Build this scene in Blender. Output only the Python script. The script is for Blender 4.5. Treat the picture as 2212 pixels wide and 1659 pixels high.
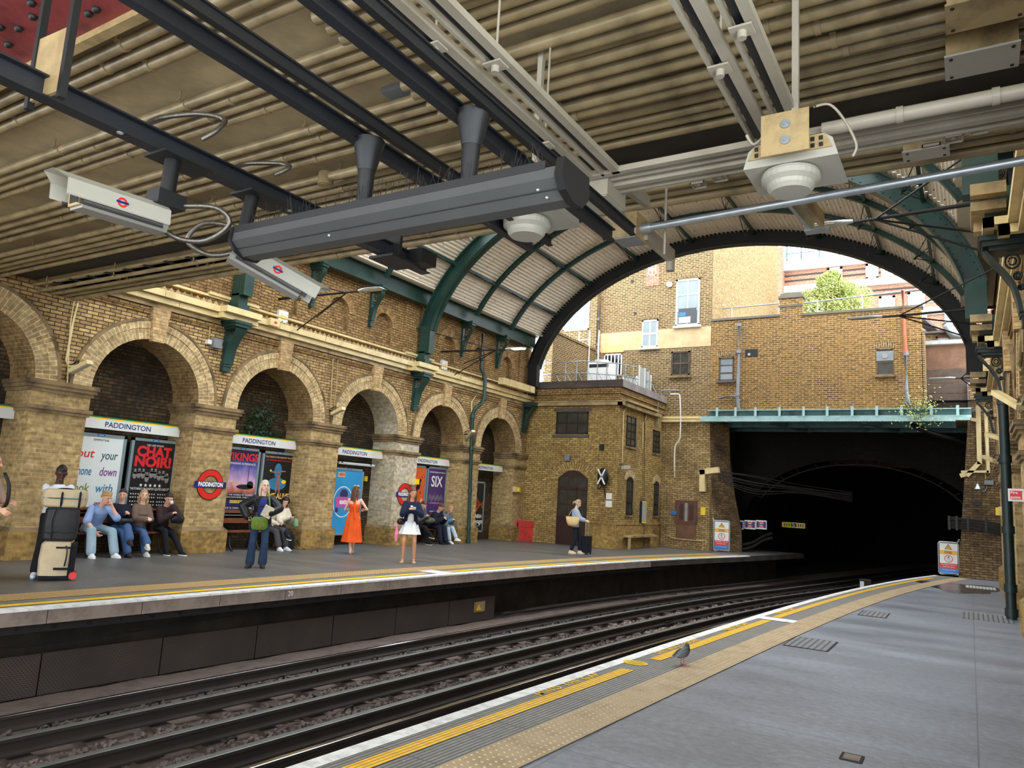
import bpy, bmesh, math, random
import numpy as np
from mathutils import Vector, Matrix, Euler
random.seed(7)
for o in list(bpy.data.objects): bpy.data.objects.remove(o)
SC = bpy.context.scene
COL = SC.collection
# ---------------------------------------------------------------- camera
F = 1597.0; CX = 1106.0; CY = 829.5; CAMZ = 1.68
_Y = Vector((989, 300.5, F)).normalized()
_U = Vector((634, -10580, F)); _U = (_U - _Y * _U.dot(_Y)).normalized()
_X = _Y.cross(_U)
CAMP = Vector((0, 0, CAMZ))
cd = bpy.data.cameras.new('camera'); cam = bpy.data.objects.new('camera', cd); COL.objects.link(cam)
cd.sensor_width = 36.0; cd.lens = F / 2212 * 36.0; cd.clip_start = 0.05; cd.clip_end = 500
_r = Vector((_X[0], _Y[0], _U[0])); _d = Vector((_X[1], _Y[1], _U[1])); _f = Vector((_X[2], _Y[2], _U[2]))
m = Matrix(((_r.x, -_d.x, -_f.x, 0), (_r.y, -_d.y, -_f.y, 0), (_r.z, -_d.z, -_f.z, CAMZ), (0, 0, 0, 1)))
cam.matrix_world = m
SC.camera = cam
# ---------------------------------------------------------------- world, light, exposure
SKY_STRENGTH = 4.0
w = bpy.data.worlds.new('sky'); SC.world = w; w.use_nodes = True
nt = w.node_tree; bg = nt.nodes['Background']
bg.inputs[0].default_value = (0.88, 0.94, 1.0, 1); bg.inputs[1].default_value = SKY_STRENGTH
SC.view_settings.view_transform = 'Standard'; SC.view_settings.look = 'None'
SC.view_settings.gamma = 1; SC.view_settings.use_curve_mapping = False
SC.view_settings.exposure = 0.5
def area(name, loc, size, power, color=(1, .95, .88), rot=(0, 0, 0), size_y=None):
    l = bpy.data.lights.new(name, 'AREA'); l.energy = power; l.color = color
    l.shape = 'RECTANGLE'; l.size = size; l.size_y = size_y or size
    o = bpy.data.objects.new(name, l); COL.objects.link(o); o.location = loc; o.rotation_euler = rot
    return o
# ---------------------------------------------------------------- unprojection (photo pixel -> place)
def _ray(x, y):
    c = (x - CX, y - CY, F)
    return Vector((_X[0]*c[0]+_X[1]*c[1]+_X[2]*c[2], _Y[0]*c[0]+_Y[1]*c[1]+_Y[2]*c[2], _U[0]*c[0]+_U[1]*c[1]+_U[2]*c[2]))
def uz(x, y, z=0.0):
    d = _ray(x, y); return CAMP + d * ((z - CAMZ) / d.z)
def ux(x, y, X):
    d = _ray(x, y); return CAMP + d * (X / d.x)
def uy(x, y, Y):
    d = _ray(x, y); return CAMP + d * (Y / d.y)
# ---------------------------------------------------------------- materials
MATS = {}
def srgb(r, g, b):
    f = lambda c: (c/255/12.92) if c/255 <= 0.04045 else ((c/255+0.055)/1.055)**2.4
    return (f(r), f(g), f(b), 1)
def newmat(name):
    m = bpy.data.materials.new(name); m.use_nodes = True
    nt = m.node_tree; b = nt.nodes['Principled BSDF']
    MATS[name] = m
    return m, nt, b
def N(nt, t, **kw):
    n = nt.nodes.new(t)
    for k, v in kw.items(): setattr(n, k, v)
    return n
def ramp(nt, stops):
    r = N(nt, 'ShaderNodeValToRGB')
    e = r.color_ramp.elements
    while len(e) < len(stops): e.new(0.5)
    for i, (p, c) in enumerate(stops):
        e[i].position = p; e[i].color = c if len(c) == 4 else (*c, 1)
    return r
def mix(nt, fac, a, b, mode='MIX'):
    n = N(nt, 'ShaderNodeMix', data_type='RGBA', blend_type=mode)
    for s, v in ((0, fac), (6, a), (7, b)):
        if isinstance(v, (int, float)): n.inputs[s].default_value = v
        elif isinstance(v, tuple): n.inputs[s].default_value = v
        else: nt.links.new(v, n.inputs[s])
    return n.outputs[2]
def plain(name, col, rough=0.6, metal=0.0, var=0.12, vscale=3.0, bump=0.0, bscale=40.0, emit=None, es=1.0, spec=0.5, dirt=None, dirt_amt=0.0, dirt_scale=1.2):
    m, nt, b = newmat(name)
    tc = N(nt, 'ShaderNodeTexCoord')
    n = N(nt, 'ShaderNodeTexNoise'); n.inputs['Scale'].default_value = vscale; n.inputs['Detail'].default_value = 5
    nt.links.new(tc.outputs['Object'], n.inputs['Vector'])
    lo = tuple(max(0, c*(1-var)) for c in col[:3]) + (1,); hi = tuple(min(1, c*(1+var)) for c in col[:3]) + (1,)
    r = ramp(nt, [(0.3, lo), (0.7, hi)]); nt.links.new(n.outputs['Fac'], r.inputs[0])
    out = r.outputs[0]
    if dirt is not None:
        n2 = N(nt, 'ShaderNodeTexNoise'); n2.inputs['Scale'].default_value = dirt_scale; n2.inputs['Detail'].default_value = 8; n2.inputs['Roughness'].default_value = 0.65
        nt.links.new(tc.outputs['Object'], n2.inputs['Vector'])
        r2 = ramp(nt, [(0.45, (0, 0, 0, 1)), (0.65, (dirt_amt,)*3 + (1,))]); nt.links.new(n2.outputs['Fac'], r2.inputs[0])
        out = mix(nt, r2.outputs[0], out, dirt)
    nt.links.new(out, b.inputs['Base Color'])
    b.inputs['Roughness'].default_value = rough; b.inputs['Metallic'].default_value = metal
    b.inputs['Specular IOR Level'].default_value = spec
    if bump:
        n3 = N(nt, 'ShaderNodeTexNoise'); n3.inputs['Scale'].default_value = bscale
        nt.links.new(tc.outputs['Object'], n3.inputs['Vector'])
        bp = N(nt, 'ShaderNodeBump'); bp.inputs['Strength'].default_value = bump; bp.inputs['Distance'].default_value = 0.02
        nt.links.new(n3.outputs['Fac'], bp.inputs['Height']); nt.links.new(bp.outputs[0], b.inputs['Normal'])
    if emit:
        b.inputs['Emission Color'].default_value = emit; b.inputs['Emission Strength'].default_value = es
    return m
def brick(name, c1, c2, mortar, bw=0.225, bh=0.075, ms=0.011, dirt=(0.02, 0.016, 0.012, 1), damt=0.6, dscale=0.5, dlo=0.45, dhi=0.7, bias=0.0, var=None):
    m, nt, b = newmat(name)
    uv = N(nt, 'ShaderNodeUVMap'); uv.uv_map = 'UVMap'
    t = N(nt, 'ShaderNodeTexBrick'); t.offset = 0.5
    t.inputs['Scale'].default_value = 1; t.inputs['Brick Width'].default_value = bw; t.inputs['Row Height'].default_value = bh
    t.inputs['Mortar Size'].default_value = ms; t.inputs['Mortar Smooth'].default_value = 0.2; t.inputs['Bias'].default_value = bias
    t.inputs['Color1'].default_value = c1; t.inputs['Color2'].default_value = c2; t.inputs['Mortar'].default_value = mortar
    nt.links.new(uv.outputs[0], t.inputs['Vector'])
    tc = N(nt, 'ShaderNodeTexCoord')
    n = N(nt, 'ShaderNodeTexNoise'); n.inputs['Scale'].default_value = dscale; n.inputs['Detail'].default_value = 10; n.inputs['Roughness'].default_value = 0.68
    nt.links.new(uv.outputs[0], n.inputs['Vector'])
    r = ramp(nt, [(dlo, (0, 0, 0, 1)), (dhi, (damt,)*3 + (1,))]); nt.links.new(n.outputs['Fac'], r.inputs[0])
    c = mix(nt, r.outputs[0], t.outputs['Color'], dirt)
    n2 = N(nt, 'ShaderNodeTexNoise'); n2.inputs['Scale'].default_value = 9; n2.inputs['Detail'].default_value = 3
    nt.links.new(uv.outputs[0], n2.inputs['Vector'])
    r2 = ramp(nt, [(0.3, (0.62, 0.6, 0.58, 1)), (0.7, (1.25, 1.22, 1.15, 1))]); nt.links.new(n2.outputs['Fac'], r2.inputs[0])
    c = mix(nt, 1.0, c, r2.outputs[0], 'MULTIPLY')
    nt.links.new(c, b.inputs['Base Color']); b.inputs['Roughness'].default_value = 0.85; b.inputs['Specular IOR Level'].default_value = 0.25
    bp = N(nt, 'ShaderNodeBump'); bp.invert = True; bp.inputs['Strength'].default_value = 0.6; bp.inputs['Distance'].default_value = 0.012
    nt.links.new(t.outputs['Fac'], bp.inputs['Height']); nt.links.new(bp.outputs[0], b.inputs['Normal'])
    return m
brick('brick_yellow', srgb(206, 176, 124), srgb(168, 136, 88), srgb(84, 68, 50), dirt=srgb(104, 80, 56), damt=0.7, dscale=0.7)
brick('brick_pier', srgb(196, 168, 116), srgb(158, 130, 84), srgb(186, 168, 132), ms=0.008, dirt=srgb(116, 94, 64), damt=0.65, dscale=0.9)
brick('brick_voussoir', srgb(204, 178, 128), srgb(172, 144, 98), srgb(224, 208, 176), bw=0.24, bh=0.078, ms=0.008, dirt=srgb(90, 66, 44), damt=0.6, dscale=1.2)
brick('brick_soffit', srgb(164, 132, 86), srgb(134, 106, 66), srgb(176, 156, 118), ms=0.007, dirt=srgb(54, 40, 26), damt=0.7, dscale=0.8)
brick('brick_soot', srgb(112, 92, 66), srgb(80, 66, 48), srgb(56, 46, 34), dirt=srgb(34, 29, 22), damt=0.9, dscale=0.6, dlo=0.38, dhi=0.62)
brick('brick_plinth', srgb(184, 150, 84), srgb(146, 118, 66), srgb(160, 136, 96), ms=0.007, dirt=srgb(74, 56, 34), damt=0.8, dscale=1.1)
brick('brick_brown', srgb(112, 92, 66), srgb(74, 62, 48), srgb(172, 148, 108), bw=0.235, bh=0.078, ms=0.018, dirt=srgb(120, 96, 66), damt=0.4, dscale=0.5)
brick('brick_girder_wall', srgb(124, 97, 60), srgb(78, 63, 45), srgb(172, 140, 92), bw=0.235, bh=0.078, ms=0.017, dirt=srgb(160, 122, 70), damt=0.5, dscale=0.45)
brick('brick_mosaic', srgb(168, 138, 94), srgb(84, 68, 50), srgb(176, 148, 104), bw=0.17, bh=0.07, ms=0.018, dirt=srgb(196, 164, 118), damt=0.25, dscale=1.5)
brick('brick_red', srgb(176, 120, 92), srgb(148, 96, 76), srgb(196, 172, 150), ms=0.012, dirt=srgb(150, 110, 90), damt=0.3)
brick('brick_signal_house', srgb(194, 166, 104), srgb(156, 130, 78), srgb(104, 86, 58), ms=0.01, dirt=srgb(110, 82, 48), damt=0.7, dscale=0.55)
brick('brick_portal', srgb(200, 174, 122), srgb(160, 134, 90), srgb(104, 88, 62), ms=0.012, dirt=srgb(90, 70, 48), damt=0.8, dscale=0.5)
brick('brick_abutment', srgb(160, 134, 96), srgb(120, 98, 68), srgb(86, 70, 52), ms=0.012, dirt=srgb(52, 42, 32), damt=0.85, dscale=0.7, dlo=0.4, dhi=0.62)
brick('brick_keystone', srgb(206, 178, 132), srgb(180, 150, 106), srgb(150, 122, 86), bw=0.24, bh=0.07, ms=0.005, dirt=srgb(110, 80, 56), damt=0.5)
brick('brick_stained', srgb(206, 192, 164), srgb(168, 150, 116), srgb(190, 180, 158), ms=0.008, dirt=srgb(206, 202, 192), damt=0.75, dscale=0.8)
brick('brick_ring_upper', srgb(186, 152, 102), srgb(150, 118, 76), srgb(110, 86, 58), bw=0.24, bh=0.078, ms=0.008, dirt=srgb(110, 82, 54), damt=0.6)
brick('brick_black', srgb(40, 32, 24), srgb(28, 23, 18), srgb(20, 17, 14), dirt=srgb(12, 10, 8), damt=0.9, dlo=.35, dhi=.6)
brick('brick_tan_upper', srgb(188, 154, 102), srgb(148, 120, 76), srgb(84, 64, 46), dirt=srgb(116, 86, 58), damt=0.75, dscale=0.9)
plain('stone_coping', srgb(150, 132, 104), 0.85, dirt=srgb(60, 50, 40), dirt_amt=0.8, dirt_scale=3, bump=0.3)
plain('stone_dirty', srgb(140, 116, 80), 0.85, dirt=srgb(64, 50, 36), dirt_amt=0.85, dirt_scale=2.2, bump=0.4)
plain('cream_paint', srgb(226, 204, 148), 0.42, var=0.05, dirt=srgb(150, 122, 76), dirt_amt=0.35, dirt_scale=2)
plain('cream_pipe', srgb(146, 128, 92), 0.36, var=0.07, dirt=srgb(84, 70, 46), dirt_amt=0.6, dirt_scale=2.5)
plain('cream_dirty', srgb(176, 152, 106), 0.45, var=0.08, dirt=srgb(70, 58, 40), dirt_amt=0.7, dirt_scale=2)
plain('ceiling_paint', srgb(206, 188, 148), 0.5, var=0.08, dirt=srgb(110, 98, 76), dirt_amt=0.6, dirt_scale=0.8)
plain('ceiling_shade', srgb(50, 46, 38), 0.7, var=0.3)  # tone for the shade of the void in the bridge soffit
plain('red_steel', srgb(150, 62, 62), 0.55, var=0.15, dirt=srgb(60, 24, 24), dirt_amt=0.7, dirt_scale=3)
plain('beam_navy', srgb(30, 33, 38), 0.45, var=0.12)
plain('beam_black', srgb(24, 25, 26), 0.5, var=0.15)
plain('trunking', srgb(168, 160, 142), 0.4, var=0.05, dirt=srgb(120, 108, 84), dirt_amt=0.4)
plain('galvanised', srgb(170, 176, 178), 0.35, metal=0.7, var=0.1, vscale=14)
plain('green_iron', srgb(34, 66, 58), 0.4, var=0.1, dirt=srgb(20, 34, 30), dirt_amt=0.6)
plain('green_black', srgb(22, 38, 36), 0.45, var=0.15)
plain('black_iron', srgb(22, 22, 22), 0.5, var=0.2)
plain('arch_black', srgb(20, 21, 20), 0.65, var=0.2)
plain('roof_sheet', srgb(242, 230, 208), 0.5, var=0.04, vscale=1.5, dirt=srgb(206, 192, 168), dirt_amt=0.4, dirt_scale=1.5)
plain('white_gloss', srgb(232, 232, 226), 0.35, var=0.02)
plain('white_paint', srgb(236, 236, 230), 0.55, var=0.05, dirt=srgb(150, 148, 142), dirt_amt=0.5, dirt_scale=9)
plain('yellow_paint', srgb(246, 196, 20), 0.55, var=0.06, dirt=srgb(170, 134, 40), dirt_amt=0.35, dirt_scale=10)
plain('green_strip', srgb(40, 130, 70), 0.4, var=0.02)
plain('yellow_strip', srgb(250, 206, 40), 0.4, var=0.02)
plain('sign_white', srgb(226, 226, 220), 0.4, var=0.03)
plain('sign_navy', srgb(24, 32, 110), 0.4, var=0.02)
plain('text_navy', srgb(26, 40, 110), 0.5, var=0.02)
plain('roundel_red', srgb(214, 44, 34), 0.35, var=0.03)
plain('sign_black', srgb(20, 20, 22), 0.45, var=0.05)
plain('poster_frame', srgb(138, 154, 160), 0.4, metal=0.3, var=0.04)
plain('poster_blue_tag', srgb(30, 110, 180), 0.4, var=0.02)
plain('tactile', srgb(182, 160, 124), 0.7, var=0.08, dirt=srgb(120, 100, 72), dirt_amt=0.5, dirt_scale=3)
plain('coping_concrete', srgb(146, 130, 118), 0.85, var=0.12, dirt=srgb(96, 84, 76), dirt_amt=0.7, dirt_scale=2.5, bump=0.2)
plain('track_dirt', srgb(112, 96, 88), 0.95, var=0.2, dirt=srgb(64, 54, 49), dirt_amt=0.7, dirt_scale=3, bump=0.8, bscale=25)
plain('ballast', srgb(96, 84, 78), 0.9, var=0.35, vscale=9, dirt=srgb(50, 42, 40), dirt_amt=0.6, dirt_scale=2)
plain('ballast_pink', srgb(136, 118, 110), 0.9, var=0.3, vscale=9)
plain('rail_side', srgb(46, 38, 34), 0.75, var=0.2)
plain('rail_bright', srgb(225, 225, 225), 0.16, metal=1.0, var=0.02)
plain('rail_grey', srgb(126, 130, 126), 0.4, metal=0.6, var=0.08)
plain('sleeper', srgb(70, 58, 52), 0.9, var=0.2)
plain('soot_iron', srgb(34, 29, 26), 0.8, var=0.2)
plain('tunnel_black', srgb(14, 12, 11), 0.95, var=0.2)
plain('girder_blue', srgb(160, 192, 190), 0.45, var=0.05, dirt=srgb(110, 140, 130), dirt_amt=0.5, dirt_scale=3)
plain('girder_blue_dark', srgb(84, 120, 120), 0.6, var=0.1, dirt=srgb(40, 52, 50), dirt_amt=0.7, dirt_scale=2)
plain('render_beige', srgb(190, 166, 124), 0.85, var=0.08, dirt=srgb(222, 196, 150), dirt_amt=0.4, dirt_scale=1.5)
plain('render_peach', srgb(222, 176, 116), 0.85, var=0.06)
plain('lead_flashing', srgb(92, 82, 78), 0.7, var=0.15, dirt=srgb(60, 50, 46), dirt_amt=0.6)
plain('lead_light', srgb(150, 142, 138), 0.6, var=0.12, dirt=srgb(100, 90, 84), dirt_amt=0.6)
plain('glass_dark', srgb(36, 40, 42), 0.08, var=0.3, vscale=2)
plain('glass_pale', srgb(128, 138, 140), 0.1, var=0.12, vscale=2)
plain('glass_brown', srgb(60, 58, 50), 0.12, var=0.35, vscale=4)
plain('wood_brown', srgb(96, 58, 36), 0.6, var=0.2, vscale=5, dirt=srgb(56, 32, 20), dirt_amt=0.6, dirt_scale=4)
plain('wood_dark', srgb(52, 28, 18), 0.5, var=0.2)
plain('wood_bench', srgb(120, 66, 38), 0.45, var=0.15, vscale=6)
plain('wood_weathered', srgb(84, 68, 56), 0.85, var=0.2, vscale=4, dirt=srgb(60, 48, 40), dirt_amt=0.7, dirt_scale=2.5)
plain('wood_plywood_red', srgb(104, 72, 50), 0.8, var=0.15, vscale=3, dirt=srgb(136, 104, 82), dirt_amt=0.5, dirt_scale=2)
plain('wood_grey', srgb(160, 162, 160), 0.9, var=0.15, vscale=5)
plain('red_box', srgb(196, 46, 34), 0.5, var=0.08, dirt=srgb(110, 26, 20), dirt_amt=0.5, dirt_scale=4)
plain('yellow_box', srgb(238, 206, 30), 0.45, var=0.04)
plain('copper_pipe', srgb(176, 92, 58), 0.5, metal=0.2, var=0.15, dirt=srgb(120, 110, 106), dirt_amt=0.5)
plain('pipe_grey', srgb(132, 136, 140), 0.5, metal=0.2, var=0.15, dirt=srgb(90, 86, 84), dirt_amt=0.6)
plain('pipe_white', srgb(218, 214, 204), 0.45, var=0.05)
plain('display_grey', srgb(72, 73, 72), 0.4, var=0.06)
plain('display_dark', srgb(26, 26, 26), 0.45, var=0.08)
plain('housing_white', srgb(176, 173, 160), 0.4, var=0.04, dirt=srgb(150, 142, 120), dirt_amt=0.3)
plain('housing_silver', srgb(150, 148, 140), 0.35, metal=0.3, var=0.05)
plain('hose_steel', srgb(110, 106, 98), 0.35, metal=0.8, var=0.25, vscale=60)
plain('cable_black', srgb(28, 26, 26), 0.6, var=0.2)
plain('lamp_head', srgb(214, 220, 220), 0.4, var=0.04)
plain('lamp_glow', srgb(240, 246, 255), 0.4, var=0.0, emit=(0.85, 0.92, 1, 1), es=9.0)
plain('lamp_lens', srgb(210, 208, 190), 0.2, var=0.12, vscale=20)
plain('leaf_green', srgb(166, 178, 96), 0.55, var=0.35, vscale=2.5)
plain('leaf_dark', srgb(44, 62, 30), 0.6, var=0.35, vscale=4)
plain('roof_slate', srgb(96, 92, 86), 0.8, var=0.15, dirt=srgb(120, 110, 70), dirt_amt=0.5)
plain('hoarding_mesh', srgb(170, 170, 164), 0.6, var=0.06)
plain('concrete_light', srgb(196, 196, 190), 0.7, var=0.05)
plain('grime_face', srgb(66, 58, 50), 0.9, var=0.25, dirt=srgb(36, 30, 26), dirt_amt=0.7)
# ---------------------------------------------------------------- mesh builder
def basis(d):
    d = Vector(d).normalized()
    a = Vector((0, 0, 1)) if abs(d.z) < 0.9 else Vector((1, 0, 0))
    u = d.cross(a).normalized(); v = u.cross(d).normalized()
    return u, v
class MB:
    def __init__(s): s.v = []; s.f = []; s.uv = []; s.mi = []; s.sm = []
    def add(s, vs, fs, mi=0, uv=None, sm=False):
        n = len(s.v); s.v += [tuple(p) for p in vs]
        for i, f in enumerate(fs):
            s.f.append(tuple(n+k for k in f)); s.mi.append(mi); s.sm.append(sm)
            s.uv.append(uv[i] if uv else None)
        return s
    def box(s, x0, x1, y0, y1, z0, z1, mi=0):
        x0, x1 = min(x0, x1), max(x0, x1); y0, y1 = min(y0, y1), max(y0, y1); z0, z1 = min(z0, z1), max(z0, z1)
        v = [(x0,y0,z0),(x1,y0,z0),(x1,y1,z0),(x0,y1,z0),(x0,y0,z1),(x1,y0,z1),(x1,y1,z1),(x0,y1,z1)]
        return s.add(v, [(0,3,2,1),(4,5,6,7),(0,1,5,4),(1,2,6,5),(2,3,7,6),(3,0,4,7)], mi)
    def obox(s, c, ax, ay, az, mi=0):          # oriented box: centre and three half-vectors
        c = Vector(c); ax = Vector(ax); ay = Vector(ay); az = Vector(az)
        v = [c+ax*i+ay*j+az*k for k in (-1, 1) for (i, j) in ((-1,-1),(1,-1),(1,1),(-1,1))]
        return s.add(v, [(0,3,2,1),(4,5,6,7),(0,1,5,4),(1,2,6,5),(2,3,7,6),(3,0,4,7)], mi)
    def beam(s, p0, p1, w, h, mi=0, up=(0, 0, 1)):
        p0 = Vector(p0); p1 = Vector(p1); d = p1-p0; dn = d.normalized(); up = Vector(up)
        x = dn.cross(up).normalized(); z = x.cross(dn)
        return s.obox((p0+p1)/2, x*w/2, d/2, z*h/2, mi)
    def cyl(s, p0, p1, r, r1=None, n=12, mi=0, caps=True, sm=True):
        p0 = Vector(p0); p1 = Vector(p1); r1 = r if r1 is None else r1
        u, v = basis(p1-p0)
        c = [(math.cos(2*math.pi*i/n), math.sin(2*math.pi*i/n)) for i in range(n)]
        vs = [p0+u*a*r+v*b*r for a, b in c] + [p1+u*a*r1+v*b*r1 for a, b in c]
        s.add(vs, [(i, (i+1) % n, n+(i+1) % n, n+i) for i in range(n)], mi, sm=sm)
        if caps: s.add(vs, [tuple(range(n-1, -1, -1)), tuple(range(n, 2*n))], mi)
        return s
    def tube(s, pts, r, n=8, mi=0, closed=False, caps=True):
        P = [Vector(p) for p in pts]; k = len(P); rr = r if isinstance(r, (list, tuple)) else [r]*k
        vs = []; pu = None
        for i in range(k):
            a = P[(i-1) % k] if (i > 0 or closed) else P[i]; b = P[(i+1) % k] if (i < k-1 or closed) else P[i]
            d = (b-a).normalized() if (b-a).length > 1e-9 else Vector((0, 0, 1))
            if pu is None: u, v = basis(d)
            else:
                u = (pu - d*pu.dot(d))
                u = u.normalized() if u.length > 1e-6 else basis(d)[0]
                v = d.cross(u)
            pu = u
            vs += [P[i]+u*math.cos(2*math.pi*j/n)*rr[i]+v*math.sin(2*math.pi*j/n)*rr[i] for j in range(n)]
        fs = []
        for i in range(k if closed else k-1):
            a = i*n; b = ((i+1) % k)*n
            fs += [(a+j, a+(j+1) % n, b+(j+1) % n, b+j) for j in range(n)]
        s.add(vs, fs, mi, sm=True)
        if caps and not closed: s.add(vs, [tuple(range(n-1, -1, -1)), tuple(range((k-1)*n, k*n))], mi)
        return s
    def lathe(s, prof, c=(0, 0, 0), n=24, mi=0, axis='z', sm=True):
        vs = []
        for r, h in prof:
            for j in range(n):
                a = 2*math.pi*j/n; x, y = r*math.cos(a), r*math.sin(a)
                vs.append({'z': (c[0]+x, c[1]+y, c[2]+h), 'x': (c[0]+h, c[1]+x, c[2]+y), 'y': (c[0]+y, c[1]+h, c[2]+x)}[axis])
        fs = []
        for i in range(len(prof)-1):
            fs += [(i*n+j, i*n+(j+1) % n, (i+1)*n+(j+1) % n, (i+1)*n+j) for j in range(n)]
        return s.add(vs, fs, mi, sm=sm)
    def prism(s, poly, fn0, fn1, mi=0, cap=True, sm=False):
        """poly: list of 2D; fn0/fn1 map 2D to 3D for the two ends"""
        n = len(poly); a = [fn0(*p) for p in poly]; b = [fn1(*p) for p in poly]
        s.add(a+b, [(i, (i+1) % n, n+(i+1) % n, n+i) for i in range(n)], mi, sm=sm)
        if cap: s.add(a+b, [tuple(range(n-1, -1, -1)), tuple(range(n, 2*n))], mi)
        return s
    def sph(s, c, r, n=12, mi=0):
        r = r if isinstance(r, (tuple, list)) else (r, r, r); m = max(4, n//2)
        vs = [(c[0], c[1], c[2]-r[2])]
        for i in range(1, m):
            ph = -math.pi/2+math.pi*i/m
            vs += [(c[0]+r[0]*math.cos(ph)*math.cos(2*math.pi*j/n), c[1]+r[1]*math.cos(ph)*math.sin(2*math.pi*j/n), c[2]+r[2]*math.sin(ph)) for j in range(n)]
        vs.append((c[0], c[1], c[2]+r[2])); L = len(vs)-1
        fs = [(0, 1+(j+1) % n, 1+j) for j in range(n)]
        for i in range(m-2): fs += [(1+i*n+j, 1+i*n+(j+1) % n, 1+(i+1)*n+(j+1) % n, 1+(i+1)*n+j) for j in range(n)]
        fs += [(L, 1+(m-2)*n+j, 1+(m-2)*n+(j+1) % n) for j in range(n)]
        return s.add(vs, fs, mi, sm=True)
    def grid(s, P, mi=0, uv=None, sm=False, flip=False):
        """P[i][j] 3D points; uv[i][j] optional"""
        ni, nj = len(P), len(P[0]); vs = [p for row in P for p in row]; fs = []; us = [] if uv else None
        for i in range(ni-1):
            for j in range(nj-1):
                q = [(i, j), (i+1, j), (i+1, j+1), (i, j+1)]
                if flip: q.reverse()
                fs.append(tuple(a*nj+b for a, b in q))
                if uv: us.append([uv[a][b] for a, b in q])
        return s.add(vs, fs, mi, us, sm)
    def xform(s, M):
        s.v = [tuple(M @ Vector(p)) for p in s.v]; return s
    def build(s, name, mats, parent=None, rot=None):
        if not isinstance(mats, (list, tuple)): mats = [mats]
        V = np.array(s.v, float)
        lo = V.min(0); hi = V.max(0); org = np.array([(lo[0]+hi[0])/2, (lo[1]+hi[1])/2, lo[2]])
        me = bpy.data.meshes.new(name)
        me.from_pydata([tuple(p) for p in (V-org)], [], s.f)
        for m_ in mats: me.materials.append(MATS[m_])
        me.polygons.foreach_set('material_index', s.mi)
        me.polygons.foreach_set('use_smooth', s.sm)
        uvl = me.uv_layers.new(name='UVMap')
        data = np.zeros((len(me.loops), 2)); k = 0
        for fi, f in enumerate(s.f):
            n_ = len(f)
            if s.uv[fi] is not None:
                for t in range(n_): data[k+t] = s.uv[fi][t]
            else:
                p = V[list(f)]; nr = np.cross(p[1]-p[0], p[2]-p[0]) if n_ < 4 else np.cross(p[2]-p[0], p[3]-p[1])
                a = np.abs(nr)
                if a[2] >= a[0] and a[2] >= a[1]: data[k:k+n_] = p[:, [0, 1]]
                elif a[0] >= a[1]: data[k:k+n_] = p[:, [1, 2]]
                else: data[k:k+n_] = p[:, [0, 2]]
            k += n_
        uvl.data.foreach_set('uv', data.ravel())
        me.validate(clean_customdata=False); me.update()
        o = bpy.data.objects.new(name, me); COL.objects.link(o)
        o.location = tuple(org)
        if parent is not None: setpar(o, parent)
        return o
def wmat(o):
    M = Matrix.LocRotScale(o.location, o.rotation_euler, o.scale)
    if o.parent is None: return M
    return wmat(o.parent) @ o.matrix_parent_inverse @ M
CH = {}
def setpar(o, parent):
    o.parent = parent; o.matrix_parent_inverse = wmat(parent).inverted(); CH.setdefault(parent.name, []).append(o)
def thing(name, label, cat, loc, group=None, rotz=0):
    o = bpy.data.objects.new(name, None); COL.objects.link(o); o.location = tuple(loc); o.rotation_euler = (0, 0, rotz)
    o.empty_display_size = 0.1
    o['label'] = label; o['category'] = cat
    if group: o['group'] = group
    return o
def tag(o, label, cat, group=None, kind=None):
    o['label'] = label; o['category'] = cat
    if group: o['group'] = group
    if kind: o['kind'] = kind
    return o
def struct(o, label=None):
    o['kind'] = 'structure'
    if label: o['label'] = label
    return o
def dup(root, off=(0, 0, 0), label=None, group=None, rotz=0):
    def cp(o, par):
        c = o.copy(); COL.objects.link(c)
        if par is not None:
            c.parent = par; c.matrix_parent_inverse = o.matrix_parent_inverse.copy(); CH.setdefault(par.name, []).append(c)
        for ch in list(CH.get(o.name, [])): cp(ch, c)
        return c
    r = cp(root, None)
    r.location = Vector(root.location)+Vector(off)
    if rotz: r.rotation_euler = (root.rotation_euler[0], root.rotation_euler[1], root.rotation_euler[2]+rotz)
    if label: r['label'] = label
    if group: r['group'] = group
    return r
def text(txt, size, origin, right, up, mat, parent=None, name='lettering', depth=0.001, align='CENTER', bold=0.0, shear=0.0, width=None, lift=0.003, spacing=1.0):
    """flat lettering: origin = centre (or left) on its middle line; right and up = world vectors"""
    c = bpy.data.curves.new('t', 'FONT'); c.body = txt; c.size = size; c.extrude = depth; c.align_x = align; c.align_y = 'CENTER'
    c.offset = bold; c.shear = shear; c.space_character = spacing; c.resolution_u = 3
    o = bpy.data.objects.new('t', c); COL.objects.link(o)
    dg = bpy.context.evaluated_depsgraph_get(); me = bpy.data.meshes.new_from_object(o.evaluated_get(dg))
    bpy.data.objects.remove(o); bpy.data.curves.remove(c)
    r = Vector(right).normalized(); u = Vector(up).normalized(); n = r.cross(u)
    xs = [v.co.x for v in me.vertices]; sx = 1.0
    if width and xs: sx = width/(max(xs)-min(xs))
    org = Vector(origin)+n*(lift+depth)
    pts = [org + r*v.co.x*sx + u*v.co.y + n*v.co.z for v in me.vertices]
    cen = sum(pts, Vector())/max(1, len(pts))
    for v, p in zip(me.vertices, pts): v.co = p-cen
    me.name = name; me.materials.clear(); me.materials.append(MATS[mat])
    ob = bpy.data.objects.new(name, me); COL.objects.link(ob); ob.location = cen
    if parent is not None: setpar(ob, parent)
    return ob
def lerp(a, b, t): return a+(b-a)*t
def lerpv(a, b, t): return Vector(a)*(1-t)+Vector(b)*t
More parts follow.
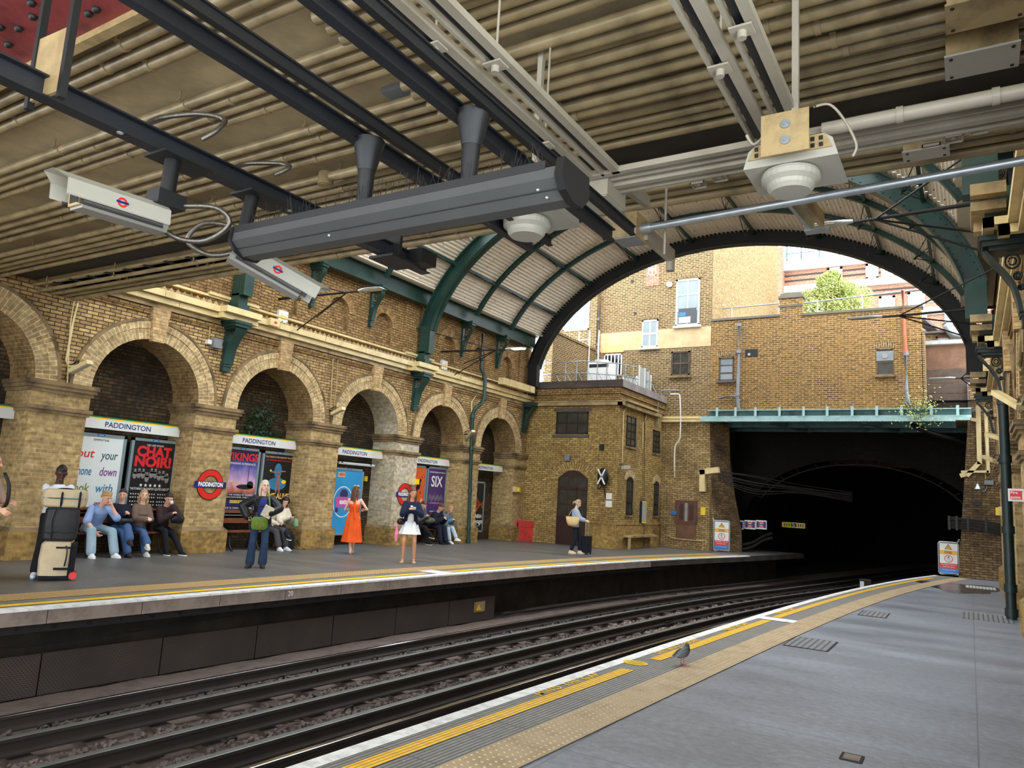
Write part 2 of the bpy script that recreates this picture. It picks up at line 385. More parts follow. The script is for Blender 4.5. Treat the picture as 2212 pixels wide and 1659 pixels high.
def cr(P, n=6, closed=False):
    P = [Vector(p) for p in P]; out = []; k = len(P)
    for i in range(k if closed else k-1):
        p0 = P[(i-1) % k] if (i or closed) else P[0]; p1 = P[i]; p2 = P[(i+1) % k]; p3 = P[(i+2) % k] if (i+2 < k or closed) else P[-1]
        for t in range(n):
            s = t/n; out.append(0.5*((2*p1)+(p2-p0)*s+(2*p0-5*p1+4*p2-p3)*s*s+(3*p1-p0-3*p2+p3)*s**3))
    if not closed: out.append(P[-1])
    return out
def fuse(s, voxel, smooth=2):
    """voxel-remesh a builder into one continuous surface"""
    me = bpy.data.meshes.new('r'); me.from_pydata(s.v, [], s.f)
    o = bpy.data.objects.new('r', me); COL.objects.link(o)
    md = o.modifiers.new('r', 'REMESH'); md.mode = 'VOXEL'; md.voxel_size = voxel
    if smooth:
        ms = o.modifiers.new('s', 'SMOOTH'); ms.factor = 0.5; ms.iterations = smooth
    dg = bpy.context.evaluated_depsgraph_get(); m2 = bpy.data.meshes.new_from_object(o.evaluated_get(dg))
    r = MB()
    r.v = [tuple(v.co) for v in m2.vertices]; r.f = [tuple(p.vertices) for p in m2.polygons]
    k = len(r.f); r.mi = [0]*k; r.uv = [None]*k; r.sm = [True]*k
    bpy.data.objects.remove(o); bpy.data.meshes.remove(me); bpy.data.meshes.remove(m2)
    return r
# ---------------------------------------------------------------- alignment of the platforms (gentle curve)
_py = np.array([3.36, 5.74, 8, 10, 12, 14.4, 17.25, 20.7, 26.45, 27.25]); _px = np.array([-3.51, -3.40, -3.27, -3.17, -3.05, -2.86, -2.6, -2.2, -1.19, -1.0])
_pc = np.polyfit(_py-10, _px, 3)
def _pv(y): return float(np.polyval(_pc, y-10))
def eR(y):
    if y < 4: return _pv(4)+(y-4)*0.045
    if y > 27: return _pv(27)+(y-27)*0.19
    return _pv(y)
def eL(y): return eR(y)-6.17
def ys(a, b, d=0.5):
    n = max(1, int(round((b-a)/d))); return [a+(b-a)*i/n for i in range(n+1)]
# extra materials that need patterns
def floor_mat(name, col, col2, rough, ribs=None, rib_axis=0, dirt=None, streak=True, rvar=0.12, joint=None):
    m, nt, b = newmat(name)
    uv = N(nt, 'ShaderNodeUVMap'); uv.uv_map = 'UVMap'
    n = N(nt, 'ShaderNodeTexNoise'); n.inputs['Scale'].default_value = 0.9; n.inputs['Detail'].default_value = 9; n.inputs['Roughness'].default_value = 0.6
    mp = N(nt, 'ShaderNodeMapping'); mp.inputs['Scale'].default_value = (0.5, 1.6, 1) if streak else (1, 1, 1)
    nt.links.new(uv.outputs[0], mp.inputs[0]); nt.links.new(mp.outputs[0], n.inputs['Vector'])
    r = ramp(nt, [(0.3, col), (0.7, col2)]); nt.links.new(n.outputs['Fac'], r.inputs[0]); out = r.outputs[0]
    n4 = N(nt, 'ShaderNodeTexNoise'); n4.inputs['Scale'].default_value = 14; n4.inputs['Detail'].default_value = 6; nt.links.new(uv.outputs[0], n4.inputs['Vector'])
    r4 = ramp(nt, [(0.35, (0.82, 0.82, 0.82, 1)), (0.68, (1.12, 1.12, 1.12, 1))]); nt.links.new(n4.outputs['Fac'], r4.inputs[0])
    out = mix(nt, 1.0, out, r4.outputs[0], 'MULTIPLY')
    sp = N(nt, 'ShaderNodeTexVoronoi'); sp.inputs['Scale'].default_value = 5.0; nt.links.new(uv.outputs[0], sp.inputs['Vector'])
    rs = ramp(nt, [(0.035, (1, 1, 1, 1)), (0.05, (0, 0, 0, 1))]); nt.links.new(sp.outputs['Distance'], rs.inputs[0])
    out = mix(nt, rs.outputs[0], out, (0.42, 0.42, 0.42, 1))
    hgt = None
    sep = N(nt, 'ShaderNodeSeparateXYZ'); nt.links.new(uv.outputs[0], sep.inputs[0])
    if ribs:
        mm = N(nt, 'ShaderNodeMath', operation='MULTIPLY'); mm.inputs[1].default_value = 1.0/ribs; nt.links.new(sep.outputs[rib_axis], mm.inputs[0])
        fr = N(nt, 'ShaderNodeMath', operation='FRACT'); nt.links.new(mm.outputs[0], fr.inputs[0])
        rr = ramp(nt, [(0.0, (1, 1, 1, 1)), (0.3, (1, 1, 1, 1)), (0.42, (0, 0, 0, 1)), (0.9, (0, 0, 0, 1))]); nt.links.new(fr.outputs[0], rr.inputs[0])
        out = mix(nt, rr.outputs[0], out, tuple(c*0.35 for c in col[:3])+(1,)); hgt = rr.outputs[0]
    if joint:
        bt = N(nt, 'ShaderNodeTexBrick'); bt.offset = 0.0; bt.inputs['Scale'].default_value = 1; bt.inputs['Brick Width'].default_value = joint[0]; bt.inputs['Row Height'].default_value = joint[1]
        bt.inputs['Mortar Size'].default_value = 0.006; nt.links.new(uv.outputs[0], bt.inputs['Vector'])
        out = mix(nt, bt.outputs['Fac'], out, tuple(c*(0.75 if joint[0] < 10 else .4) for c in col[:3])+(1,))
    nt.links.new(out, b.inputs['Base Color'])
    rg = N(nt, 'ShaderNodeMapRange'); rg.inputs[3].default_value = rough-rvar; rg.inputs[4].default_value = rough+rvar
    nt.links.new(n.outputs['Fac'], rg.inputs[0]); nt.links.new(rg.outputs[0], b.inputs['Roughness'])
    bp = N(nt, 'ShaderNodeBump'); bp.inputs['Strength'].default_value = 0.35; bp.inputs['Distance'].default_value = 0.01
    if hgt is not None: bp.invert = True; nt.links.new(hgt, bp.inputs['Height'])
    else: nt.links.new(n4.outputs['Fac'], bp.inputs['Height'])
    nt.links.new(bp.outputs[0], b.inputs['Normal'])
    return m
floor_mat('floor_right', srgb(110, 114, 121), srgb(144, 149, 159), 0.36, joint=(2.4, 1.6))
floor_mat('floor_left', srgb(86, 84, 80), srgb(112, 109, 104), 0.45)
floor_mat('ribbed_slab', srgb(122, 120, 112), srgb(146, 144, 136), 0.6, ribs=0.036, rib_axis=0, joint=(50, 1.0))
floor_mat('ribbed_yellow', srgb(250, 190, 10), srgb(255, 204, 20), 0.5, ribs=0.036, rib_axis=0)
floor_mat('drain_slab', srgb(112, 114, 118), srgb(138, 140, 144), 0.45, ribs=0.075, rib_axis=0)
floor_mat('drain_white', srgb(190, 190, 186), srgb(214, 214, 210), 0.5, ribs=0.075, rib_axis=0)
floor_mat('puddle', srgb(58, 58, 60), srgb(66, 66, 68), 0.2, rvar=0.08)
floor_mat('sump_cover', srgb(88, 82, 78), srgb(100, 94, 90), 0.6, ribs=0.05, rib_axis=0)
def perf_mat():
    m, nt, b = newmat('perforated_panel')
    uv = N(nt, 'ShaderNodeUVMap'); uv.uv_map = 'UVMap'
    bt = N(nt, 'ShaderNodeTexBrick'); bt.offset = 0.5; bt.inputs['Scale'].default_value = 1
    bt.inputs['Brick Width'].default_value = 0.044; bt.inputs['Row Height'].default_value = 0.026; bt.inputs['Mortar Size'].default_value = 0.0085; bt.inputs['Mortar Smooth'].default_value = 0.1
    bt.inputs['Color1'].default_value = srgb(26, 20, 17); bt.inputs['Color2'].default_value = srgb(32, 25, 21); bt.inputs['Mortar'].default_value = srgb(84, 72, 64)
    nt.links.new(uv.outputs[0], bt.inputs['Vector'])
    n = N(nt, 'ShaderNodeTexNoise'); n.inputs['Scale'].default_value = 1.5; nt.links.new(uv.outputs[0], n.inputs['Vector'])
    c = mix(nt, n.outputs['Fac'], bt.outputs['Color'], srgb(48, 40, 36)); nt.links.new(c, b.inputs['Base Color']); b.inputs['Roughness'].default_value = 0.9
perf_mat()
def strip(edge, o0, o1, y0, y1, z, sgn, d=0.5, mb=None):
    """ribbon following the platform edge between offsets o0..o1 (into the platform)"""
    mb = mb or MB(); Y = ys(y0, y1, d)
    P = [[(edge(y)+sgn*o, y, z) for o in (o0, o1)] for y in Y]; U = [[(o, y) for o in (o0, o1)] for y in Y]
    mb.grid(P, uv=U); return mb
YB = -9.0          # how far the place goes behind the camera
PR0, PR1 = YB, 27.35
# right platform
mb = MB(); Y = ys(YB, PR1)
mb.grid([[(eR(y)+0.02, y, -0.004), (1.9, y, -0.004)] for y in Y], uv=[[(eR(y), y), (1.9, y)] for y in Y])
mb.grid([[(eR(y)+0.02, y, -0.004), (eR(y)+0.02, y, -0.16)] for y in Y], mi=1)
mb.grid([[(eR(y)+0.3, y, -0.16), (eR(y)+0.3, y, -1.2)] for y in Y], mi=2)
mb.grid([[(eR(y)+0.02, y, -0.16), (eR(y)+0.3, y, -0.16)] for y in Y], mi=1)
struct(mb.build('floor', ['floor_right', 'coping_concrete', 'tunnel_black']), 'dark grey near platform with worn ribbed paving')
struct(strip(eR, 0.12, 0.23, YB, PR1, 0.0, 1).build('trim_1', 'ribbed_slab'), 'grey ribbed edge slabs')
struct(strip(eR, 0.37, 0.64, YB, PR1, 0.0, 1).build('trim_2', 'ribbed_slab'), 'grey ribbed slabs')
struct(strip(eR, 0.64, 1.02, YB, PR1-0.1, 0.004, 1).build('trim_3', 'tactile'), 'buff tactile paving strip')
mb = strip(eR, 0.0, 0.125, YB, PR1, 0.003, 1); mb.grid([[(eR(y), y, 0.003), (eR(y), y, -0.03)] for y in Y])
tag(mb.build('edge_line', 'white_paint'), 'white painted line along the very edge of the near platform', 'painted line')
mb = strip(eR, 0.23, 0.37, YB, PR1, 0.0, 1)
struct(mb.build('trim_4', 'ribbed_slab'), 'grey slab row under the yellow line')
mb = MB()
for a, b in ((YB, 7.40), (8.07, 12.30), (12.75, 25.4)): strip(eR, 0.235, 0.365, a, b, 0.004, 1, 0.4, mb)
mb2 = strip(eR, 0.235, 0.365, 8.07, 12.30, 0.004, 1, 0.4)
a = strip(eR, 0.235, 0.365, YB, 7.40, 0.004, 1, 0.4); tag(a.build('yellow_line', 'ribbed_yellow'), 'thick yellow line on the near platform beside the words MIND THE GAP', 'painted line')
tag(mb2.build('yellow_line', 'ribbed_yellow'), 'thick yellow line on the near platform behind the pigeon', 'painted line')
a = strip(eR, 0.235, 0.365, 12.75, 26.0, 0.004, 1, 0.4); tag(a.build('yellow_line', 'ribbed_yellow'), 'yellow line on the near platform running on towards the tunnel beyond the white crossbar', 'painted line')
mb = strip(eR, 0.12, 0.66, 12.36, 12.68, 0.006, 1, 0.2); tag(mb.build('crossbar_mark', 'white_paint'), 'white painted crossbar across the near platform edge', 'painted mark')
def edge_text(txt, yc, size, off=0.185, bold=0.0005, sp=1.0):
    o = text(txt, size, (eR(yc)+off, yc, 0.003), (eR(yc+0.5)-eR(yc), 0.5, 0), (-0.5, eR(yc+0.5)-eR(yc), 0), 'yellow_paint', name='painted_words', bold=bold, lift=0.001, depth=0.0008, spacing=sp)
    return o
tag(edge_text('MIND THE GAP', 6.42, 0.13, 0.178, sp=1.3), 'yellow painted words MIND THE GAP beside the nearest yellow line', 'painted words')
tag(edge_text('OBSTRUCT DOORS', 9.05, 0.125, 0.175, sp=1.25), 'worn yellow painted words on the near platform left of the pigeon', 'painted words')
tag(edge_text('MIND THE GAP', 11.2, 0.14, 0.18), 'yellow painted words before the white crossbar', 'painted words')
tag(edge_text('MIND THE GAP', 13.7, 0.14, 0.18), 'yellow painted words beyond the white crossbar', 'painted words')
# oval painted mark between the two yellow lines
mb = MB(); c = Vector((eR(7.75)+0.22, 7.75, 0.004)); n = 28
P = [[(c.x+0.135*r*math.cos(2*math.pi*i/n), c.y+0.11*r*math.sin(2*math.pi*i/n), 0.005) for r in (0.78, 1.0)] for i in range(n+1)]
mb.grid(P)
for k in (-0.6, -0.2, 0.2, 0.6): mb.box(c.x-0.1, c.x+0.1, c.y+k*0.09-0.008, c.y+k*0.09+0.008, 0.004, 0.0055)
tag(mb.build('oval_mark', 'yellow_paint'), 'yellow painted oval on the near platform between two yellow lines', 'painted mark')
# studs of the tactile paving
mb = MB()
y = -0.5
while y < 27.0:
    step = 0.062 if y < 14 else 0.085
    k = 0
    while k < 6:
        x = eR(y)+0.67+k*0.063; r = 0.0125; h = 0.005; nn = 6 if y < 12 else 4
        vs = [(x+r*math.cos(2*math.pi*j/nn), y+r*math.sin(2*math.pi*j/nn), 0.004) for j in range(nn)] + [(x+r*0.65*math.cos(2*math.pi*j/nn), y+r*0.65*math.sin(2*math.pi*j/nn), 0.004+h) for j in range(nn)]
        mb.add(vs, [(j, (j+1) % nn, nn+(j+1) % nn, nn+j) for j in range(nn)]+[tuple(range(nn, 2*nn))])
        k += 1
    y += step
tag(mb.build('paving_studs', 'tactile'), 'rows of small round studs on the buff tactile paving of the near platform', 'studs', kind='stuff')
# inspection covers and drains
def cover(name, pts, mat, label, cat='cover', frame=True):
    P4 = [Vector((uz(x, y).x, uz(x, y).y, 0)) for x, y in pts]
    cx = sum(p.x for p in P4)/4; cy = sum(p.y for p in P4)/4
    x0, x1 = min(p.x for p in P4), max(p.x for p in P4); y0, y1 = min(p.y for p in P4), max(p.y for p in P4)
    x0, x1 = (P4[0].x+P4[1].x)/2, (P4[2].x+P4[3].x)/2; y0, y1 = (P4[0].y+P4[3].y)/2, (P4[1].y+P4[2].y)/2
    mb = MB(); mb.box(x0, x1, y0, y1, -0.003, 0.004)
    if frame:
        for a in ((x0-.02, x0, y0-.02, y1+.02), (x1, x1+.02, y0-.02, y1+.02), (x0, x1, y0-.02, y0), (x0, x1, y1, y1+.02)): mb.box(a[0], a[1], a[2], a[3], -0.003, 0.003, 1)
    return tag(mb.build(name, [mat, 'soot_iron']), label, cat)
cover('drain_cover', [(1690, 1392), (1726, 1377), (1811, 1387), (1781, 1407)], 'drain_slab', 'ribbed grey cover in the near platform beside the buff paving, nearest of the two')
cover('drain_cover', [(1852, 1327), (1870, 1320), (1926, 1325), (1905, 1335)], 'drain_slab', 'ribbed grey cover in the near platform, further one beside the buff paving')
cover('drain_cover', [(2073, 1335), (2080, 1323), (2187, 1332), (2188, 1347)], 'drain_slab', 'ribbed pale cover near the right-hand pilasters', frame=False)
cover('drain_cover', [(2083, 1271), (2087, 1266), (2150, 1268), (2151, 1273)], 'drain_white', 'small white ribbed strip in the wet paving before the tunnel wall', frame=False)
cover('valve_cover', [(1820, 1640), (1822, 1630), (1858, 1631), (1861, 1645)], 'coping_concrete', 'small rectangular metal cover set in the near platform floor', frame=True)
mb = MB(); pts = [(1990+50*math.cos(a)*1.0, 0) for a in (0,)]
c = Vector((-0.25, 23.3, 0.0)); n = 30; vs = []
for i in range(n):
    a = 2*math.pi*i/n; r = 1+0.18*math.sin(3*a)+0.1*math.sin(7*a+1)
    vs.append((c.x+0.95*r*math.cos(a), c.y+1.6*r*math.sin(a), 0.0015))
vs = [(min(v[0], 0.62), min(v[1], 26.9), v[2]) for v in vs]
mb.add(vs, [tuple(range(n))]); tag(mb.build('puddle', 'puddle'), 'wet patch reflecting the warning sign on the near platform', 'puddle')
# ---------------------------------------------------------------- left platform
PL1 = 33.5; Y = ys(YB, PL1)
mb = MB()
mb.grid([[(-15.65, y, -0.004), (eL(y)-0.02, y, -0.004)] for y in Y], uv=[[(-15.65, y), (eL(y), y)] for y in Y])
struct(mb.build('floor', 'floor_left'), 'grey asphalt far platform')
def stripL(o0, o1, y0, y1, z, d=0.5): return strip(lambda y: eL(y), o0, o1, y0, y1, z, -1, d)
struct(stripL(0.2, 0.7, YB, 28.6, 0.0).build('trim_5', 'ribbed_slab'), 'ribbed edge slabs of the far platform')
def tact_far():
    m, nt, b = newmat('tactile_far')
    uv = N(nt, 'ShaderNodeUVMap'); uv.uv_map = 'UVMap'
    v = N(nt, 'ShaderNodeTexBrick'); v.offset = 0; v.inputs['Scale'].default_value = 1; v.inputs['Brick Width'].default_value = 0.066; v.inputs['Row Height'].default_value = 0.066; v.inputs['Mortar Size'].default_value = 0.02; v.inputs['Mortar Smooth'].default_value = 0.5
    v.inputs['Color1'].default_value = srgb(206, 170, 108); v.inputs['Color2'].default_value = srgb(196, 160, 100); v.inputs['Mortar'].default_value = srgb(160, 130, 84)
    nt.links.new(uv.outputs[0], v.inputs['Vector']); nt.links.new(v.outputs['Color'], b.inputs['Base Color']); b.inputs['Roughness'].default_value = 0.7
    bp = N(nt, 'ShaderNodeBump'); bp.invert = True; bp.inputs['Distance'].default_value = 0.01; nt.links.new(v.outputs['Fac'], bp.inputs['Height']); nt.links.new(bp.outputs[0], b.inputs['Normal'])
tact_far()
struct(stripL(0.7, 1.25, YB, 27.8, 0.004).build('trim_6', 'tactile_far'), 'buff tactile strip of the far platform')
mb = stripL(0.0, 0.2, YB, 28.5, 0.003); mb.grid([[(eL(y), y, 0.003), (eL(y), y, -0.025)] for y in ys(YB, 28.5)])
tag(mb.build('edge_line', 'white_paint'), 'white painted line along the edge of the far platform', 'painted line')
tag(stripL(0.29, 0.44, YB, 12.45, 0.004).build('yellow_line', 'yellow_paint'), 'yellow line on the far platform in front of the benches', 'painted line')
tag(stripL(0.29, 0.44, 13.1, 28.2, 0.004).build('yellow_line', 'yellow_paint'), 'yellow line on the far platform running past the brick building', 'painted line')
tag(stripL(0.12, 0.72, 12.6, 13.05, 0.006, 0.2).build('crossbar_mark', 'white_paint'), 'white painted block across the yellow line of the far platform', 'painted mark')
# coping stones of the far platform: each its own piece of edging
for i, y0 in enumerate([YB + 0.0] + [0.3+1.19*k for k in range(28)]):
    y1 = 0.3 if i == 0 else y0+1.19
    mb = MB(); mb.grid([[(eL(y)-0.005, y, -0.02), (eL(y)-0.005, y, -0.19)] for y in ys(y0+0.004, y1-0.004, 0.4)])
    mb.grid([[(eL(y)-0.005, y, -0.19), (eL(y)-0.4, y, -0.19)] for y in ys(y0+0.004, y1-0.004, 0.4)])
    mb.grid([[(eL(y)-0.005, y, -0.02), (eL(y)-0.4, y, -0.02)] for y in ys(y0+0.004, y1-0.004, 0.4)])
    struct(mb.build('trim_7', 'coping_concrete' if y0 < 21.5 else 'grime_face'), 'concrete edge slab face of the far platform')
mb = MB(); mb.grid([[(eL(y)-0.1, y, -0.19), (eL(y)-0.1, y, -0.30), (eL(y)-0.3, y, -0.30)] for y in ys(0, 23)])
b0 = struct(mb.build('trim_8', 'soot_iron'), 'iron bearer under the far platform edge')
mb = MB()
for k in range(52):
    y = 1.0+k*0.42
    mb.cyl((eL(y)-0.1, y, -0.245), (eL(y)-0.085, y, -0.245), 0.028 if k % 3 else 0.018, n=8)
struct(mb.build('trim_9', 'black_iron'), 'bolt heads on the iron bearer')
mb = MB(); mb.grid([[(eL(y)-1.1, y, -0.03), (eL(y)-1.1, y, -1.25)] for y in ys(YB, PL1)]); mb.box(-16, eL(28)-1.1, PL1-.1, PL1, -1.2, -.02)
struct(mb.build('wall_under_platform', 'grime_face'), 'sooty wall below the far platform')
for k in range(9):        # perforated absorbing boards
    y0 = 14.85-1.6*(k+1); y1 = y0+1.585
    t = thing('noise_barrier', 'dark perforated trackside board below the far platform, %s' % ('end board carrying a small yellowed notice' if k == 0 else ['', 'next after the one with the notice', 'third from the notice end', 'fourth from the notice end', 'fifth from the notice end', 'sixth from the notice end', 'seventh, towards the left picture edge', 'eighth, at the left picture edge', 'ninth, past the left picture edge'][k]), 'panel', (eL((y0+y1)/2)-0.35, (y0+y1)/2, -1.12), 'perforated boards below the far platform' if k else None)
    mb = MB(); mb.grid([[(eL(y)-0.35, y, -1.12), (eL(y)-0.35, y, -0.62)] for y in ys(y0, y1, 0.4)], uv=[[(y, -1.12), (y, -0.62)] for y in ys(y0, y1, 0.4)])
    mb.grid([[(eL(y)-0.35, y, -0.62), (eL(y)-0.40, y, -0.62)] for y in ys(y0, y1, 0.4)])
    mb.build('board', 'perforated_panel', t)
    mb = MB(); mb.box(eL(y0)-0.42, eL(y0)-0.36, y0+0.02, y0+0.06, -1.14, -0.63); mb.build('post', 'soot_iron', t)
    if k == 0:
        mb = MB(); mb.box(eL(14.4)-0.35, eL(14.4)-0.343, 14.05, 14.55, -0.92, -0.70); pl = mb.build('notice', 'cream_dirty', t)
        mb = MB(); mb.add([(eL(14.4)-0.341, 14.13, -0.88), (eL(14.4)-0.341, 14.33, -0.88), (eL(14.4)-0.341, 14.23, -0.74)], [(0, 1, 2)]); mb.build('triangle', 'yellow_box', pl)
# number chalked on coping
o = text('20', 0.11, (eL(8.72)+0.0, 8.72, -0.10), (0, 1, 0), (0, 0, 1), 'white_paint', name='painted_number'); tag(o, 'small pale number on the face of the far platform edge', 'painted number')
# cable run drooping under far platform
mb = MB(); pts = [(eL(y)-0.42, y, -0.47+0.05*math.sin(y*0.9)) for y in ys(2, 27, 0.8)]; mb.tube(cr(pts, 3), 0.012, 6)
tag(mb.build('lineside_cable', 'cable_black'), 'thin cable looping in the shadow under the far platform edge', 'cable')
mb = MB(); pts = [(eL(y)-0.22, y, -1.02) for y in ys(15, 32, 1)]; mb.tube(pts, 0.05, 8)
tag(mb.build('lineside_pipe', 'soot_iron'), 'sooty pipe along the foot of the wall under the far platform', 'pipe')
# ---------------------------------------------------------------- track bed
ZB = -1.16
rng = np.random.RandomState(3)
def bump(x, y): return 0.5*math.sin(x*9.1+y*3.3)*math.sin(y*7.7-x*2.1)+0.5*math.sin(x*23+1)*math.sin(y*19)
mb = MB(); Y = ys(YB, 60, 0.25)
def sh(y): return eR(y)-eR(8)
mb.grid([[(-10.9+sh(y), y, ZB-0.02), (-9.0+sh(y), y, ZB-0.0), (-8.9+sh(y), y, ZB-0.03)]+[(x+sh(y), y, ZB-0.03+0.02*bump(x, y)+0.012*rng.rand()) for x in np.arange(-8.8, -2.6, 0.2)] for y in Y])
struct(mb.build('floor', 'track_dirt'), 'dirty track bed')
mb = MB(); Y = ys(YB, 30, 0.5)
mb.grid([[(eL(y)-0.25, y, ZB+0.05+0.01*math.sin(y*5)), (eL(y)+0.3, y, ZB+0.06+0.01*math.sin(y*3)), (eL(y)+0.62, y, ZB+0.04)] for y in Y])
struct(mb.build('trim_10', 'track_dirt'), 'dirt-covered concrete shelf beside the far rail')
def stones(n, ya, yb, bands, smin, smax, seed):
    r = random.Random(seed); mb = MB()
    for i in range(n):
        y = ya+(yb-ya)*r.random()**1.25; a, b = r.choice(bands); x = sh(y)+r.uniform(a, b)
        s = r.uniform(smin, smax); z = ZB-0.01+r.uniform(0, 0.05)
        M = Euler((r.uniform(0, 6), r.uniform(0, 6), r.uniform(0, 6))).to_matrix()
        vs = []
        for k in range(8):
            p = Vector(((k & 1)*2-1, (k >> 1 & 1)*2-1, (k >> 2 & 1)*2-1))*s*r.uniform(0.65, 1.1); p.z *= 0.75
            vs.append(Vector((x, y, z))+M @ p)
        mb.add(vs, [(0,1,3,2),(4,6,7,5),(0,4,5,1),(2,3,7,6),(0,2,6,4),(1,5,7,3)])
    return mb
bands = [(-7.62, -7.0), (-6.72, -6.2), (-7.62, -7.0), (-6.72, -6.2), (-5.85, -5.15), (-8.55, -8.1)]
tag(stones(9500, 2.5, 17, bands, 0.016, 0.034, 1).build('ballast', 'ballast'), 'grey broken stone ballast lying between the rails', 'ballast', kind='stuff')
tag(stones(5000, 16, 29, [(-7.6, -7.0), (-6.7, -6.2), (-5.9, -5.0)], 0.02, 0.036, 2).build('ballast', 'ballast_pink'), 'paler pinkish stone ballast near the tunnel mouth', 'ballast', kind='stuff')
tag(stones(220, 3, 24, [(-9.2, -8.8)], 0.012, 0.03, 5).build('loose_stones', 'ballast'), 'few loose stones on the dirty shelf under the far platform', 'stones', kind='stuff')
# sleepers
sl = None
for k in range(46):
    y = 2.0+k*0.72
    if sl is None:
        mb = MB(); mb.box(-8.75, -3.7, y-0.11, y+0.11, ZB-0.12, ZB+0.025); sl = mb.build('sleeper', 'sleeper'); tag(sl, 'dark sleeper lying across under the rails', 'sleeper', 'sleepers under the rails')
    else:
        c = sl.copy(); COL.objects.link(c); c.location = (sl.location.x+sh(y)-sh(2.0), y, sl.location.z)
# rails
def rail(x0, label, kind, z=-0.95, y0=-2, y1=48):
    Y = ys(y0, y1, 1.0); hw = {'run': 0.036, 'cond': 0.048}[kind]; h = 0.15 if kind == 'run' else 0.15
    t = thing('rail', label, 'rail', (x0+sh(8), 8, ZB+0.02))
    prof = [(-0.062, -h-0.02), (-0.062, -h), (-0.012, -h+0.03), (-0.012, -0.045), (-hw, -0.035), (-hw, -0.003)]
    full = prof + [(-a, b) for a, b in reversed(prof)]
    mb = MB(); mb.grid([[(x0+sh(y)+a, y, z+b) for a, b in full] for y in Y]); mb.build('web', 'rail_side', t)
    mb = MB(); mb.grid([[(x0+sh(y)+a, y, z+b) for a, b in ((-hw, -0.004), (-hw*0.75, 0.0), (hw*0.75, 0.0), (hw, -0.004))] for y in Y]); mb.build('head', 'rail_bright' if kind == 'run' else 'rail_grey', t)
    return t
R1 = rail(-8.62, 'bright running rail nearest the far platform', 'run')
R2 = rail(-7.82, 'dull grey rail, second from the far platform', 'cond', z=-0.93)
R3 = rail(-6.88, 'dull grey rail in the middle of the track bed', 'cond', z=-0.93)
R4 = rail(-6.06, 'dull grey rail, second from the near platform edge', 'cond', z=-0.93)
R5 = rail(-5.66, 'bright rail showing beside the near platform edge', 'run', z=-0.97)
def clips(R, x, z, n, y0, dy, side=1):
    first = None
    for k in range(n):
        y = y0+k*dy
        if first is None:
            mb = MB(); mb.tube(cr([(x+sh(y), y-0.06, z), (x+sh(y)+0.02*side, y-0.04, z+0.045), (x+sh(y)+0.05*side, y, z+0.055), (x+sh(y)+0.03*side, y+0.05, z+0.04), (x+sh(y), y+0.07, z)], 3), 0.014, 5)
            first = mb.build('rail_clip', 'soot_iron', R)
        else:
            c = first.copy(); COL.objects.link(c); c.parent = R; c.matrix_parent_inverse = first.matrix_parent_inverse.copy()
            c.location = (first.location.x+sh(y)-sh(y0), first.location.y+k*dy, first.location.z)
clips(R1, -8.38, ZB+0.08, 34, 3.4, 0.62)
clips(R3, -6.72, ZB+0.05, 14, 4.0, 1.7)
clips(R4, -5.9, ZB+0.05, 10, 4.2, 1.5)
for (x, y, s) in ((-6.95, 17.6, 'dark cable box beside the middle rail'), (-6.2, 19.2, 'dark cable box beside the rail nearer the near platform')):
    mb = MB(); mb.box(x+sh(y)-0.12, x+sh(y)+0.12, y-0.25, y+0.25, ZB, ZB+0.14); o = mb.build('track_box', 'soot_iron'); tag(o, s, 'box')
mb = MB(); mb.box(-2.9, -2.6, 25.2, 25.45, -1.1, -0.15)
p = uz(1868, 1262, -0.35); mb = MB(); mb.box(p.x-0.16, p.x+0.16, p.y, p.y+0.3, ZB, -0.22); mb.box(p.x-0.13, p.x-0.02, p.y-0.02, p.y, -0.45, -0.27, 1)
tag(mb.build('trackside_cabinet', ['soot_iron', 'galvanised']), 'small dark cabinet standing between rail and platform near the tunnel', 'cabinet')
for q, (a, b) in enumerate([((1343, 1295), (1375, 1294)), ((1372, 1286), (1402, 1290)), ((1425, 1280), (1462, 1283)), ((1468, 1275), (1490, 1279)), ((1497, 1270), (1520, 1276))]):
    p0 = uz(a[0], a[1], -1.05); p1 = uz(b[0], b[1], -1.05)
    mb = MB(); mb.tube(cr([p0+Vector((0, 0, 0.12)), p0*0.6+p1*0.4, p1], 4), 0.018, 6); tag(mb.build('bond_cable', 'soot_iron'), 'curled bonding cable beside the far rail, %s from the left' % ['first', 'second', 'third', 'fourth', 'fifth'][q], 'cable', 'bonding cables beside the far rail')
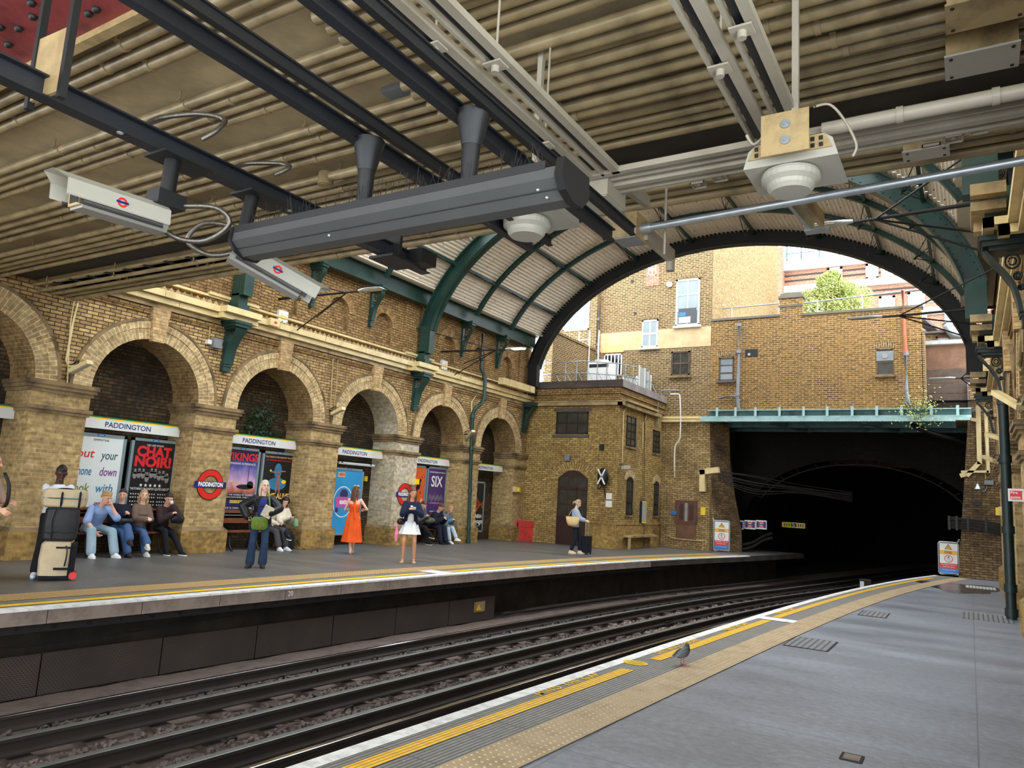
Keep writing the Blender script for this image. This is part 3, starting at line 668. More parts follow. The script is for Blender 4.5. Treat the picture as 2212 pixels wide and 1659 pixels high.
# ---------------------------------------------------------------- arcades along both platforms
YC = [9.13+3.45*i for i in range(-4, 5)]; PIERS = [YC[0]-1.725+3.45*i for i in range(10)]
RA = 1.2; ZS = 3.3; DN = 0.92
def arcade(xf, s, side, yend, bays):
    """xf = front face X, s = +1 if the station lies towards +X. d = distance out of the wall"""
    X = lambda d: xf+s*d
    ztop = 5.25
    y0, y1 = YC[bays[0]]-1.725, yend
    mb = MB()
    # front face strips
    for i in bays:
        yc = YC[i]; n = 28
        for k in range(n):
            a0, a1 = math.pi*k/n, math.pi*(k+1)/n
            ya, yb = yc-RA*math.cos(a0), yc-RA*math.cos(a1); za, zb = ZS+RA*math.sin(a0), ZS+RA*math.sin(a1)
            mb.add([(X(0), ya, za), (X(0), yb, zb), (X(0), yb, ztop), (X(0), ya, ztop)], [(0, 1, 2, 3)])
        a, b = yc+RA, (min(yc+1.725+0.525, yend) if i == bays[-1] else yc+1.725+0.525)
        mb.add([(X(0), a, ZS), (X(0), b, ZS), (X(0), b, ztop), (X(0), a, ztop)], [(0, 1, 2, 3)])
    a = YC[bays[0]]-RA
    mb.add([(X(0), a-1.05, ZS), (X(0), a, ZS), (X(0), a, ztop), (X(0), a-1.05, ztop)], [(0, 1, 2, 3)])
    struct(mb.build('wall_'+side, 'brick_yellow'), 'yellow stock brick arcade wall above the arches')
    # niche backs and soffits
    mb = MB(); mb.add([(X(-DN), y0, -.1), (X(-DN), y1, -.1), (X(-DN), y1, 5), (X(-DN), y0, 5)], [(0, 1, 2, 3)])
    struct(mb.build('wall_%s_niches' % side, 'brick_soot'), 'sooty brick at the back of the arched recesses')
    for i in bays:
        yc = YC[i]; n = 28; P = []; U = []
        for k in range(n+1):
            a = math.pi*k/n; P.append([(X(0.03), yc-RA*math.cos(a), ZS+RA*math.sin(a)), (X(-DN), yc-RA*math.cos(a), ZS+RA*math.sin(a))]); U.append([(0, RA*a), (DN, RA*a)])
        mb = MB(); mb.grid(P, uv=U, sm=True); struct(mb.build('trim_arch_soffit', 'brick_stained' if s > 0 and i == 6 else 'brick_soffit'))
        mb = MB()
        for r0, r1, dd, mi in ((RA, RA+0.235, 0.03, 0), (RA+0.235, RA+0.40, 0.05, 0)):
            P = [[(X(dd), yc-r*math.cos(math.pi*k/36), ZS+r*math.sin(math.pi*k/36)) for r in (r0, r1)] for k in range(37)]
            U = [[(r-RA+0.002, 1.35*math.pi*k/36) for r in (r0, r1)] for k in range(37)]
            mb.grid(P, uv=U)
            P = [[(X(d), yc-r0*math.cos(math.pi*k/36), ZS+r0*math.sin(math.pi*k/36)) for d in (dd-0.03, dd)] for k in range(37)]; mb.grid(P)
        for d0, d1, r in ((0.0, 0.075, RA+0.44), (0.0, 0.075, RA+0.39)):
            mb.grid([[(X(d), yc-r*math.cos(math.pi*k/36), ZS+r*math.sin(math.pi*k/36)) for d in (d0, d1)] for k in range(37)], mi=1)
        mb.grid([[(X(0.075), yc-r*math.cos(math.pi*k/36), ZS+r*math.sin(math.pi*k/36)) for r in (RA+0.39, RA+0.44)] for k in range(37)], mi=1)
        struct(mb.build('trim_arch_ring', ['brick_voussoir', 'stone_dirty']), 'arch ring of rubbed bricks')
        mb = MB(); w0, w1 = 0.13, 0.21; z0, z1 = ZS+RA-0.05, 5.17
        v = [(X(d), yc+sg*w, z) for d in (0, 0.13) for (w, z) in ((w0, z0), (w1, z1)) for sg in (-1, 1)]
        mb.add(v, [(4, 5, 7, 6), (0, 4, 6, 2), (1, 5, 7, 3), (0, 1, 5, 4), (2, 3, 7, 6)])
        struct(mb.build('trim_keystone', 'brick_keystone'), 'tapered brick keystone')
    # piers
    piers = sorted(set([i for i in bays]+[bays[-1]+1]))
    for i in piers:
        yc = PIERS[i]; hw = 0.525
        if yc-hw > yend: continue
        mb = MB()
        mb.box(X(0), X(-DN), yc-hw, yc+hw, 0.5, 2.72)
        mb.box(X(0.09), X(-DN), yc-hw-0.07, yc+hw+0.07, 0, 0.50, 1)
        # chamfered plinth top
        a, b = X(0.09), X(0.0); pv = [(a, yc-hw-0.07, .5), (a, yc+hw+0.07, .5), (b, yc+hw, .58), (b, yc-hw, .58), (X(-DN), yc-hw-.07, .5), (X(-DN), yc-hw, .58), (X(-DN), yc+hw+.07, .5), (X(-DN), yc+hw, .58)]
        mb.add(pv, [(0, 1, 2, 3), (0, 3, 5, 4), (1, 6, 7, 2)], 2)
        for z0, z1, e, mi in ((2.70, 2.76, .04, 2), (2.76, 2.83, .075, 2), (2.83, 3.08, .02, 0), (3.08, 3.15, .06, 2), (3.15, 3.22, .10, 2), (3.22, 3.3, .13, 2)):
            mb.box(X(e), X(-DN), yc-hw-e, yc+hw+e, z0, z1, mi)
        struct(mb.build('wall_%s_pier' % side, ['brick_stained' if (s > 0 and abs(yc-17.755) < .1) else 'brick_pier', 'brick_plinth', 'stone_dirty']), 'brick pier of the arcade')
    # upper wall with blind arches
    bl = []
    for c in (0.55, 7.45, 14.35, 21.3):
        bl += [c-1.85, c, c+1.85]
    bl = [b for b in bl if y0+0.6 < b < yend-0.6]
    zb0, zs, rb, zt = 5.95, 6.45, 0.37, 8.35
    mb = MB(); cur = y0
    for b in bl:
        mb.add([(X(0), cur, 5.2), (X(0), b-rb, 5.2), (X(0), b-rb, zt), (X(0), cur, zt)], [(0, 1, 2, 3)])
        mb.add([(X(0), b-rb, 5.2), (X(0), b+rb, 5.2), (X(0), b+rb, zb0), (X(0), b-rb, zb0)], [(0, 1, 2, 3)])
        n = 14
        for k in range(n):
            a0, a1 = math.pi*k/n, math.pi*(k+1)/n; ya, yb = b-rb*math.cos(a0), b-rb*math.cos(a1); za, zb = zs+rb*math.sin(a0), zs+rb*math.sin(a1)
            mb.add([(X(0), ya, za), (X(0), yb, zb), (X(0), yb, zt), (X(0), ya, zt)], [(0, 1, 2, 3)])
            mb.add([(X(0), ya, za), (X(0), yb, zb), (X(-.14), yb, zb), (X(-.14), ya, za)], [(0, 1, 2, 3)], 1)
        mb.add([(X(0), b-rb, zb0), (X(-.14), b-rb, zb0), (X(-.14), b-rb, zs), (X(0), b-rb, zs)], [(0, 1, 2, 3)], 1)
        mb.add([(X(0), b+rb, zb0), (X(-.14), b+rb, zb0), (X(-.14), b+rb, zs), (X(0), b+rb, zs)], [(0, 1, 2, 3)], 1)
        mb.add([(X(0), b-rb, zb0), (X(0), b+rb, zb0), (X(-.14), b+rb, zb0), (X(-.14), b-rb, zb0)], [(0, 1, 2, 3)], 1)
        mb.add([(X(-.14), b-rb, zb0), (X(-.14), b+rb, zb0), (X(-.14), b+rb, zs+rb), (X(-.14), b-rb, zs+rb)], [(0, 1, 2, 3)])
        P = [[(X(.02), b-r*math.cos(math.pi*k/20), zs+r*math.sin(math.pi*k/20)) for r in (rb, rb+.24)] for k in range(21)]
        mb.grid(P, mi=2, uv=[[(r-rb, 0.5*math.pi*k/20) for r in (rb, rb+.24)] for k in range(21)])
        mb.box(X(0), X(.035), b-.05, b+.05, zs+rb, zs+rb+.3, 2)
        cur = b+rb
    mb.add([(X(0), cur, 5.2), (X(0), yend, 5.2), (X(0), yend, zt), (X(0), cur, zt)], [(0, 1, 2, 3)])
    for c in (0.55, 7.45, 14.35, 21.3):
        for e in (-3.05, 3.05):
            if y0+.3 < c+e < yend-.3: mb.box(X(0), X(.06), c+e-.33, c+e+.33, 5.6, 7.6)
    struct(mb.build('wall_%s_upper' % side, ['brick_tan_upper', 'brick_soffit', 'brick_ring_upper']), 'upper brick wall with small blind arches')
    mb = MB()
    for z0, z1, e in ((5.02, 5.08, .03), (5.08, 5.16, .06), (5.16, 5.24, .03)): mb.box(X(0), X(e), y0, yend, z0, z1)
    struct(mb.build('trim_string_%s' % side, 'brick_tan_upper'), 'moulded brick string course')
arcade(-14.7, 1, 'left', 24.97, list(range(2, 9)))
arcade(0.74, -1, 'right', 27.9, list(range(3, 9)))
# cream cable boxes running on the cornice of the left wall, jutting round each console
def trunk(x0, x1, z0, z1, jogs, y0, y1, out, mat, s=1):
    mb = MB(); cur = y0
    for (a, b) in jogs:
        if a > cur: mb.box(x0, x1, cur, a, z0, z1)
        mb.box(x0+s*out, x1+s*out, a, b, z0, z1); mb.box(x0, x1+s*out, a-0.14 if a > y0 else a, a+.002, z0, z1); mb.box(x0, x1+s*out, b-.002, b+0.14, z0, z1)
        cur = b+0.002
    if cur < y1: mb.box(x0, x1, cur, y1, z0, z1)
    return mb
def joints(mb, x, z0, z1, y0, y1, mi=1, s=1):
    y = y0
    while y < y1: mb.box(x, x+0.004*s, y, y+0.012, z0, z1, mi); y += 1.55
JL = [(10.55, 11.25), (17.5, 18.2), (24.35, 24.95)]
mb = trunk(-14.7, -14.42, 5.42, 5.56, JL[:2], 7.0, 24.9, 0.26, 'cream'); joints(mb, -14.42, 5.42, 5.56, 7.5, 24); tag(mb.build('cable_box', ['cream_paint', 'cream_dirty']), 'upper and wider cream cable box along the far wall cornice', 'cable trunking')
mb = trunk(-14.7, -14.5, 5.29, 5.41, JL[:2], 7.0, 24.9, 0.22, 'cream'); joints(mb, -14.5, 5.29, 5.41, 7.9, 24); tag(mb.build('cable_box', ['cream_paint', 'cream_dirty']), 'lower cream cable box tucked under the wide one on the far wall cornice', 'cable trunking')
mb = MB(); mb.box(-14.64, -14.6, 7.0, 10.6, 5.18, 5.285); mb.box(-14.64, -14.6, 11.2, 17.5, 5.18, 5.285); mb.box(-14.64, -14.6, 18.2, 24.4, 5.18, 5.285); struct(mb.build('trim_cornice_left', 'cream_dirty'), 'painted flat band under the cable boxes')
mb = MB(); mb.box(-14.7, -14.6, 7.0, 24.9, 5.75, 5.80); mb.box(-14.7, -14.56, 10.2, 11.6, 5.8, 5.86); mb.box(-14.7, -14.56, 17.2, 18.6, 5.8, 5.86)
tag(mb.build('cable_tray', 'cream_paint'), 'thin cream cable tray running above the cable boxes on the far wall', 'cable tray')
mb = MB()
for y in np.arange(8, 24.8, 0.16): mb.add([(-14.46, y, 5.56), (-14.46, y+.08, 5.66), (-14.46, y+.16, 5.56)], [(0, 1, 2)]); mb.cyl((-14.62, y, 5.80), (-14.62+.02, y+.03, 5.87), .003, n=3)
tag(mb.build('bird_spikes', 'cream_dirty'), 'bristling bird spikes and mesh along the top of the far cornice', 'bird spikes', kind='stuff')
mb = MB(); mb.box(-14.35, -14.13, 22.1, 24.4, 5.62, 5.86); joints(mb, -14.13, 5.62, 5.86, 22.5, 24.4); tag(mb.build('cable_box', ['cream_paint', 'cream_dirty']), 'short deep cream box on the far cornice next to the end arch', 'cable trunking')
mb = MB(); mb.box(-14.42, -14.3, 11.75, 12.05, 5.42, 5.60); mb.box(-14.3, -14.295, 11.87, 11.95, 5.48, 5.53, 1); tag(mb.build('switch_box', ['cream_paint', 'roundel_red']), 'small cream box with a red mark on the far cornice', 'switch box')
# consoles carrying the main ribs
def console(y, s, xf, label, small=False, mat='green_iron'):
    X = lambda d: xf+s*d
    z0, z1, dep, hw = ((4.12, 5.2, 0.46, 0.13) if not small else (6.27, 7.38, 0.42, 0.07))
    t = thing('iron_console', label, 'bracket', (X(.1), y, z0), 'iron roof consoles')
    mb = MB(); mb.box(X(0), X(.07), y-hw*.7, y+hw*.7, z0, z1-.1); mb.box(X(0), X(.12), y-hw*.8, y+hw*.8, z0, z0+.12); mb.box(X(0), X(.14), y-hw*.9, y+hw*.9, z0+.12, z0+.16)
    mb.build('back_plate', mat, t)
    mb = MB(); H = z1-z0
    prof = [(0.10, .16), (.12, .3), (.17, .5), (.28, .68), (.38, .8), (dep, .92)]
    for sg in (-1, 1):
        P = [[(X(d+e), y+sg*hw*w, z0+H*h) for e in (0, .045)] for (d, h) in prof for w in (1,)]
        mb.grid(P); 
    P = [[(X(d+.045), y-hw, z0+H*h), (X(d+.045), y+hw, z0+H*h)] for d, h in cr2(prof)]; mb.grid(P, sm=True)
    P = [[(X(d), y-hw, z0+H*h), (X(d), y+hw, z0+H*h)] for d, h in cr2(prof)]; mb.grid(P, sm=True)
    mb.build('curved_strut', mat, t)
    mb = MB()
    for (d, h, r) in ((.19, .80, .085 if not small else .07), (.14, .62, .045), (.11, .48, .03)):
        pts = [(X(d+r*math.cos(a)*.9), y, z0+H*h+r*1.1*math.sin(a)) for a in [k*math.pi/8 for k in range(16)]]; mb.tube(pts, .014, 5, closed=True)
        pts = [(X(d+r*.5*math.cos(a)), y, z0+H*h+r*.6*math.sin(a)) for a in [k*math.pi/4 for k in range(8)]]; mb.tube(pts, .012, 4, closed=True)
    mb.build('scrollwork', mat, t)
    mb = MB()
    for a, b, e, w in ((z1-.10, z1-.05, dep-.02, hw*1.25), (z1-.05, z1+.02, dep+.05, hw*1.6), (z1+.02, z1+.09, dep+.08, hw*1.8)): mb.box(X(0), X(e), y-w, y+w, a, b)
    mb.build('cap', mat, t)
    return t
def cr2(prof):
    return [(p[0], p[1]) for p in cr([(a, b, 0) for a, b in prof], 4)]
cA = console(10.9, 1, -14.7, 'green iron console on the far wall beside the grey junction box')
dup(cA, (0, 6.95, 0), 'green iron console on the far wall under the middle roof rib')
dup(cA, (0, 13.7, 0), 'green iron console in the corner under the end roof rib on the far side')
cB = console(13.28, 1, -14.7, 'small green console under the far eaves beam, first of the row of four', True)
dup(cB, (0, 2.3, 0), 'small green console under the far eaves beam behind the nearer wall lamp')
dup(cB, (0, 6.9, 0), 'small green console under the far eaves beam just past the middle roof rib')
dup(cB, (0, 9.15, 0), 'small green console under the far eaves beam behind the lit wall lamp')
cC = console(10.9, -1, 0.74, 'big dark iron scroll console at the right edge of the view', mat='green_black')
dup(cC, (0, 6.95, 0), 'dark iron scroll console on the near wall beside the tilted cream light fitting')
dup(cC, (0, 13.7, 0), 'dark iron scroll console on the near wall, lowest one next to the white-lit conduit')
cD = console(13.28, -1, 0.74, 'small console under the near eaves, hidden among the cable boxes', True, 'green_black')
# ---------------------------------------------------------------- roof
RXC, RZC, RA_, RB_ = -7.05, 5.9, 7.62, 5.2
def ell(th, da=0.0, db=None):
    db = da if db is None else db
    return (RXC+(RA_+da)*math.sin(th), RZC+(RB_+db)*math.cos(th))
TH0 = -1.19
def roof_sheet(th0, th1, y0, y1, name, label):
    n = int((th1-th0)*6.4/0.0205); P = []
    for k in range(n+1):
        th = th0+(th1-th0)*k/n; ph = (k % 6); off = [0, .0, .022, .034, .034, .022][ph]
        x, z = ell(th, off+0.02); P.append([(x, y, z) for y in (y0, y1)])
    mb = MB(); mb.grid(P)
    return struct(mb.build(name, 'roof_sheet'), label)
roof_sheet(-1.18, 1.18, 17.5, 24.75, 'ceiling', 'corrugated cream roof sheeting near the tunnel end')
roof_sheet(-1.18, -0.84, YB, 17.5, 'ceiling', 'corrugated roof sheeting over the far platform')
roof_sheet(0.80, 1.18, YB, 17.5, 'ceiling', 'corrugated roof sheeting over the near platform')
mb = MB()      # fixing bolts seen as dots
r = random.Random(4)
for y in np.arange(11.4, 24.7, 0.78):
    for k in range(44):
        th = -1.15+k*0.0525+0.0035*math.sin(y*7)
        if y < 17.4 and -0.84 < th < 0.8: continue
        x, z = ell(th, -0.0); mb.cyl((x, y, z+.02), (x-.03*math.sin(th), y, z-.012), .009, n=4, caps=True, sm=False)
tag(mb.build('roof_bolts', 'soot_iron'), 'rows of small dark fixing bolts dotting the corrugated roof', 'bolts', kind='stuff')
# roof lantern glazing
mb = MB(); mg = MB()
for y in np.arange(YB, 17.6, 0.9):
    P = [[(ell(th, e)[0], y+dy, ell(th, e)[1]) for (dy, e) in ((-.025, .0), (-.025, .09), (.025, .09), (.025, .0))] for th in np.linspace(-0.84, 0.80, 18)]; mb.grid(P)
struct(mb.build('window_1', 'white_gloss'), 'glazing bars of the roof light')
mb = MB()
for th in (-0.84, -0.42, 0.0, .4, .8):
    x, z = ell(th, .0); mb.beam((x, YB, z), (x, 17.5, z), .1, .12)
struct(mb.build('window_2', 'white_gloss'), 'frame of the roof light')
def rib(y, hw, depth, mat, label, name='roof_rib', fl=0.02, e0=0.0, rivets=False, th0=-1.42, th1=1.42, bracket=True):
    t = thing(name, label, 'roof rib', (RXC, y, RZC+RB_-.3), 'curved roof ribs')
    T = [th0+(th1-th0)*k/56 for k in range(57)]
    def pr(d0, d1, w, mbx, mi=0):
        for th_ in (0,):
            P = [[(ell(th, -a)[0], y+b, ell(th, -a)[1]) for (a, b) in ((d0, -w), (d0, w), (d1, w), (d1, -w), (d0, -w))] for th in T]
            mbx.grid(P, sm=False, mi=mi)
            for i in (0, -1): mbx.add(P[i][:4], [(0, 1, 2, 3)], mi)
    a = MB(); pr(e0, depth+e0, fl, a); a.build('web', mat, t)
    a = MB(); pr(depth+e0-.025, depth+e0, hw, a); a.build('lower_flange', mat, t)
    a = MB(); pr(e0, e0+.025, hw, a); a.build('upper_flange', mat, t)
    if rivets:
        a = MB()
        for th in np.linspace(th0, th1, 90):
            for dd in (.09, depth-.09): 
                x, z = ell(th, -(dd+e0)); a.sph((x, y-fl-.004, z), .018, 6)
        a.build('rivets', mat, t)['kind'] = 'stuff'
    return t
rib(24.7, .16, .48, 'arch_black', 'deep black end arch of the roof framing the view of the buildings', e0=-0.05, fl=.05)
rib(17.85, .17, .44, 'green_iron', 'heavy riveted green roof rib between the two lamps', e0=0.03, rivets=True)
rib(10.9, .17, .44, 'green_iron', 'heavy green roof rib, nearest one, largely behind the bridge', e0=0.03, rivets=True)
for y, s_ in ((20.15, 'slender roof rib just beyond the middle heavy rib'), (22.4, 'slender roof rib nearest the black end arch'), (13.2, 'slender roof rib behind the hanging display'), (15.5, 'slender roof rib before the middle heavy rib')):
    rib(y, .05, .15, 'green_iron', s_, e0=0.0, th0=-1.22, th1=1.22, fl=.012)
def foot(y, xw, s, mat):
    mb = MB(); x0 = xw+s*.05
    mb.box(x0, x0+s*.42, y-.16, y+.16, 5.56, 5.7); mb.box(x0+s*.04, x0+s*.36, y-.13, y+.13, 5.7, 5.95)
    x, z = ell(-1.42 if s > 0 else 1.42, -.25); mb.box(x-.2, x+.2, y-.13, y+.13, 5.9, z+.12)
    return struct(mb.build('trim_rib_foot', mat), 'iron foot of a roof rib')
for y in (10.9, 17.85, 24.6):
    foot(y, -14.7, 1, 'green_iron' if y < 24 else 'arch_black'); foot(y, .74, -1, 'green_iron' if y < 24 else 'arch_black')
purl = [(-1.0+i*0.2857) for i in range(8)]
names = ['lowest on the far side', 'second up on the far side', 'third up on the far side', 'just left of the crown', 'just right of the crown', 'third up on the near side', 'second up on the near side', 'lowest on the near side']
for th, nm in zip(purl, names):
    x, z = ell(th, -.06); segs = [(17.85, 24.7)] if abs(th) < .8 else [(10.9, 17.85), (17.85, 24.7)]
    t = thing('roof_purlin', 'green roof purlin with hanging tie rod, '+nm, 'purlin', (x, 21, z), 'roof purlins')
    for (a, b) in segs:
        mb = MB(); mb.beam((x, a, z), (x, b, z), .07, .11); mb.build('beam', 'green_iron', t)
        mb = MB(); n = 3; dy = (b-a)/n
        dn = Vector((math.sin(th)*-.42, 0, -math.cos(th)*.42))
        for k in range(n):
            y0_, y1_ = a+k*dy, a+(k+1)*dy; c = Vector((x, (y0_+y1_)/2, z))
            mb.tube([Vector((x, y0_+.05, z)), c+dn, Vector((x, y1_-.05, z))], .012, 5)
            for e in (-.16, .16): mb.tube([c+Vector((0, e*1.0, 0)), c+dn], .016, 5)
            mb.sph(c+dn, .035, 8)
        mb.build('tie_rod', 'black_iron', t)
for sx, xx, lab in ((-1, -14.42, 'green riveted eaves beam along the top of the far wall'), (1, .44, 'green riveted eaves beam along the top of the near wall')):
    t = thing('eaves_beam', lab, 'beam', (xx, 18, 7.4))
    mb = MB(); mb.box(xx-.02, xx+.02, YB, 24.7, 7.44, 7.9); mb.build('web', 'green_iron', t)
    mb = MB(); mb.box(xx-.11, xx+.11, YB, 24.7, 7.42, 7.45); mb.box(xx-.11, xx+.11, YB, 24.7, 7.88, 7.91); mb.build('flange', 'green_iron', t)
mb = MB(); mb.box(-14.9, -14.05, YB, 24.8, 7.9, 7.95); mb.box(-.05, 1.7, YB, 24.8, 7.9, 7.95); struct(mb.build('trim_eaves', 'roof_sheet'), 'eaves closing boards')
mb = MB(); mb.box(.72, 1.75, YB, 24.8, 4.6, 4.7); struct(mb.build('trim_hidden_top', 'brick_soot'))
# ---------------------------------------------------------------- windows on flat walls
def win(parent, ax, pos, a0, a1, z0, z1, nx, ny, fm='white_gloss', gm='glass_pale', s=-1, bar=0.03, fr=0.06, arch=0.0, sill=None, dep=0.08, name='window'):
    """ax 'y': wall Y=pos seen from -Y ; ax 'x': wall X=pos seen from +X (s=+1)"""
    if ax == 'y': Q = lambda a, d, z: (a, pos+s*d, z)
    else: Q = lambda a, d, z: (pos+s*d, a, z)
    def bx(mb, a, b, c, d, e, f, mi=0):
        p = Q(a, e, c); q = Q(b, f, d); mb.box(p[0], q[0], p[1], q[1], p[2], q[2], mi)
    a0, a1 = min(a0, a1), max(a0, a1)
    mb = MB()
    for (p, q, r_, t_) in ((a0, a1, z0, z0+fr), (a0, a1, z1-fr, z1), (a0, a0+fr, z0, z1), (a1-fr, a1, z0, z1)): bx(mb, p, q, r_, t_, -.01, .03)
    for i in range(1, nx): c = a0+(a1-a0)*i/nx; bx(mb, c-bar/2, c+bar/2, z0, z1, -.01, .02)
    for i in range(1, ny): c = z0+(z1-z0)*i/ny; b_ = bar*(1.6 if i == ny//2 else 1); bx(mb, a0, a1, c-b_/2, c+b_/2, -.01, .022)
    if arch:
        n = 8
        for k in range(n):
            u0, u1 = k/n, (k+1)/n; h = lambda u: z1+arch*math.sin(math.pi*u)
            v = [Q(a0+(a1-a0)*u0, .02, z1), Q(a0+(a1-a0)*u1, .02, z1), Q(a0+(a1-a0)*u1, .02, h(u1)), Q(a0+(a1-a0)*u0, .02, h(u0))]; mb.add(v, [(0, 1, 2, 3)])
    w_ = mb.build(name, fm, parent)
    mb = MB(); bx(mb, a0+fr*.6, a1-fr*.6, z0+fr*.6, z1-fr*.6, -.005, .004); mb.build('pane', gm, w_)
    if sill:
        mb = MB(); bx(mb, a0-.08, a1+.08, z0-.09, z0, 0, .12); mb.build('sill', sill, w_)
    return w_
def lintel(parent, ax, pos, a0, a1, z, h, mat, s=-1):
    mb = MB(); a0, a1 = min(a0, a1), max(a0, a1); n = 10; P = []; U = []
    for k in range(n+1):
        u = k/n; b = .06*math.sin(math.pi*u); a = a0+(a1-a0)*u
        f = (lambda zz: (a, pos+s*.015, zz)) if ax == 'y' else (lambda zz: (pos+s*.015, a, zz))
        P.append([f(z+b), f(z+b+h)]); U.append([(0.0, a), (h, a)])
    mb.grid(P, uv=U); mb.build('brick_lintel', mat, parent)
def px_y(x, y, Y): p = uy(x, y, Y); return p.x, p.z
def px_x(x, y, X): p = ux(x, y, X); return p.y, p.z
YP = 29.5
# ---------------------------------------------------------------- signal house at the end of the far platform
H = thing('signal_house', 'two-storey yellow brick station building with a dark arched door beyond the far platform', 'building', (-12.7, 27, 0))
HX, HY0, HY1, HZ = -10.83, 24.97, 29.7, 5.86
mb = MB()
mb.add([(-14.75, HY0, 0), (HX, HY0, 0), (HX, HY0, HZ), (-14.75, HY0, HZ)], [(0, 1, 2, 3)])
mb.add([(HX, HY0, 0), (HX, HY1, 0), (HX, HY1, HZ), (HX, HY0, HZ)], [(0, 1, 2, 3)])
mb.add([(-14.75, HY0, HZ), (HX, HY0, HZ), (HX, HY1, HZ), (-14.75, HY1, HZ)], [(0, 1, 2, 3)])
mb.build('wall', 'brick_signal_house', H)
mb = MB(); mb.box(-12.0, HX+.05, HY0-.05, HY0+.1, 0, .86); mb.box(HX-.1, HX+.05, HY0+.1, HY1, 0, .86); mb.box(-12.0, HX+.07, HY0-.07, HY0, .861, .92); mb.box(HX, HX+.07, HY0, HY1, .861, .92); mb.build('plinth', 'brick_plinth', H)
mb = MB(); mb.box(-14.75, HX+.16, HY0-.16, HY1, HZ, HZ+.27); mb.build('parapet', 'lead_flashing', H)
mb = MB(); mb.box(HX+.16, HX+.165, HY0-.16, HY1, HZ, HZ+.27); mb.build('parapet_side', 'lead_light', H)
mb = MB()
for z0, z1, e in ((5.38, 5.5, .08), (5.62, 5.86, .07)): mb.box(-14.75, HX+e, HY0-e, HY1, z0, z1)
mb.build('brick_band', 'brick_tan_upper', H)
x0, z1_ = px_y(1203, 890, HY0); x1, z0_ = px_y(1270, 938, HY0)
win(H, 'y', HY0, x0, x1, z0_, z1_, 3, 2, 'black_iron', 'glass_brown', bar=.035, fr=.05)
mb = MB(); mb.box(x0-.1, x1+.1, HY0-.04, HY0, z1_+.02, z1_+.12); mb.box(x0-.15, x1+.05, HY0-.05, HY0, z0_-.12, z0_-.03); mb.build('window_trim', 'lead_flashing', H)
# arched door
x0, _ = px_y(1203, 1100, HY0); x1, _ = px_y(1268, 1100, HY0); zt = 2.45
d = MB(); n = 10; arc = .32
def dz(u): return zt+arc*math.sin(math.pi*u)
d.add([(x0+(x1-x0)*k/n, HY0-.012, dz(k/n)) for k in range(n+1)]+[(x1, HY0-.012, 0), (x0, HY0-.012, 0)], [tuple(range(n+3))])
dr = d.build('door', 'wood_dark', H)
mb = MB()
w_ = x1-x0
for (u0, u1, a, b) in ((.06, .33, 1.5, 2.0), (.36, .63, 1.5, 2.0), (.68, .94, 1.5, 2.0), (.06, .33, 1.05, 1.46), (.36, .63, 1.05, 1.46), (.68, .94, 1.05, 1.46)): mb.box(x0+w_*u0, x0+w_*u1, HY0-.016, HY0-.013, a, b)
mb.build('pane', 'glass_brown', dr)
mb = MB()
for (u0, u1) in ((.05, .36), (.38, .64), (.66, .95)): mb.box(x0+w_*u0, x0+w_*u1, HY0-.016, HY0-.013, 2.12, 2.12+.38)
mb.build('fanlight', 'glass_brown', dr)
mb = MB(); mb.box(x0, x1, HY0-.03, HY0-.01, 2.02, 2.1); mb.box(x0+w_*.64, x0+w_*.67, HY0-.03, HY0-.01, 0, 2.1); mb.box(x0, x1, HY0-.03, HY0-.01, .92, .99); mb.sph((x0+.12, HY0-.05, 1.0), .03, 8); mb.build('door_rail', 'wood_dark', dr)
P = [[(x0+w_*.5-(w_/2+e)*math.cos(math.pi*k/16), HY0-.02, zt-.05+(arc+.03+e)*math.sin(math.pi*k/16)) for e in (.0, .34)] for k in range(17)]
mb = MB(); mb.grid(P, uv=[[(e, .12*k) for e in (0, .34)] for k in range(17)]); mb.build('door_arch', 'brick_signal_house', H)
for (a, b, c, d_, ny, ar) in ((1354, 897, 1371, 966, 4, 0), (1411, 928, 1423, 979, 4, 0), (1354, 1036, 1364, 1112, 3, .1), (1413, 1045, 1420, 1113, 3, .1)):
    ya, za = px_x(a, b, HX); yb, zb = px_x(c, d_, HX)
    yb = max(yb, ya+.5) if not ar else max(yb, ya+.45)
    win(H, 'x', HX, ya, yb, zb, za, 2, ny, 'black_iron', 'glass_brown', s=1, bar=.03, fr=.04, arch=ar)
    mb = MB(); mb.box(HX, HX+.05, ya-.08, yb+.12, zb-.1, zb-.02); mb.box(HX, HX+.05, yb, yb+.12, zb, za); mb.build('window_trim', 'stone_dirty', H)
    if ar:
        P = [[(HX+.02, (ya+yb)/2-((yb-ya)/2+.03+e)*math.cos(math.pi*k/12), za+(.12+e)*math.sin(math.pi*k/12)) for e in (.0, .25)] for k in range(13)]
        mb = MB(); mb.grid(P, uv=[[(e, .1*k) for e in (0, .25)] for k in range(13)]); mb.build('window_arch', 'brick_voussoir', H)
# cable boxes along the house
mb = MB(); mb.box(-14.4, HX+.22, HY0-.22, HY0, 5.18, 5.30); mb.box(-14.4, HX+.1, HY0-.1, HY0, 5.33, 5.38)
mb.box(HX, HX+.2, HY0-.22, 28.9, 5.18, 5.32); mb.box(HX, HX+.3, HY0+.1, 28.2, 5.34, 5.42)
tag(mb.build('cable_box', 'cream_dirty'), 'cream cable box bending round the corner of the brick station building', 'cable trunking')
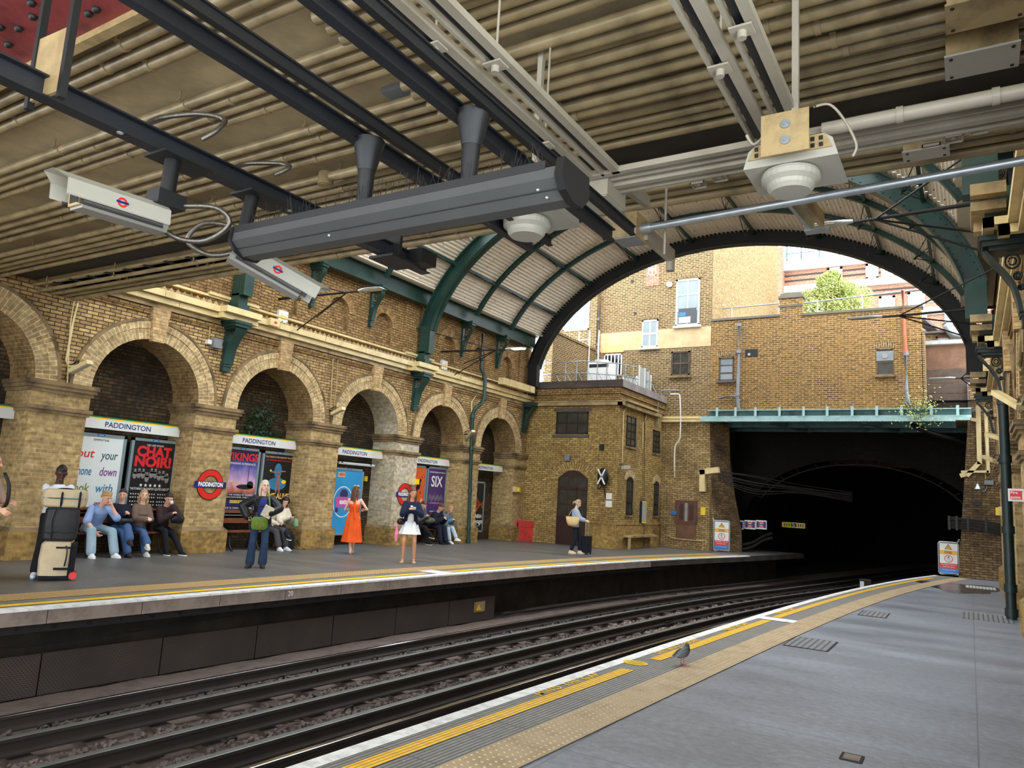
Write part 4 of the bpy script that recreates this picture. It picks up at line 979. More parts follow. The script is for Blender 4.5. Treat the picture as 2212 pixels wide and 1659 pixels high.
# railing on the roof of the house
t = thing('roof_railing', 'galvanised guard railing on the flat roof of the brick station building', 'railing', (-12.5, 26, 6.13))
def rail_run(mb, pts, h, r=.022, mids=(0.5,), n=1):
    for k in range(len(pts)-1):
        a, b = Vector(pts[k]), Vector(pts[k+1])
        for hh in [1]+list(mids): mb.cyl(a+Vector((0, 0, h*hh)), b+Vector((0, 0, h*hh)), r, n=6)
rp = [(-14.6, 25.8, 6.13), (-12.75, 25.8, 6.13), (-11.6, 26.6, 6.13), (-11.0, 28.2, 6.13)]
mb = MB(); rail_run(mb, rp, .95); mb.build('rail', 'galvanised', t)
for k in range(12):
    u = k/11*3; i = min(2, int(u)); p = lerpv(rp[i], rp[i+1], u-i); mb = MB(); mb.cyl(p, p+Vector((0, 0, .95)), .022, n=6); mb.cyl(p, p+Vector((.3, .25, .55))*.0+Vector((.28, .2, 0))+Vector((0, 0, 0)), .016, n=5); mb.cyl(p+Vector((.28, .2, 0)), p+Vector((0, 0, .6)), .014, n=5); mb.build('post', 'galvanised', t)
t = thing('mesh_screen', 'grey mesh screen with white posts on the flat roof behind the railing', 'screen', (-11.3, 28.8, 6.13))
sp = [(-12.6, 29.3, 6.13), (-11.3, 29.2, 6.13), (-10.95, 27.6, 6.13), (-10.9, 26.9, 6.13)]
mb = MB()
for k in range(3): a, b = sp[k], sp[k+1]; mb.add([a, b, (b[0], b[1], 7.0), (a[0], a[1], 7.0)], [(0, 1, 2, 3)])
mb.build('mesh', 'hoarding_mesh', t)
for p in sp+[lerpv(sp[0], sp[1], .5), lerpv(sp[1], sp[2], .5)]: mb = MB(); mb.cyl(p, (p[0], p[1], 7.05), .03, n=6); mb.build('post', 'white_gloss', t)
p0 = uy(1268, 822, 27.6); p1 = uy(1318, 786, 27.6)
t = thing('condenser_unit', 'white air conditioning unit on the flat roof of the brick station building', 'air conditioner', (p0.x+.4, 27.9, 6.13))
mb = MB(); mb.box(p0.x, p1.x, 27.6, 28.2, 6.13, p1.z+.1); mb.build('casing', 'white_gloss', t)
mb = MB(); mb.box(p0.x+.08, p1.x-.08, 27.59, 27.6, p1.z-.12, p1.z+.02); mb.build('grille', 'black_iron', t)
mb = MB(); mb.cyl(((p0.x+p1.x)/2, 27.9, p1.z+.1), ((p0.x+p1.x)/2, 27.9, p1.z+.22), .3, n=16); mb.build('fan_ring', 'concrete_light', t)
# ladder / scaffold at left of roof
t = thing('access_ladder', 'white tubular ladder frame rising beside the end arch above the flat roof', 'ladder', (-14.0, 28.6, 6.13))
mb = MB()
for x in (-14.45, -13.95, -13.5): mb.cyl((x, 28.6, 6.13), (x, 28.6, 9.0), .03, n=6)
mb.build('stile', 'white_gloss', t)
mb = MB()
for k in range(9): mb.cyl((-14.45, 28.6, 6.4+k*.28), (-13.95, 28.6, 6.4+k*.28), .02, n=5)
mb.build('rung', 'white_gloss', t)
# ---------------------------------------------------------------- portal: door wall, piers, girder, brick above
mb = MB()
mb.add([(HX, YP, 0), (-8.5, YP, 0), (-8.55, YP, .9), (-8.72, YP, 2.2), (-8.8, YP, 3.6), (-8.85, YP, 5.1), (HX, YP, 5.1)], [tuple(range(7))])
struct(mb.build('wall_portal_left', 'brick_portal'), 'lit yellow brick beside the tunnel mouth')
mb = MB()      # battered dark reveal
L = [(-8.85, YP, 5.1), (-8.8, YP, 3.6), (-8.72, YP, 2.2), (-8.55, YP, .9), (-8.45, YP, -1.2)]
Rr = [(-8.35, YP+1.0, 5.1), (-8.3, YP+1.05, 3.6), (-8.1, YP+1.1, 2.2), (-7.85, YP+1.2, .9), (-7.75, YP+1.2, -1.2)]
mb.grid([[a, b] for a, b in zip(L, Rr)], uv=[[(0, a[2]), (1.1, a[2])] for a in L])
mb.grid([[b, (b[0]-.6, b[1]+2.5, b[2])] for b in Rr])
struct(mb.build('wall_portal_reveal', 'brick_abutment'), 'dark battered reveal of the tunnel mouth')
mb = MB()
def ab(z): return lerp(-.33, .05, max(0, z)/4.8)
Z = [-1.2, 0, 1.2, 2.4, 3.6, 4.86]
mb.grid([[(ab(z)-.02, 27.35, z), (1.0, 27.35, z)] for z in Z], uv=[[(ab(z), z), (1.0, z)] for z in Z])
mb.grid([[(ab(z)-.02, 27.35, z), (ab(z)-.02, YP+2.5, z)] for z in Z]); mb.box(-.3, 1.0, 27.35, 29.4, 4.86, 4.9)
struct(mb.build('wall_abutment_right', 'brick_abutment'), 'stained brick abutment on the near side of the tunnel mouth')
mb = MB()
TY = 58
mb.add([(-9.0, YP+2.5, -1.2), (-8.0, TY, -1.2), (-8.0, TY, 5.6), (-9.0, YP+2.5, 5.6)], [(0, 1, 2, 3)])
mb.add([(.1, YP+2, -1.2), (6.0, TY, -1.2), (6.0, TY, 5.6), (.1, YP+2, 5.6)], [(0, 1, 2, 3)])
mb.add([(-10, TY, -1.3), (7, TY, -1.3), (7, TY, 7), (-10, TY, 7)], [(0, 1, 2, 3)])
mb.add([(-17, YP+.4, 5.9), (7, YP+.4, 5.9), (7, TY+1, 5.9), (-17, TY+1, 5.9)], [(0, 1, 2, 3)])  # from here on an outer shell, added to keep daylight out of the tunnel
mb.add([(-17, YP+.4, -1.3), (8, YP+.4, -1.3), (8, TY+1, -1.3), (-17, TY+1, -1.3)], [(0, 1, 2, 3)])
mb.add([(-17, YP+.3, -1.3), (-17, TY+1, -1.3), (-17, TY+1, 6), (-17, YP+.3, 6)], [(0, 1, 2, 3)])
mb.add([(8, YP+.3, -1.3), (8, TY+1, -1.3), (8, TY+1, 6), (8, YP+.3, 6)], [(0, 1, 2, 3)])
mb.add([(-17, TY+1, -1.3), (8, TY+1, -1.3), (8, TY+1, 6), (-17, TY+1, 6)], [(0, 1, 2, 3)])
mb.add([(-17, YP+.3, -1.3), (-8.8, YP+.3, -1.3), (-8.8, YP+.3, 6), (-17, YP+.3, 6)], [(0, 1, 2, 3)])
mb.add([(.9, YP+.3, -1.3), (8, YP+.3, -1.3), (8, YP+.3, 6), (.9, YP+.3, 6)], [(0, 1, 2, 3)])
struct(mb.build('wall_tunnel_light_block', 'tunnel_black'), 'unlit tunnel walls and vault, with an added shell that shuts out daylight')
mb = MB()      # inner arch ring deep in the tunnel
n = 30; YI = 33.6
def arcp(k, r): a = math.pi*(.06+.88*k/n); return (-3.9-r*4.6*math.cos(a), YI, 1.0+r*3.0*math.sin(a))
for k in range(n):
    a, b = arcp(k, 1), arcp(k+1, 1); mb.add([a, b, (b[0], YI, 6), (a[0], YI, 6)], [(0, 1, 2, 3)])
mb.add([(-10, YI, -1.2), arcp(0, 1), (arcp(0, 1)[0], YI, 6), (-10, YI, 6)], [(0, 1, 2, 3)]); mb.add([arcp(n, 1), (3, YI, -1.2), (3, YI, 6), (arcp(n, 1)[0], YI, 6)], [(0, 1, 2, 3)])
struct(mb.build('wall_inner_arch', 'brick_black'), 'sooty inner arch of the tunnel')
mb = MB(); mb.tube([arcp(k, .93) for k in range(2, 29)], .03, 5)
for k in range(3, 28, 2): mb.cyl(arcp(k, .93), arcp(k, .99), .02, n=4)
tag(mb.build('tunnel_cable', 'soot_iron'), 'cable clipped round the dark inner arch of the tunnel', 'cable')
# girder
GZ0, GZ1 = 5.08, 5.52
gx0, gx1 = -8.86, .15
t = thing('bridge_girder', 'pale turquoise riveted girder spanning the tunnel mouth', 'girder', (-4.4, YP, GZ0))
mb = MB(); mb.box(gx0, gx1, YP-.02, YP+.02, GZ0, GZ1); mb.build('web', 'girder_blue_dark', t)
mb = MB(); mb.box(gx0-.3, gx1, YP-.3, YP+.1, GZ0, GZ0+.02); mb.box(gx0-.3, gx1, YP-.32, YP-.29, GZ0, GZ0+.13); mb.box(gx0-.3, gx1, YP-.1, YP-.02, GZ0+.13, GZ0+.24); mb.build('bottom_flange', 'girder_blue', t)
mb = MB(); mb.box(gx0, gx1, YP-.2, YP+.05, GZ1, GZ1+.03); mb.build('top_flange', 'girder_blue', t)
for x_ in (1549, 1589, 1632, 1684, 1736, 1787, 1841, 1894, 1948, 2012, 2069):
    x = uy(x_, 895, YP-.2).x; mb = MB(); mb.box(x-.045, x+.045, YP-.24, YP-.2, GZ0+.2, GZ1+.12); mb.build('stiffener', 'girder_blue', t)
mb = MB()
for x in np.arange(gx0, gx1, .12): mb.sph((x, YP-.30, GZ0-.005), .018, 6)
mb.build('rivets', 'girder_blue', t)['kind'] = 'stuff'
mb = MB(); mb.box(-10.8, gx0-.3, YP-.2, YP, GZ0, GZ0+.1); mb.box(-10.8, gx0-.3, YP-.12, YP, GZ0+.14, GZ0+.24); tag(mb.build('cable_box', 'cream_paint'), 'cream cable box continuing the turquoise girder to the left', 'cable trunking')
for k, yy in enumerate((31.0, 32.6)):
    mb = MB(); mb.box(-9, .6, yy-.15, yy+.15, GZ0-.05, GZ0-.02); mb.box(-9, .6, yy-.02, yy+.02, GZ0-.02, GZ1)
    tag(mb.build('cross_girder', 'girder_blue_dark'), 'dim blue-green cross girder under the bridge deck, %s' % ('first behind the front girder' if k == 0 else 'second and darker one'), 'girder')
mb = MB(); mb.box(-9.5, .8, YP+.1, 33.6, GZ1-.06, GZ1); struct(mb.build('ceiling_deck', 'grime_face'), 'bridge deck over the tunnel mouth')
for x, nm in ((-6.6, 'left'), (-3.2, 'right')):
    mb = MB(); mb.beam((x, YP+.1, GZ0+.1), (x+1.0, 33.0, GZ0+.1), .16, .3); tag(mb.build('deck_beam', 'girder_blue_dark'), 'slanting deck beam under the bridge, %s one' % nm, 'girder')
mb = MB(); mb.tube(cr([uy(1970, 917, 30.2), uy(2010, 935, 30.6), uy(2080, 955, 31.2), uy(2098, 968, 31.4)], 4), .09, 8); tag(mb.build('drain_pipe', 'black_iron'), 'black pipe slanting under the bridge deck towards the near abutment', 'pipe')
# brick wall above the girder
mb = MB()
wz = lambda x_, y_: uy(x_, y_, YP).z
xa, xb = -8.86, uy(1990, 663, YP).x
xc0, xc1 = uy(1684, 650, YP).x, uy(1733, 650, YP).x
zL, zR, zC = wz(1600, 690), wz(1860, 673), wz(1705, 644)
for a, b, zt in ((xa, xc0, zL), (xc0, xc1, zC), (xc1, xb, zR)): mb.box(a, b, YP, YP+.35, GZ1+.03, zt)
struct(mb.build('wall_above_girder', 'brick_girder_wall'), 'brown and yellow brick wall above the turquoise girder')
mb = MB(); mb.box(xa, xc0, YP-.06, YP+.4, zL, zL+.09); mb.box(xc1, xb+.05, YP-.06, YP+.4, zR, zR+.09); mb.box(xc0-.05, xc1+.05, YP-.05, YP+.4, zC, zC+.1); mb.box(xc0+.03, xc1-.03, YP, YP+.3, zC+.1, zC+.2); mb.box(xc0-.05, xc1+.03, YP-.04, YP, zC-.35, zC-.28)
struct(mb.build('trim_coping', 'roof_slate'), 'weathered coping')
a, b = px_y(1554, 773, YP), px_y(1585, 822, YP)
WG = thing('wall_windows', 'dark sash window low in the brick wall above the girder, right of the casement window', 'window', (a[0], YP, b[1]))
win(WG, 'y', YP, a[0], b[0], b[1], a[1], 1, 3, 'wood_weathered', 'glass_pale', bar=.03, fr=.05, sill='lead_flashing'); lintel(WG, 'y', YP, a[0]-.1, b[0]+.1, a[1]+.02, .2, 'brick_brown')
WG.name = 'sash_window'
a, b = px_y(1894, 755, YP), px_y(1930, 809, YP)
WG = thing('sash_window', 'small dark window with a round ventilator in the brick wall beside the copper downpipe', 'window', (a[0], YP, b[1]))
win(WG, 'y', YP, a[0], b[0], b[1], a[1], 1, 2, 'wood_weathered', 'glass_brown', bar=.05, fr=.04, sill='stone_dirty'); lintel(WG, 'y', YP, a[0]-.1, b[0]+.1, a[1]+.02, .2, 'brick_brown')
c = ((a[0]+b[0])/2, YP-.04, (a[1]+b[1])/2+.22); mb = MB(); mb.box(c[0]-.28, c[0]+.28, YP-.035, YP-.03, c[2]-.18, c[2]+.18, 1); mb.cyl((c[0], YP-.06, c[2]), (c[0], YP-.03, c[2]), .1, n=16); mb.build('ventilator', ['lead_light', 'glass_pale'], WG)
def hole(x0_, y0_, x1_, y1_, Y, label, mat='black_iron', name='wall_vent'):
    a, b = px_y(x0_, y0_, Y), px_y(x1_, y1_, Y); mb = MB(); mb.box(a[0], b[0], Y-.012, Y+.01, b[1], a[1]); mb.box(a[0]+.1, a[0]+.2, Y-.02, Y, b[1]+.05, b[1]+.15, 1)
    tag(mb.build(name, [mat, 'galvanised']), label, 'vent')
hole(1610, 755, 1637, 770, YP, 'black rectangular hole in the brick wall right of the grey downpipe')
def dpipe(pts, r, mat, label, Y, name='downpipe', sock=()):
    P = [uy(x, y, Y-.08-r) for x, y in pts]; mb = MB(); mb.tube(P, r, 8)
    for (x, y) in sock: p = uy(x, y, Y-.08-r); mb.cyl(p-Vector((0, 0, .06)), p+Vector((0, 0, .06)), r*1.35, n=10)
    return tag(mb.build(name, mat), label, 'pipe')
dpipe([(1597, 697), (1596, 790), (1593, 860), (1596, 885)], .07, 'pipe_grey', 'grey downpipe on the brick wall above the left part of the girder', YP, sock=[(1596, 760), (1593, 852), (1597, 702)])
dpipe([(1553, 860), (1586, 855), (1598, 866)], .05, 'pipe_grey', 'short branch pipe joining the grey downpipe low on the wall', YP, name='branch_pipe')
dpipe([(1950, 628), (1953, 700), (1956, 762)], .07, 'copper_pipe', 'rusty orange upper length of downpipe on the brick wall', YP, sock=[(1956, 760)])
dpipe([(1956, 762), (1958, 840), (1962, 874)], .07, 'pipe_grey', 'grey lower length of downpipe beneath the rusty one', YP, sock=[(1957, 765), (1960, 868)])
# railings behind the coping
t = thing('roof_railing', 'thin grey guard rails behind the coping at the left above the girder wall', 'railing', (-7.5, 31, zL))
a, b = uy(1550, 692, 31), uy(1550, 668, 31); a2, b2 = uy(1684, 682, 31), uy(1684, 655, 31)
mb = MB(); mb.cyl(a, a2, .03, n=6); mb.cyl(b, b2, .03, n=6); mb.build('rail', 'galvanised', t)
mb = MB(); mb.cyl(a+Vector((.6, 0, -.6)), b+Vector((.6, 0, 0)), .03, n=6); mb.cyl(a2-Vector((0, 0, .6)), b2, .03, n=6); mb.build('post', 'galvanised', t)
t = thing('roof_railing', 'thin grey guard rail in front of the green tree above the girder wall', 'railing', (-4, 31, zR))
a, b = uy(1735, 655, 31), uy(1995, 624, 31); mb = MB(); mb.cyl(a, b, .03, n=6); mb.cyl(uy(1990, 655, 31), uy(2040, 650, 31), .03, n=6); mb.build('rail', 'galvanised', t)
mb = MB()
for x in (1766, 1862, 1950): p = uy(x, 652-(x-1735)*.12, 31); mb.cyl((p.x, 31, zR), p, .03, n=6)
mb.build('post', 'galvanised', t)
# ---------------------------------------------------------------- tall brick building behind
TX0, TX1, TZ = -16.5, -8.84, 17.5
B = thing('tall_brick_building', 'tall brown brick building with white sash windows seen through the end arch', 'building', (-12, 31, 0))
yt = YP+.02
mb = MB(); mb.add([(TX0, yt, 5.0), (TX1, yt, 5.0), (TX1, yt, TZ), (TX0, yt, TZ)], [(0, 1, 2, 3)]); mb.build('front_wall', 'brick_brown', B)
yb_ = ux(1680, 620, TX1).y
mb = MB(); mb.add([(TX1, yt, 8.9), (TX1, yb_, 8.9), (TX1, yb_, TZ), (TX1, yt, TZ)], [(0, 1, 2, 3)]); mb.build('side_wall', 'brick_mosaic', B)
a, b = px_y(1296, 722, yt), px_y(1540, 750, yt)
zz = [uy(1296, 722, yt).z, uy(1538, 703, yt).z, uy(1538, 748, yt).z, uy(1296, 760, yt).z]
mb = MB(); mb.box(uy(1297, 740, yt).x, TX1, yt-.02, yt, (zz[2]+zz[3])/2, (zz[0]+zz[1])/2); mb.build('render_band', 'render_beige', B)
mb = MB(); mb.box(uy(1300, 740, yt).x, uy(1348, 740, yt).x, yt-.03, yt, uy(1300, 763, yt).z, uy(1300, 748, yt).z); mb.build('render_patch', 'render_peach', B)
def bwin(x0_, y0_, x1_, y1_, nx, ny, fm='white_gloss', gm='glass_pale', sill='white_gloss', lin=True, dark=None, fr=.07):
    a, b = px_y(x0_, y0_, yt), px_y(x1_, y1_, yt)
    w = win(B, 'y', yt-.02, a[0], b[0], b[1], a[1], nx, ny, fm, gm, bar=.05, fr=fr, sill=sill)
    if lin: lintel(B, 'y', yt-.02, a[0]-.08, b[0]+.08, a[1]+.02, .25, 'brick_brown')
    return w, a, b
w1, a, b = bwin(1462, 606, 1511, 702, 2, 3)
mb = MB(); mb.box(a[0]+.12, b[0]-.12, yt-.05, yt-.045, b[1]+.1, b[1]+.75); mb.build('lower_pane', 'glass_dark', w1)
mb = MB(); mb.box(a[0]+.15, a[0]+.65, yt-.06, yt-.05, b[1]+.12, b[1]+.38, 0); mb.box(a[0]+.15, a[0]+.45, yt-.062, yt-.05, b[1]+.42, b[1]+.58, 1); mb.build('things_on_sill', ['white_gloss', 'poster_blue_tag'], w1)
bwin(1388, 693, 1421, 750, 2, 2)
w3, a, b = bwin(1451, 760, 1490, 811, 2, 2, 'wood_weathered', 'glass_brown', 'stone_dirty', lin=False)
a, b = px_y(1396, 577, yt), px_y(1424, 617, yt); mb = MB(); mb.box(a[0], b[0], yt-.03, yt, b[1], a[1]); mb.build('brick_infill', 'brick_red', B); bwin(1402, 570, 1418, 595, 2, 2, lin=False, sill=None, fr=.04)
bwin(1306, 766, 1343, 812, 5, 1, 'white_gloss', 'glass_dark', None, lin=False, fr=.05)
for (x_, y_) in ((1366, 608), (1372, 677)): p = uy(x_, y_, yt); mb = MB(); mb.cyl((p.x, yt-.02, p.z), (p.x, yt, p.z), .07, n=10); mb.build('wall_hole', 'black_iron', B)
p = uy(1448, 616, yt); mb = MB(); mb.sph((p.x, yt-.12, p.z), .13, 10); mb.build('wall_lamp', 'white_gloss', B)
dpipe([(1292, 665), (1290, 765)], .06, 'pipe_grey', 'grey downpipe at the left corner of the tall brown brick building', yt, sock=[(1291, 690), (1290, 745)])
dpipe([(1286, 640), (1283, 715)], .03, 'pipe_white', 'thin white pipe left of the grey corner downpipe', yt)
# wing to the left
B2 = thing('brick_wing', 'dark brick side wing with a large white window behind the end arch foot', 'building', (-14.6, 29, 6))
mb = MB(); X2 = -14.0
y0_, z0_ = px_x(1225, 693, X2); mb.add([(X2, 25.4, 6.0), (X2, yt, 6.0), (X2, yt, 8.25), (X2, 25.4, 8.25)], [(0, 1, 2, 3)]); mb.box(X2-.3, X2+.06, 25.4, yt, 8.25, 8.33); mb.build('side_wall', 'brick_brown', B2)
a, b = px_y(1236, 650, yt-.3), px_y(1272, 712, yt-.3); mb = MB(); mb.box(TX0, uy(1288, 700, yt-.3).x, yt-.3, yt-.02, 6, TZ); mb.build('back_wall', 'brick_brown', B2); win(B2, 'y', yt-.31, a[0]-.4, b[0], b[1], a[1], 2, 2, 'white_gloss', 'glass_pale', bar=.05)
# timber hoarding and lean-to at right
p0, p1 = uy(1993, 745, YP+.9), uy(2104, 888, YP+.9)
t = thing('timber_hoarding', 'weathered plank hoarding beside the brick wall at the right end of the girder', 'hoarding', ((p0.x+p1.x)/2, YP+.9, p1.z))
zs_ = [uy(2040, y, YP+.9).z for y in (745, 797, 829, 851, 870, 892)]
for k in range(5):
    mb = MB(); mb.box(p0.x, p1.x, YP+.9-.02*k, YP+.94, zs_[k+1]+.02, zs_[k]); mb.build('plank', 'wood_plywood_red' if k == 0 else 'wood_weathered', t)
mb = MB(); mb.box(p0.x-.1, p1.x+.2, YP+.7, YP+1, zs_[0], zs_[0]+.14); mb.build('cap_board', 'wood_grey', t)
mb = MB(); mb.box(p0.x-.03, p0.x+.06, YP+.8, YP+.9, zs_[5], zs_[0]); mb.box(p1.x-.18, p1.x-.1, YP+.78, YP+.82, zs_[5], zs_[2]); mb.build('post', 'wood_grey', t)
mb = MB(); mb.box(xb-.02, p0.x+.1, YP, YP+1.0, GZ1, zR-.9); struct(mb.build('wall_return', 'brick_brown'))
p = uy(2100, 870, YP+.6); mb = MB(); mb.box(p.x-.1, p.x+1.3, YP+.6, YP+1, GZ1-.5, uy(2100, 830, YP+.6).z); struct(mb.build('wall_pier_right', 'brick_abutment'))
# lean-to roof, flue
t = thing('brick_outbuilding', 'pale brick outbuilding with a wooden arched window above the plank hoarding', 'building', (-.6, 32, 8))
Y3 = 32.0
mb = MB(); a = uy(2000, 770, Y3); b = uy(2112, 712, Y3); mb.box(a.x, b.x+1, Y3, Y3+.3, 5.5, b.z-.1); mb.build('wall', 'brick_portal', t)
mb = MB(); mb.box(a.x-.3, b.x+1, Y3-.3, Y3+1, b.z-.1, b.z+.02); mb.build('roof', 'lead_flashing', t)
a, b = px_y(2022, 728, Y3), px_y(2080, 745, Y3); win(t, 'y', Y3-.02, a[0], b[0], b[1]-.3, a[1], 2, 1, 'wood_plywood_red', 'glass_pale', arch=.12)
mb = MB(); mb.tube(cr([uy(2043, 698, 31.6), uy(2052, 712, 31.6), uy(2062, 722, 31.6), uy(2075, 724, 31.6)], 4), .17, 10); tag(mb.build('flue_pipe', 'galvanised'), 'short fat metal flue bending over the outbuilding roof', 'pipe')
t = thing('lean_to_roof', 'dark sloping lean-to roof edge right of the brick wall', 'roof', (-1, 30.5, 8.5))
mb = MB(); a, b = uy(1988, 690, YP+.2), uy(2015, 712, YP+1.4); mb.beam(a, b, .35, .12); mb.beam(b, (b.x, b.y, 7.4), .1, .1); mb.build('board', 'lead_flashing', t)
# ---------------------------------------------------------------- red brick building with white bands, far behind
YF = 55.0
fz = lambda x_, y_: uy(x_, y_, YF).z
R = thing('banded_brick_building', 'distant red brick building with white stone bands and sash windows', 'building', (-3, YF, 0))
fx0, fx1 = -14, 8
zr = lambda y_: fz(1710, y_)
mb = MB(); mb.add([(fx0, YF, 5), (fx1, YF, 5), (fx1, YF, zr(567)), (fx0, YF, zr(567))], [(0, 1, 2, 3)]); mb.build('wall', 'brick_red', R)
for k, (a_, b_, e) in enumerate(((586, 567, .35), (633, 619, .25), (700, 686, .2))): mb = MB(); mb.box(fx0, fx1, YF-e, YF, zr(a_), zr(b_)); mb.build('stone_band', 'white_gloss', R)
mb = MB()
for y_ in (596, 607, 643, 652): mb.box(fx0, fx1, YF-.04, YF, zr(y_)-.06, zr(y_)+.06)
mb.build('brick_groove', 'wood_dark', R)
mb = MB(); a = fz(1700, 584); mb.box(uy(1681, 600, YF).x, uy(1695, 600, YF).x, YF-.8, YF, 15, fz(1690, 540)); mb.build('chimney', 'brick_red', R)
for (a, b, c, d_) in ((1787, 580, 1820, 610), (1870, 571, 1898, 602), (1903, 570, 1931, 601), (1899, 641, 1934, 670), (1961, 632, 1999, 668), (2030, 625, 2062, 660), (1968, 678, 2003, 705), (2040, 672, 2070, 700), (1745, 650, 1780, 680)):
    p, q = px_y(a, b, YF), px_y(c, d_, YF); win(R, 'y', YF-.05, p[0], q[0], q[1], p[1], 4, 3, 'white_gloss', 'glass_pale', bar=.06, fr=.16)
mb = MB(); a = fz(1690, 567)
t = thing('scaffold_rail', 'dark scaffold rails against the sky on top of the banded building', 'railing', (-9, YF, a))
for dz_ in (.6, 1.2, 1.9): mb.cyl((uy(1697, 550, YF).x, YF, a+dz_), (uy(1880, 550, YF).x, YF, a+dz_), .04, n=5)
mb.build('rail', 'girder_blue_dark', t)
mb = MB()
for x_ in (1700, 1731, 1770, 1812, 1850): x = uy(x_, 550, YF).x; mb.cyl((x, YF, a), (x, YF, a+2.1), .05, n=5)
mb.build('post', 'girder_blue_dark', t)
# tree
t = thing('tree', 'bright green leafy tree rising above the girder wall in front of the banded building', 'tree', (-5.6, 41, 8))
c = uy(1803, 640, 41); r = random.Random(11)
mb = MB(); mb.cyl((c.x, 41, 6), (c.x+.1, 41, c.z), .14, .06, n=8)
for k in range(14): a = r.uniform(0, 6.28); mb.cyl((c.x, 41, c.z-1.2+k*.12), (c.x+1.3*math.cos(a), 41+1.0*math.sin(a), c.z-.6+k*.12), .04, .015, n=5)
mb.build('trunk', 'wood_brown', t)
mb = MB(); W = (uy(1893, 640, 41).x-uy(1725, 640, 41).x)/2
blobs = [(-.55, -.1, .55, .55), (0.0, .1, .6, .75), (.55, -.15, .5, .55), (-.15, .8, .42, .45), (-.3, -.9, .9, .6), (.4, -.9, .7, .6), (.25, .35, .4, .4), (-.05, 1.15, .25, .25)]
for bx_, bz_, br, bh in blobs:
    for k in range(1500):
        while True:
            p = Vector((r.uniform(-1, 1), r.uniform(-1, 1), r.uniform(-1, 1)))
            if .45 < p.length < 1: break
        q = Vector((c.x+bx_*W+p.x*br*W*.9, 41+p.y*br*W, c.z+bz_+p.z*bh*1.15)); s_ = r.uniform(.035, .085)
        u = Vector((r.uniform(-1, 1), r.uniform(-1, 1), r.uniform(-1, 1))).normalized(); v = u.orthogonal().normalized()
        mb.add([q-u*s_, q+v*s_*.5, q+u*s_, q-v*s_*.5], [(0, 1, 2, 3)])
mb.build('foliage', 'leaf_green', t)['kind'] = 'stuff'
t = thing('wall_shrub', 'small plants sprouting from the wall top above the right end of the girder', 'plant', uy(1985, 895, YP-.3))
mb = MB(); c = uy(1985, 888, YP-.35)
for k in range(420):
    q = c+Vector((r.gauss(0, .35), r.uniform(-.15, .1), r.gauss(0.05, .28))); s_ = r.uniform(.02, .05); u = Vector((r.uniform(-1, 1), r.uniform(-1, 1), r.uniform(-1, 1))).normalized(); v = u.orthogonal().normalized(); mb.add([q-u*s_, q+v*s_*.5, q+u*s_, q-v*s_*.5], [(0, 1, 2, 3)])
mb.build('leaves', 'leaf_green', t)['kind'] = 'stuff'
mb = MB()
for k in range(7): a = r.uniform(-.4, .4); mb.tube([c+Vector((a*.4, 0, -.3)), c+Vector((a, -.05, .1)), c+Vector((a*1.4, -.1, .35))], .008, 4)
mb.build('stems', 'leaf_dark', t)
# ---------------------------------------------------------------- footbridge over the platforms
BZ = 5.16
mb = MB(); mb.box(-15.6, 2.2, -3.0, 7.4, BZ, BZ+.5); mb.box(-15.6, 2.2, 7.0, 7.42, BZ-.0, BZ+1.2)
struct(mb.build('ceiling_bridge', 'ceiling_paint'), 'painted soffit of the bridge over the tracks')
mb = MB(); mb.box(-15.5, 2.1, 6.05, 6.62, BZ-.05, BZ-.002); struct(mb.build('ceiling_shade_strip', 'ceiling_shade'), 'dark strip standing in for a shaded void in the bridge soffit')  # flat dark slab, the shade of an open void put into its colour
mb = MB(); mb.box(-13.5, -5.0, -3, 2.68, BZ-.14, BZ-.004)
for k in range(60): r_ = random.Random(k); mb.cyl((r_.uniform(-8.5, -5.2), r_.uniform(1.2, 2.6), BZ-.18), (0, 0, 0), .001) if 0 else mb.sph((r_.uniform(-8.5, -5.2), r_.uniform(1.2, 2.6), BZ-.145), .035, 8, 1)
tag(mb.build('steel_plate', ['red_steel', 'black_iron']), 'red painted steel plate studded with bolts at the top left under the bridge', 'steel plate')
mb = MB(); mb.box(-13.5, -4.9, 2.66, 2.74, BZ-.2, BZ-.002); struct(mb.build('trim_11', 'cream_dirty'))
mb = MB(); mb.box(-4.3, -2.7, 4.45, 5.05, BZ-.06, BZ-.003); tag(mb.build('grey_panel', 'pipe_grey'), 'flat grey panel on the bridge soffit between the dark beams', 'panel')
ordn = ['', 'second', 'third', 'fourth', 'fifth', 'sixth', 'seventh', 'eighth', 'ninth', 'tenth', 'eleventh', 'twelfth', 'thirteenth', 'fourteenth', 'fifteenth', 'sixteenth', 'seventeenth', 'eighteenth', 'nineteenth', 'twentieth', 'twenty-first', 'twenty-second', 'twenty-third', 'twenty-fourth']
full = [(7.34, .05, 4.95), (7.18, .04, 4.97), (7.03, .03, 4.96), (6.93, .03, 4.93), (6.74, .035, 4.94), (6.62, .03, 5.02), (6.02, .042, 5.02), (5.86, .05, 5.04), (5.71, .042, 5.02), (5.56, .05, 5.03), (5.42, .042, 5.03), (5.04, .045, 5.03), (4.88, .045, 5.03), (4.72, .045, 5.03), (4.56, .045, 5.03), (4.10, .045, 5.03), (3.97, .045, 5.03), (3.84, .045, 5.03), (3.72, .045, 5.03), (3.17, .05, 5.03), (3.03, .05, 5.03), (2.9, .05, 5.03)]
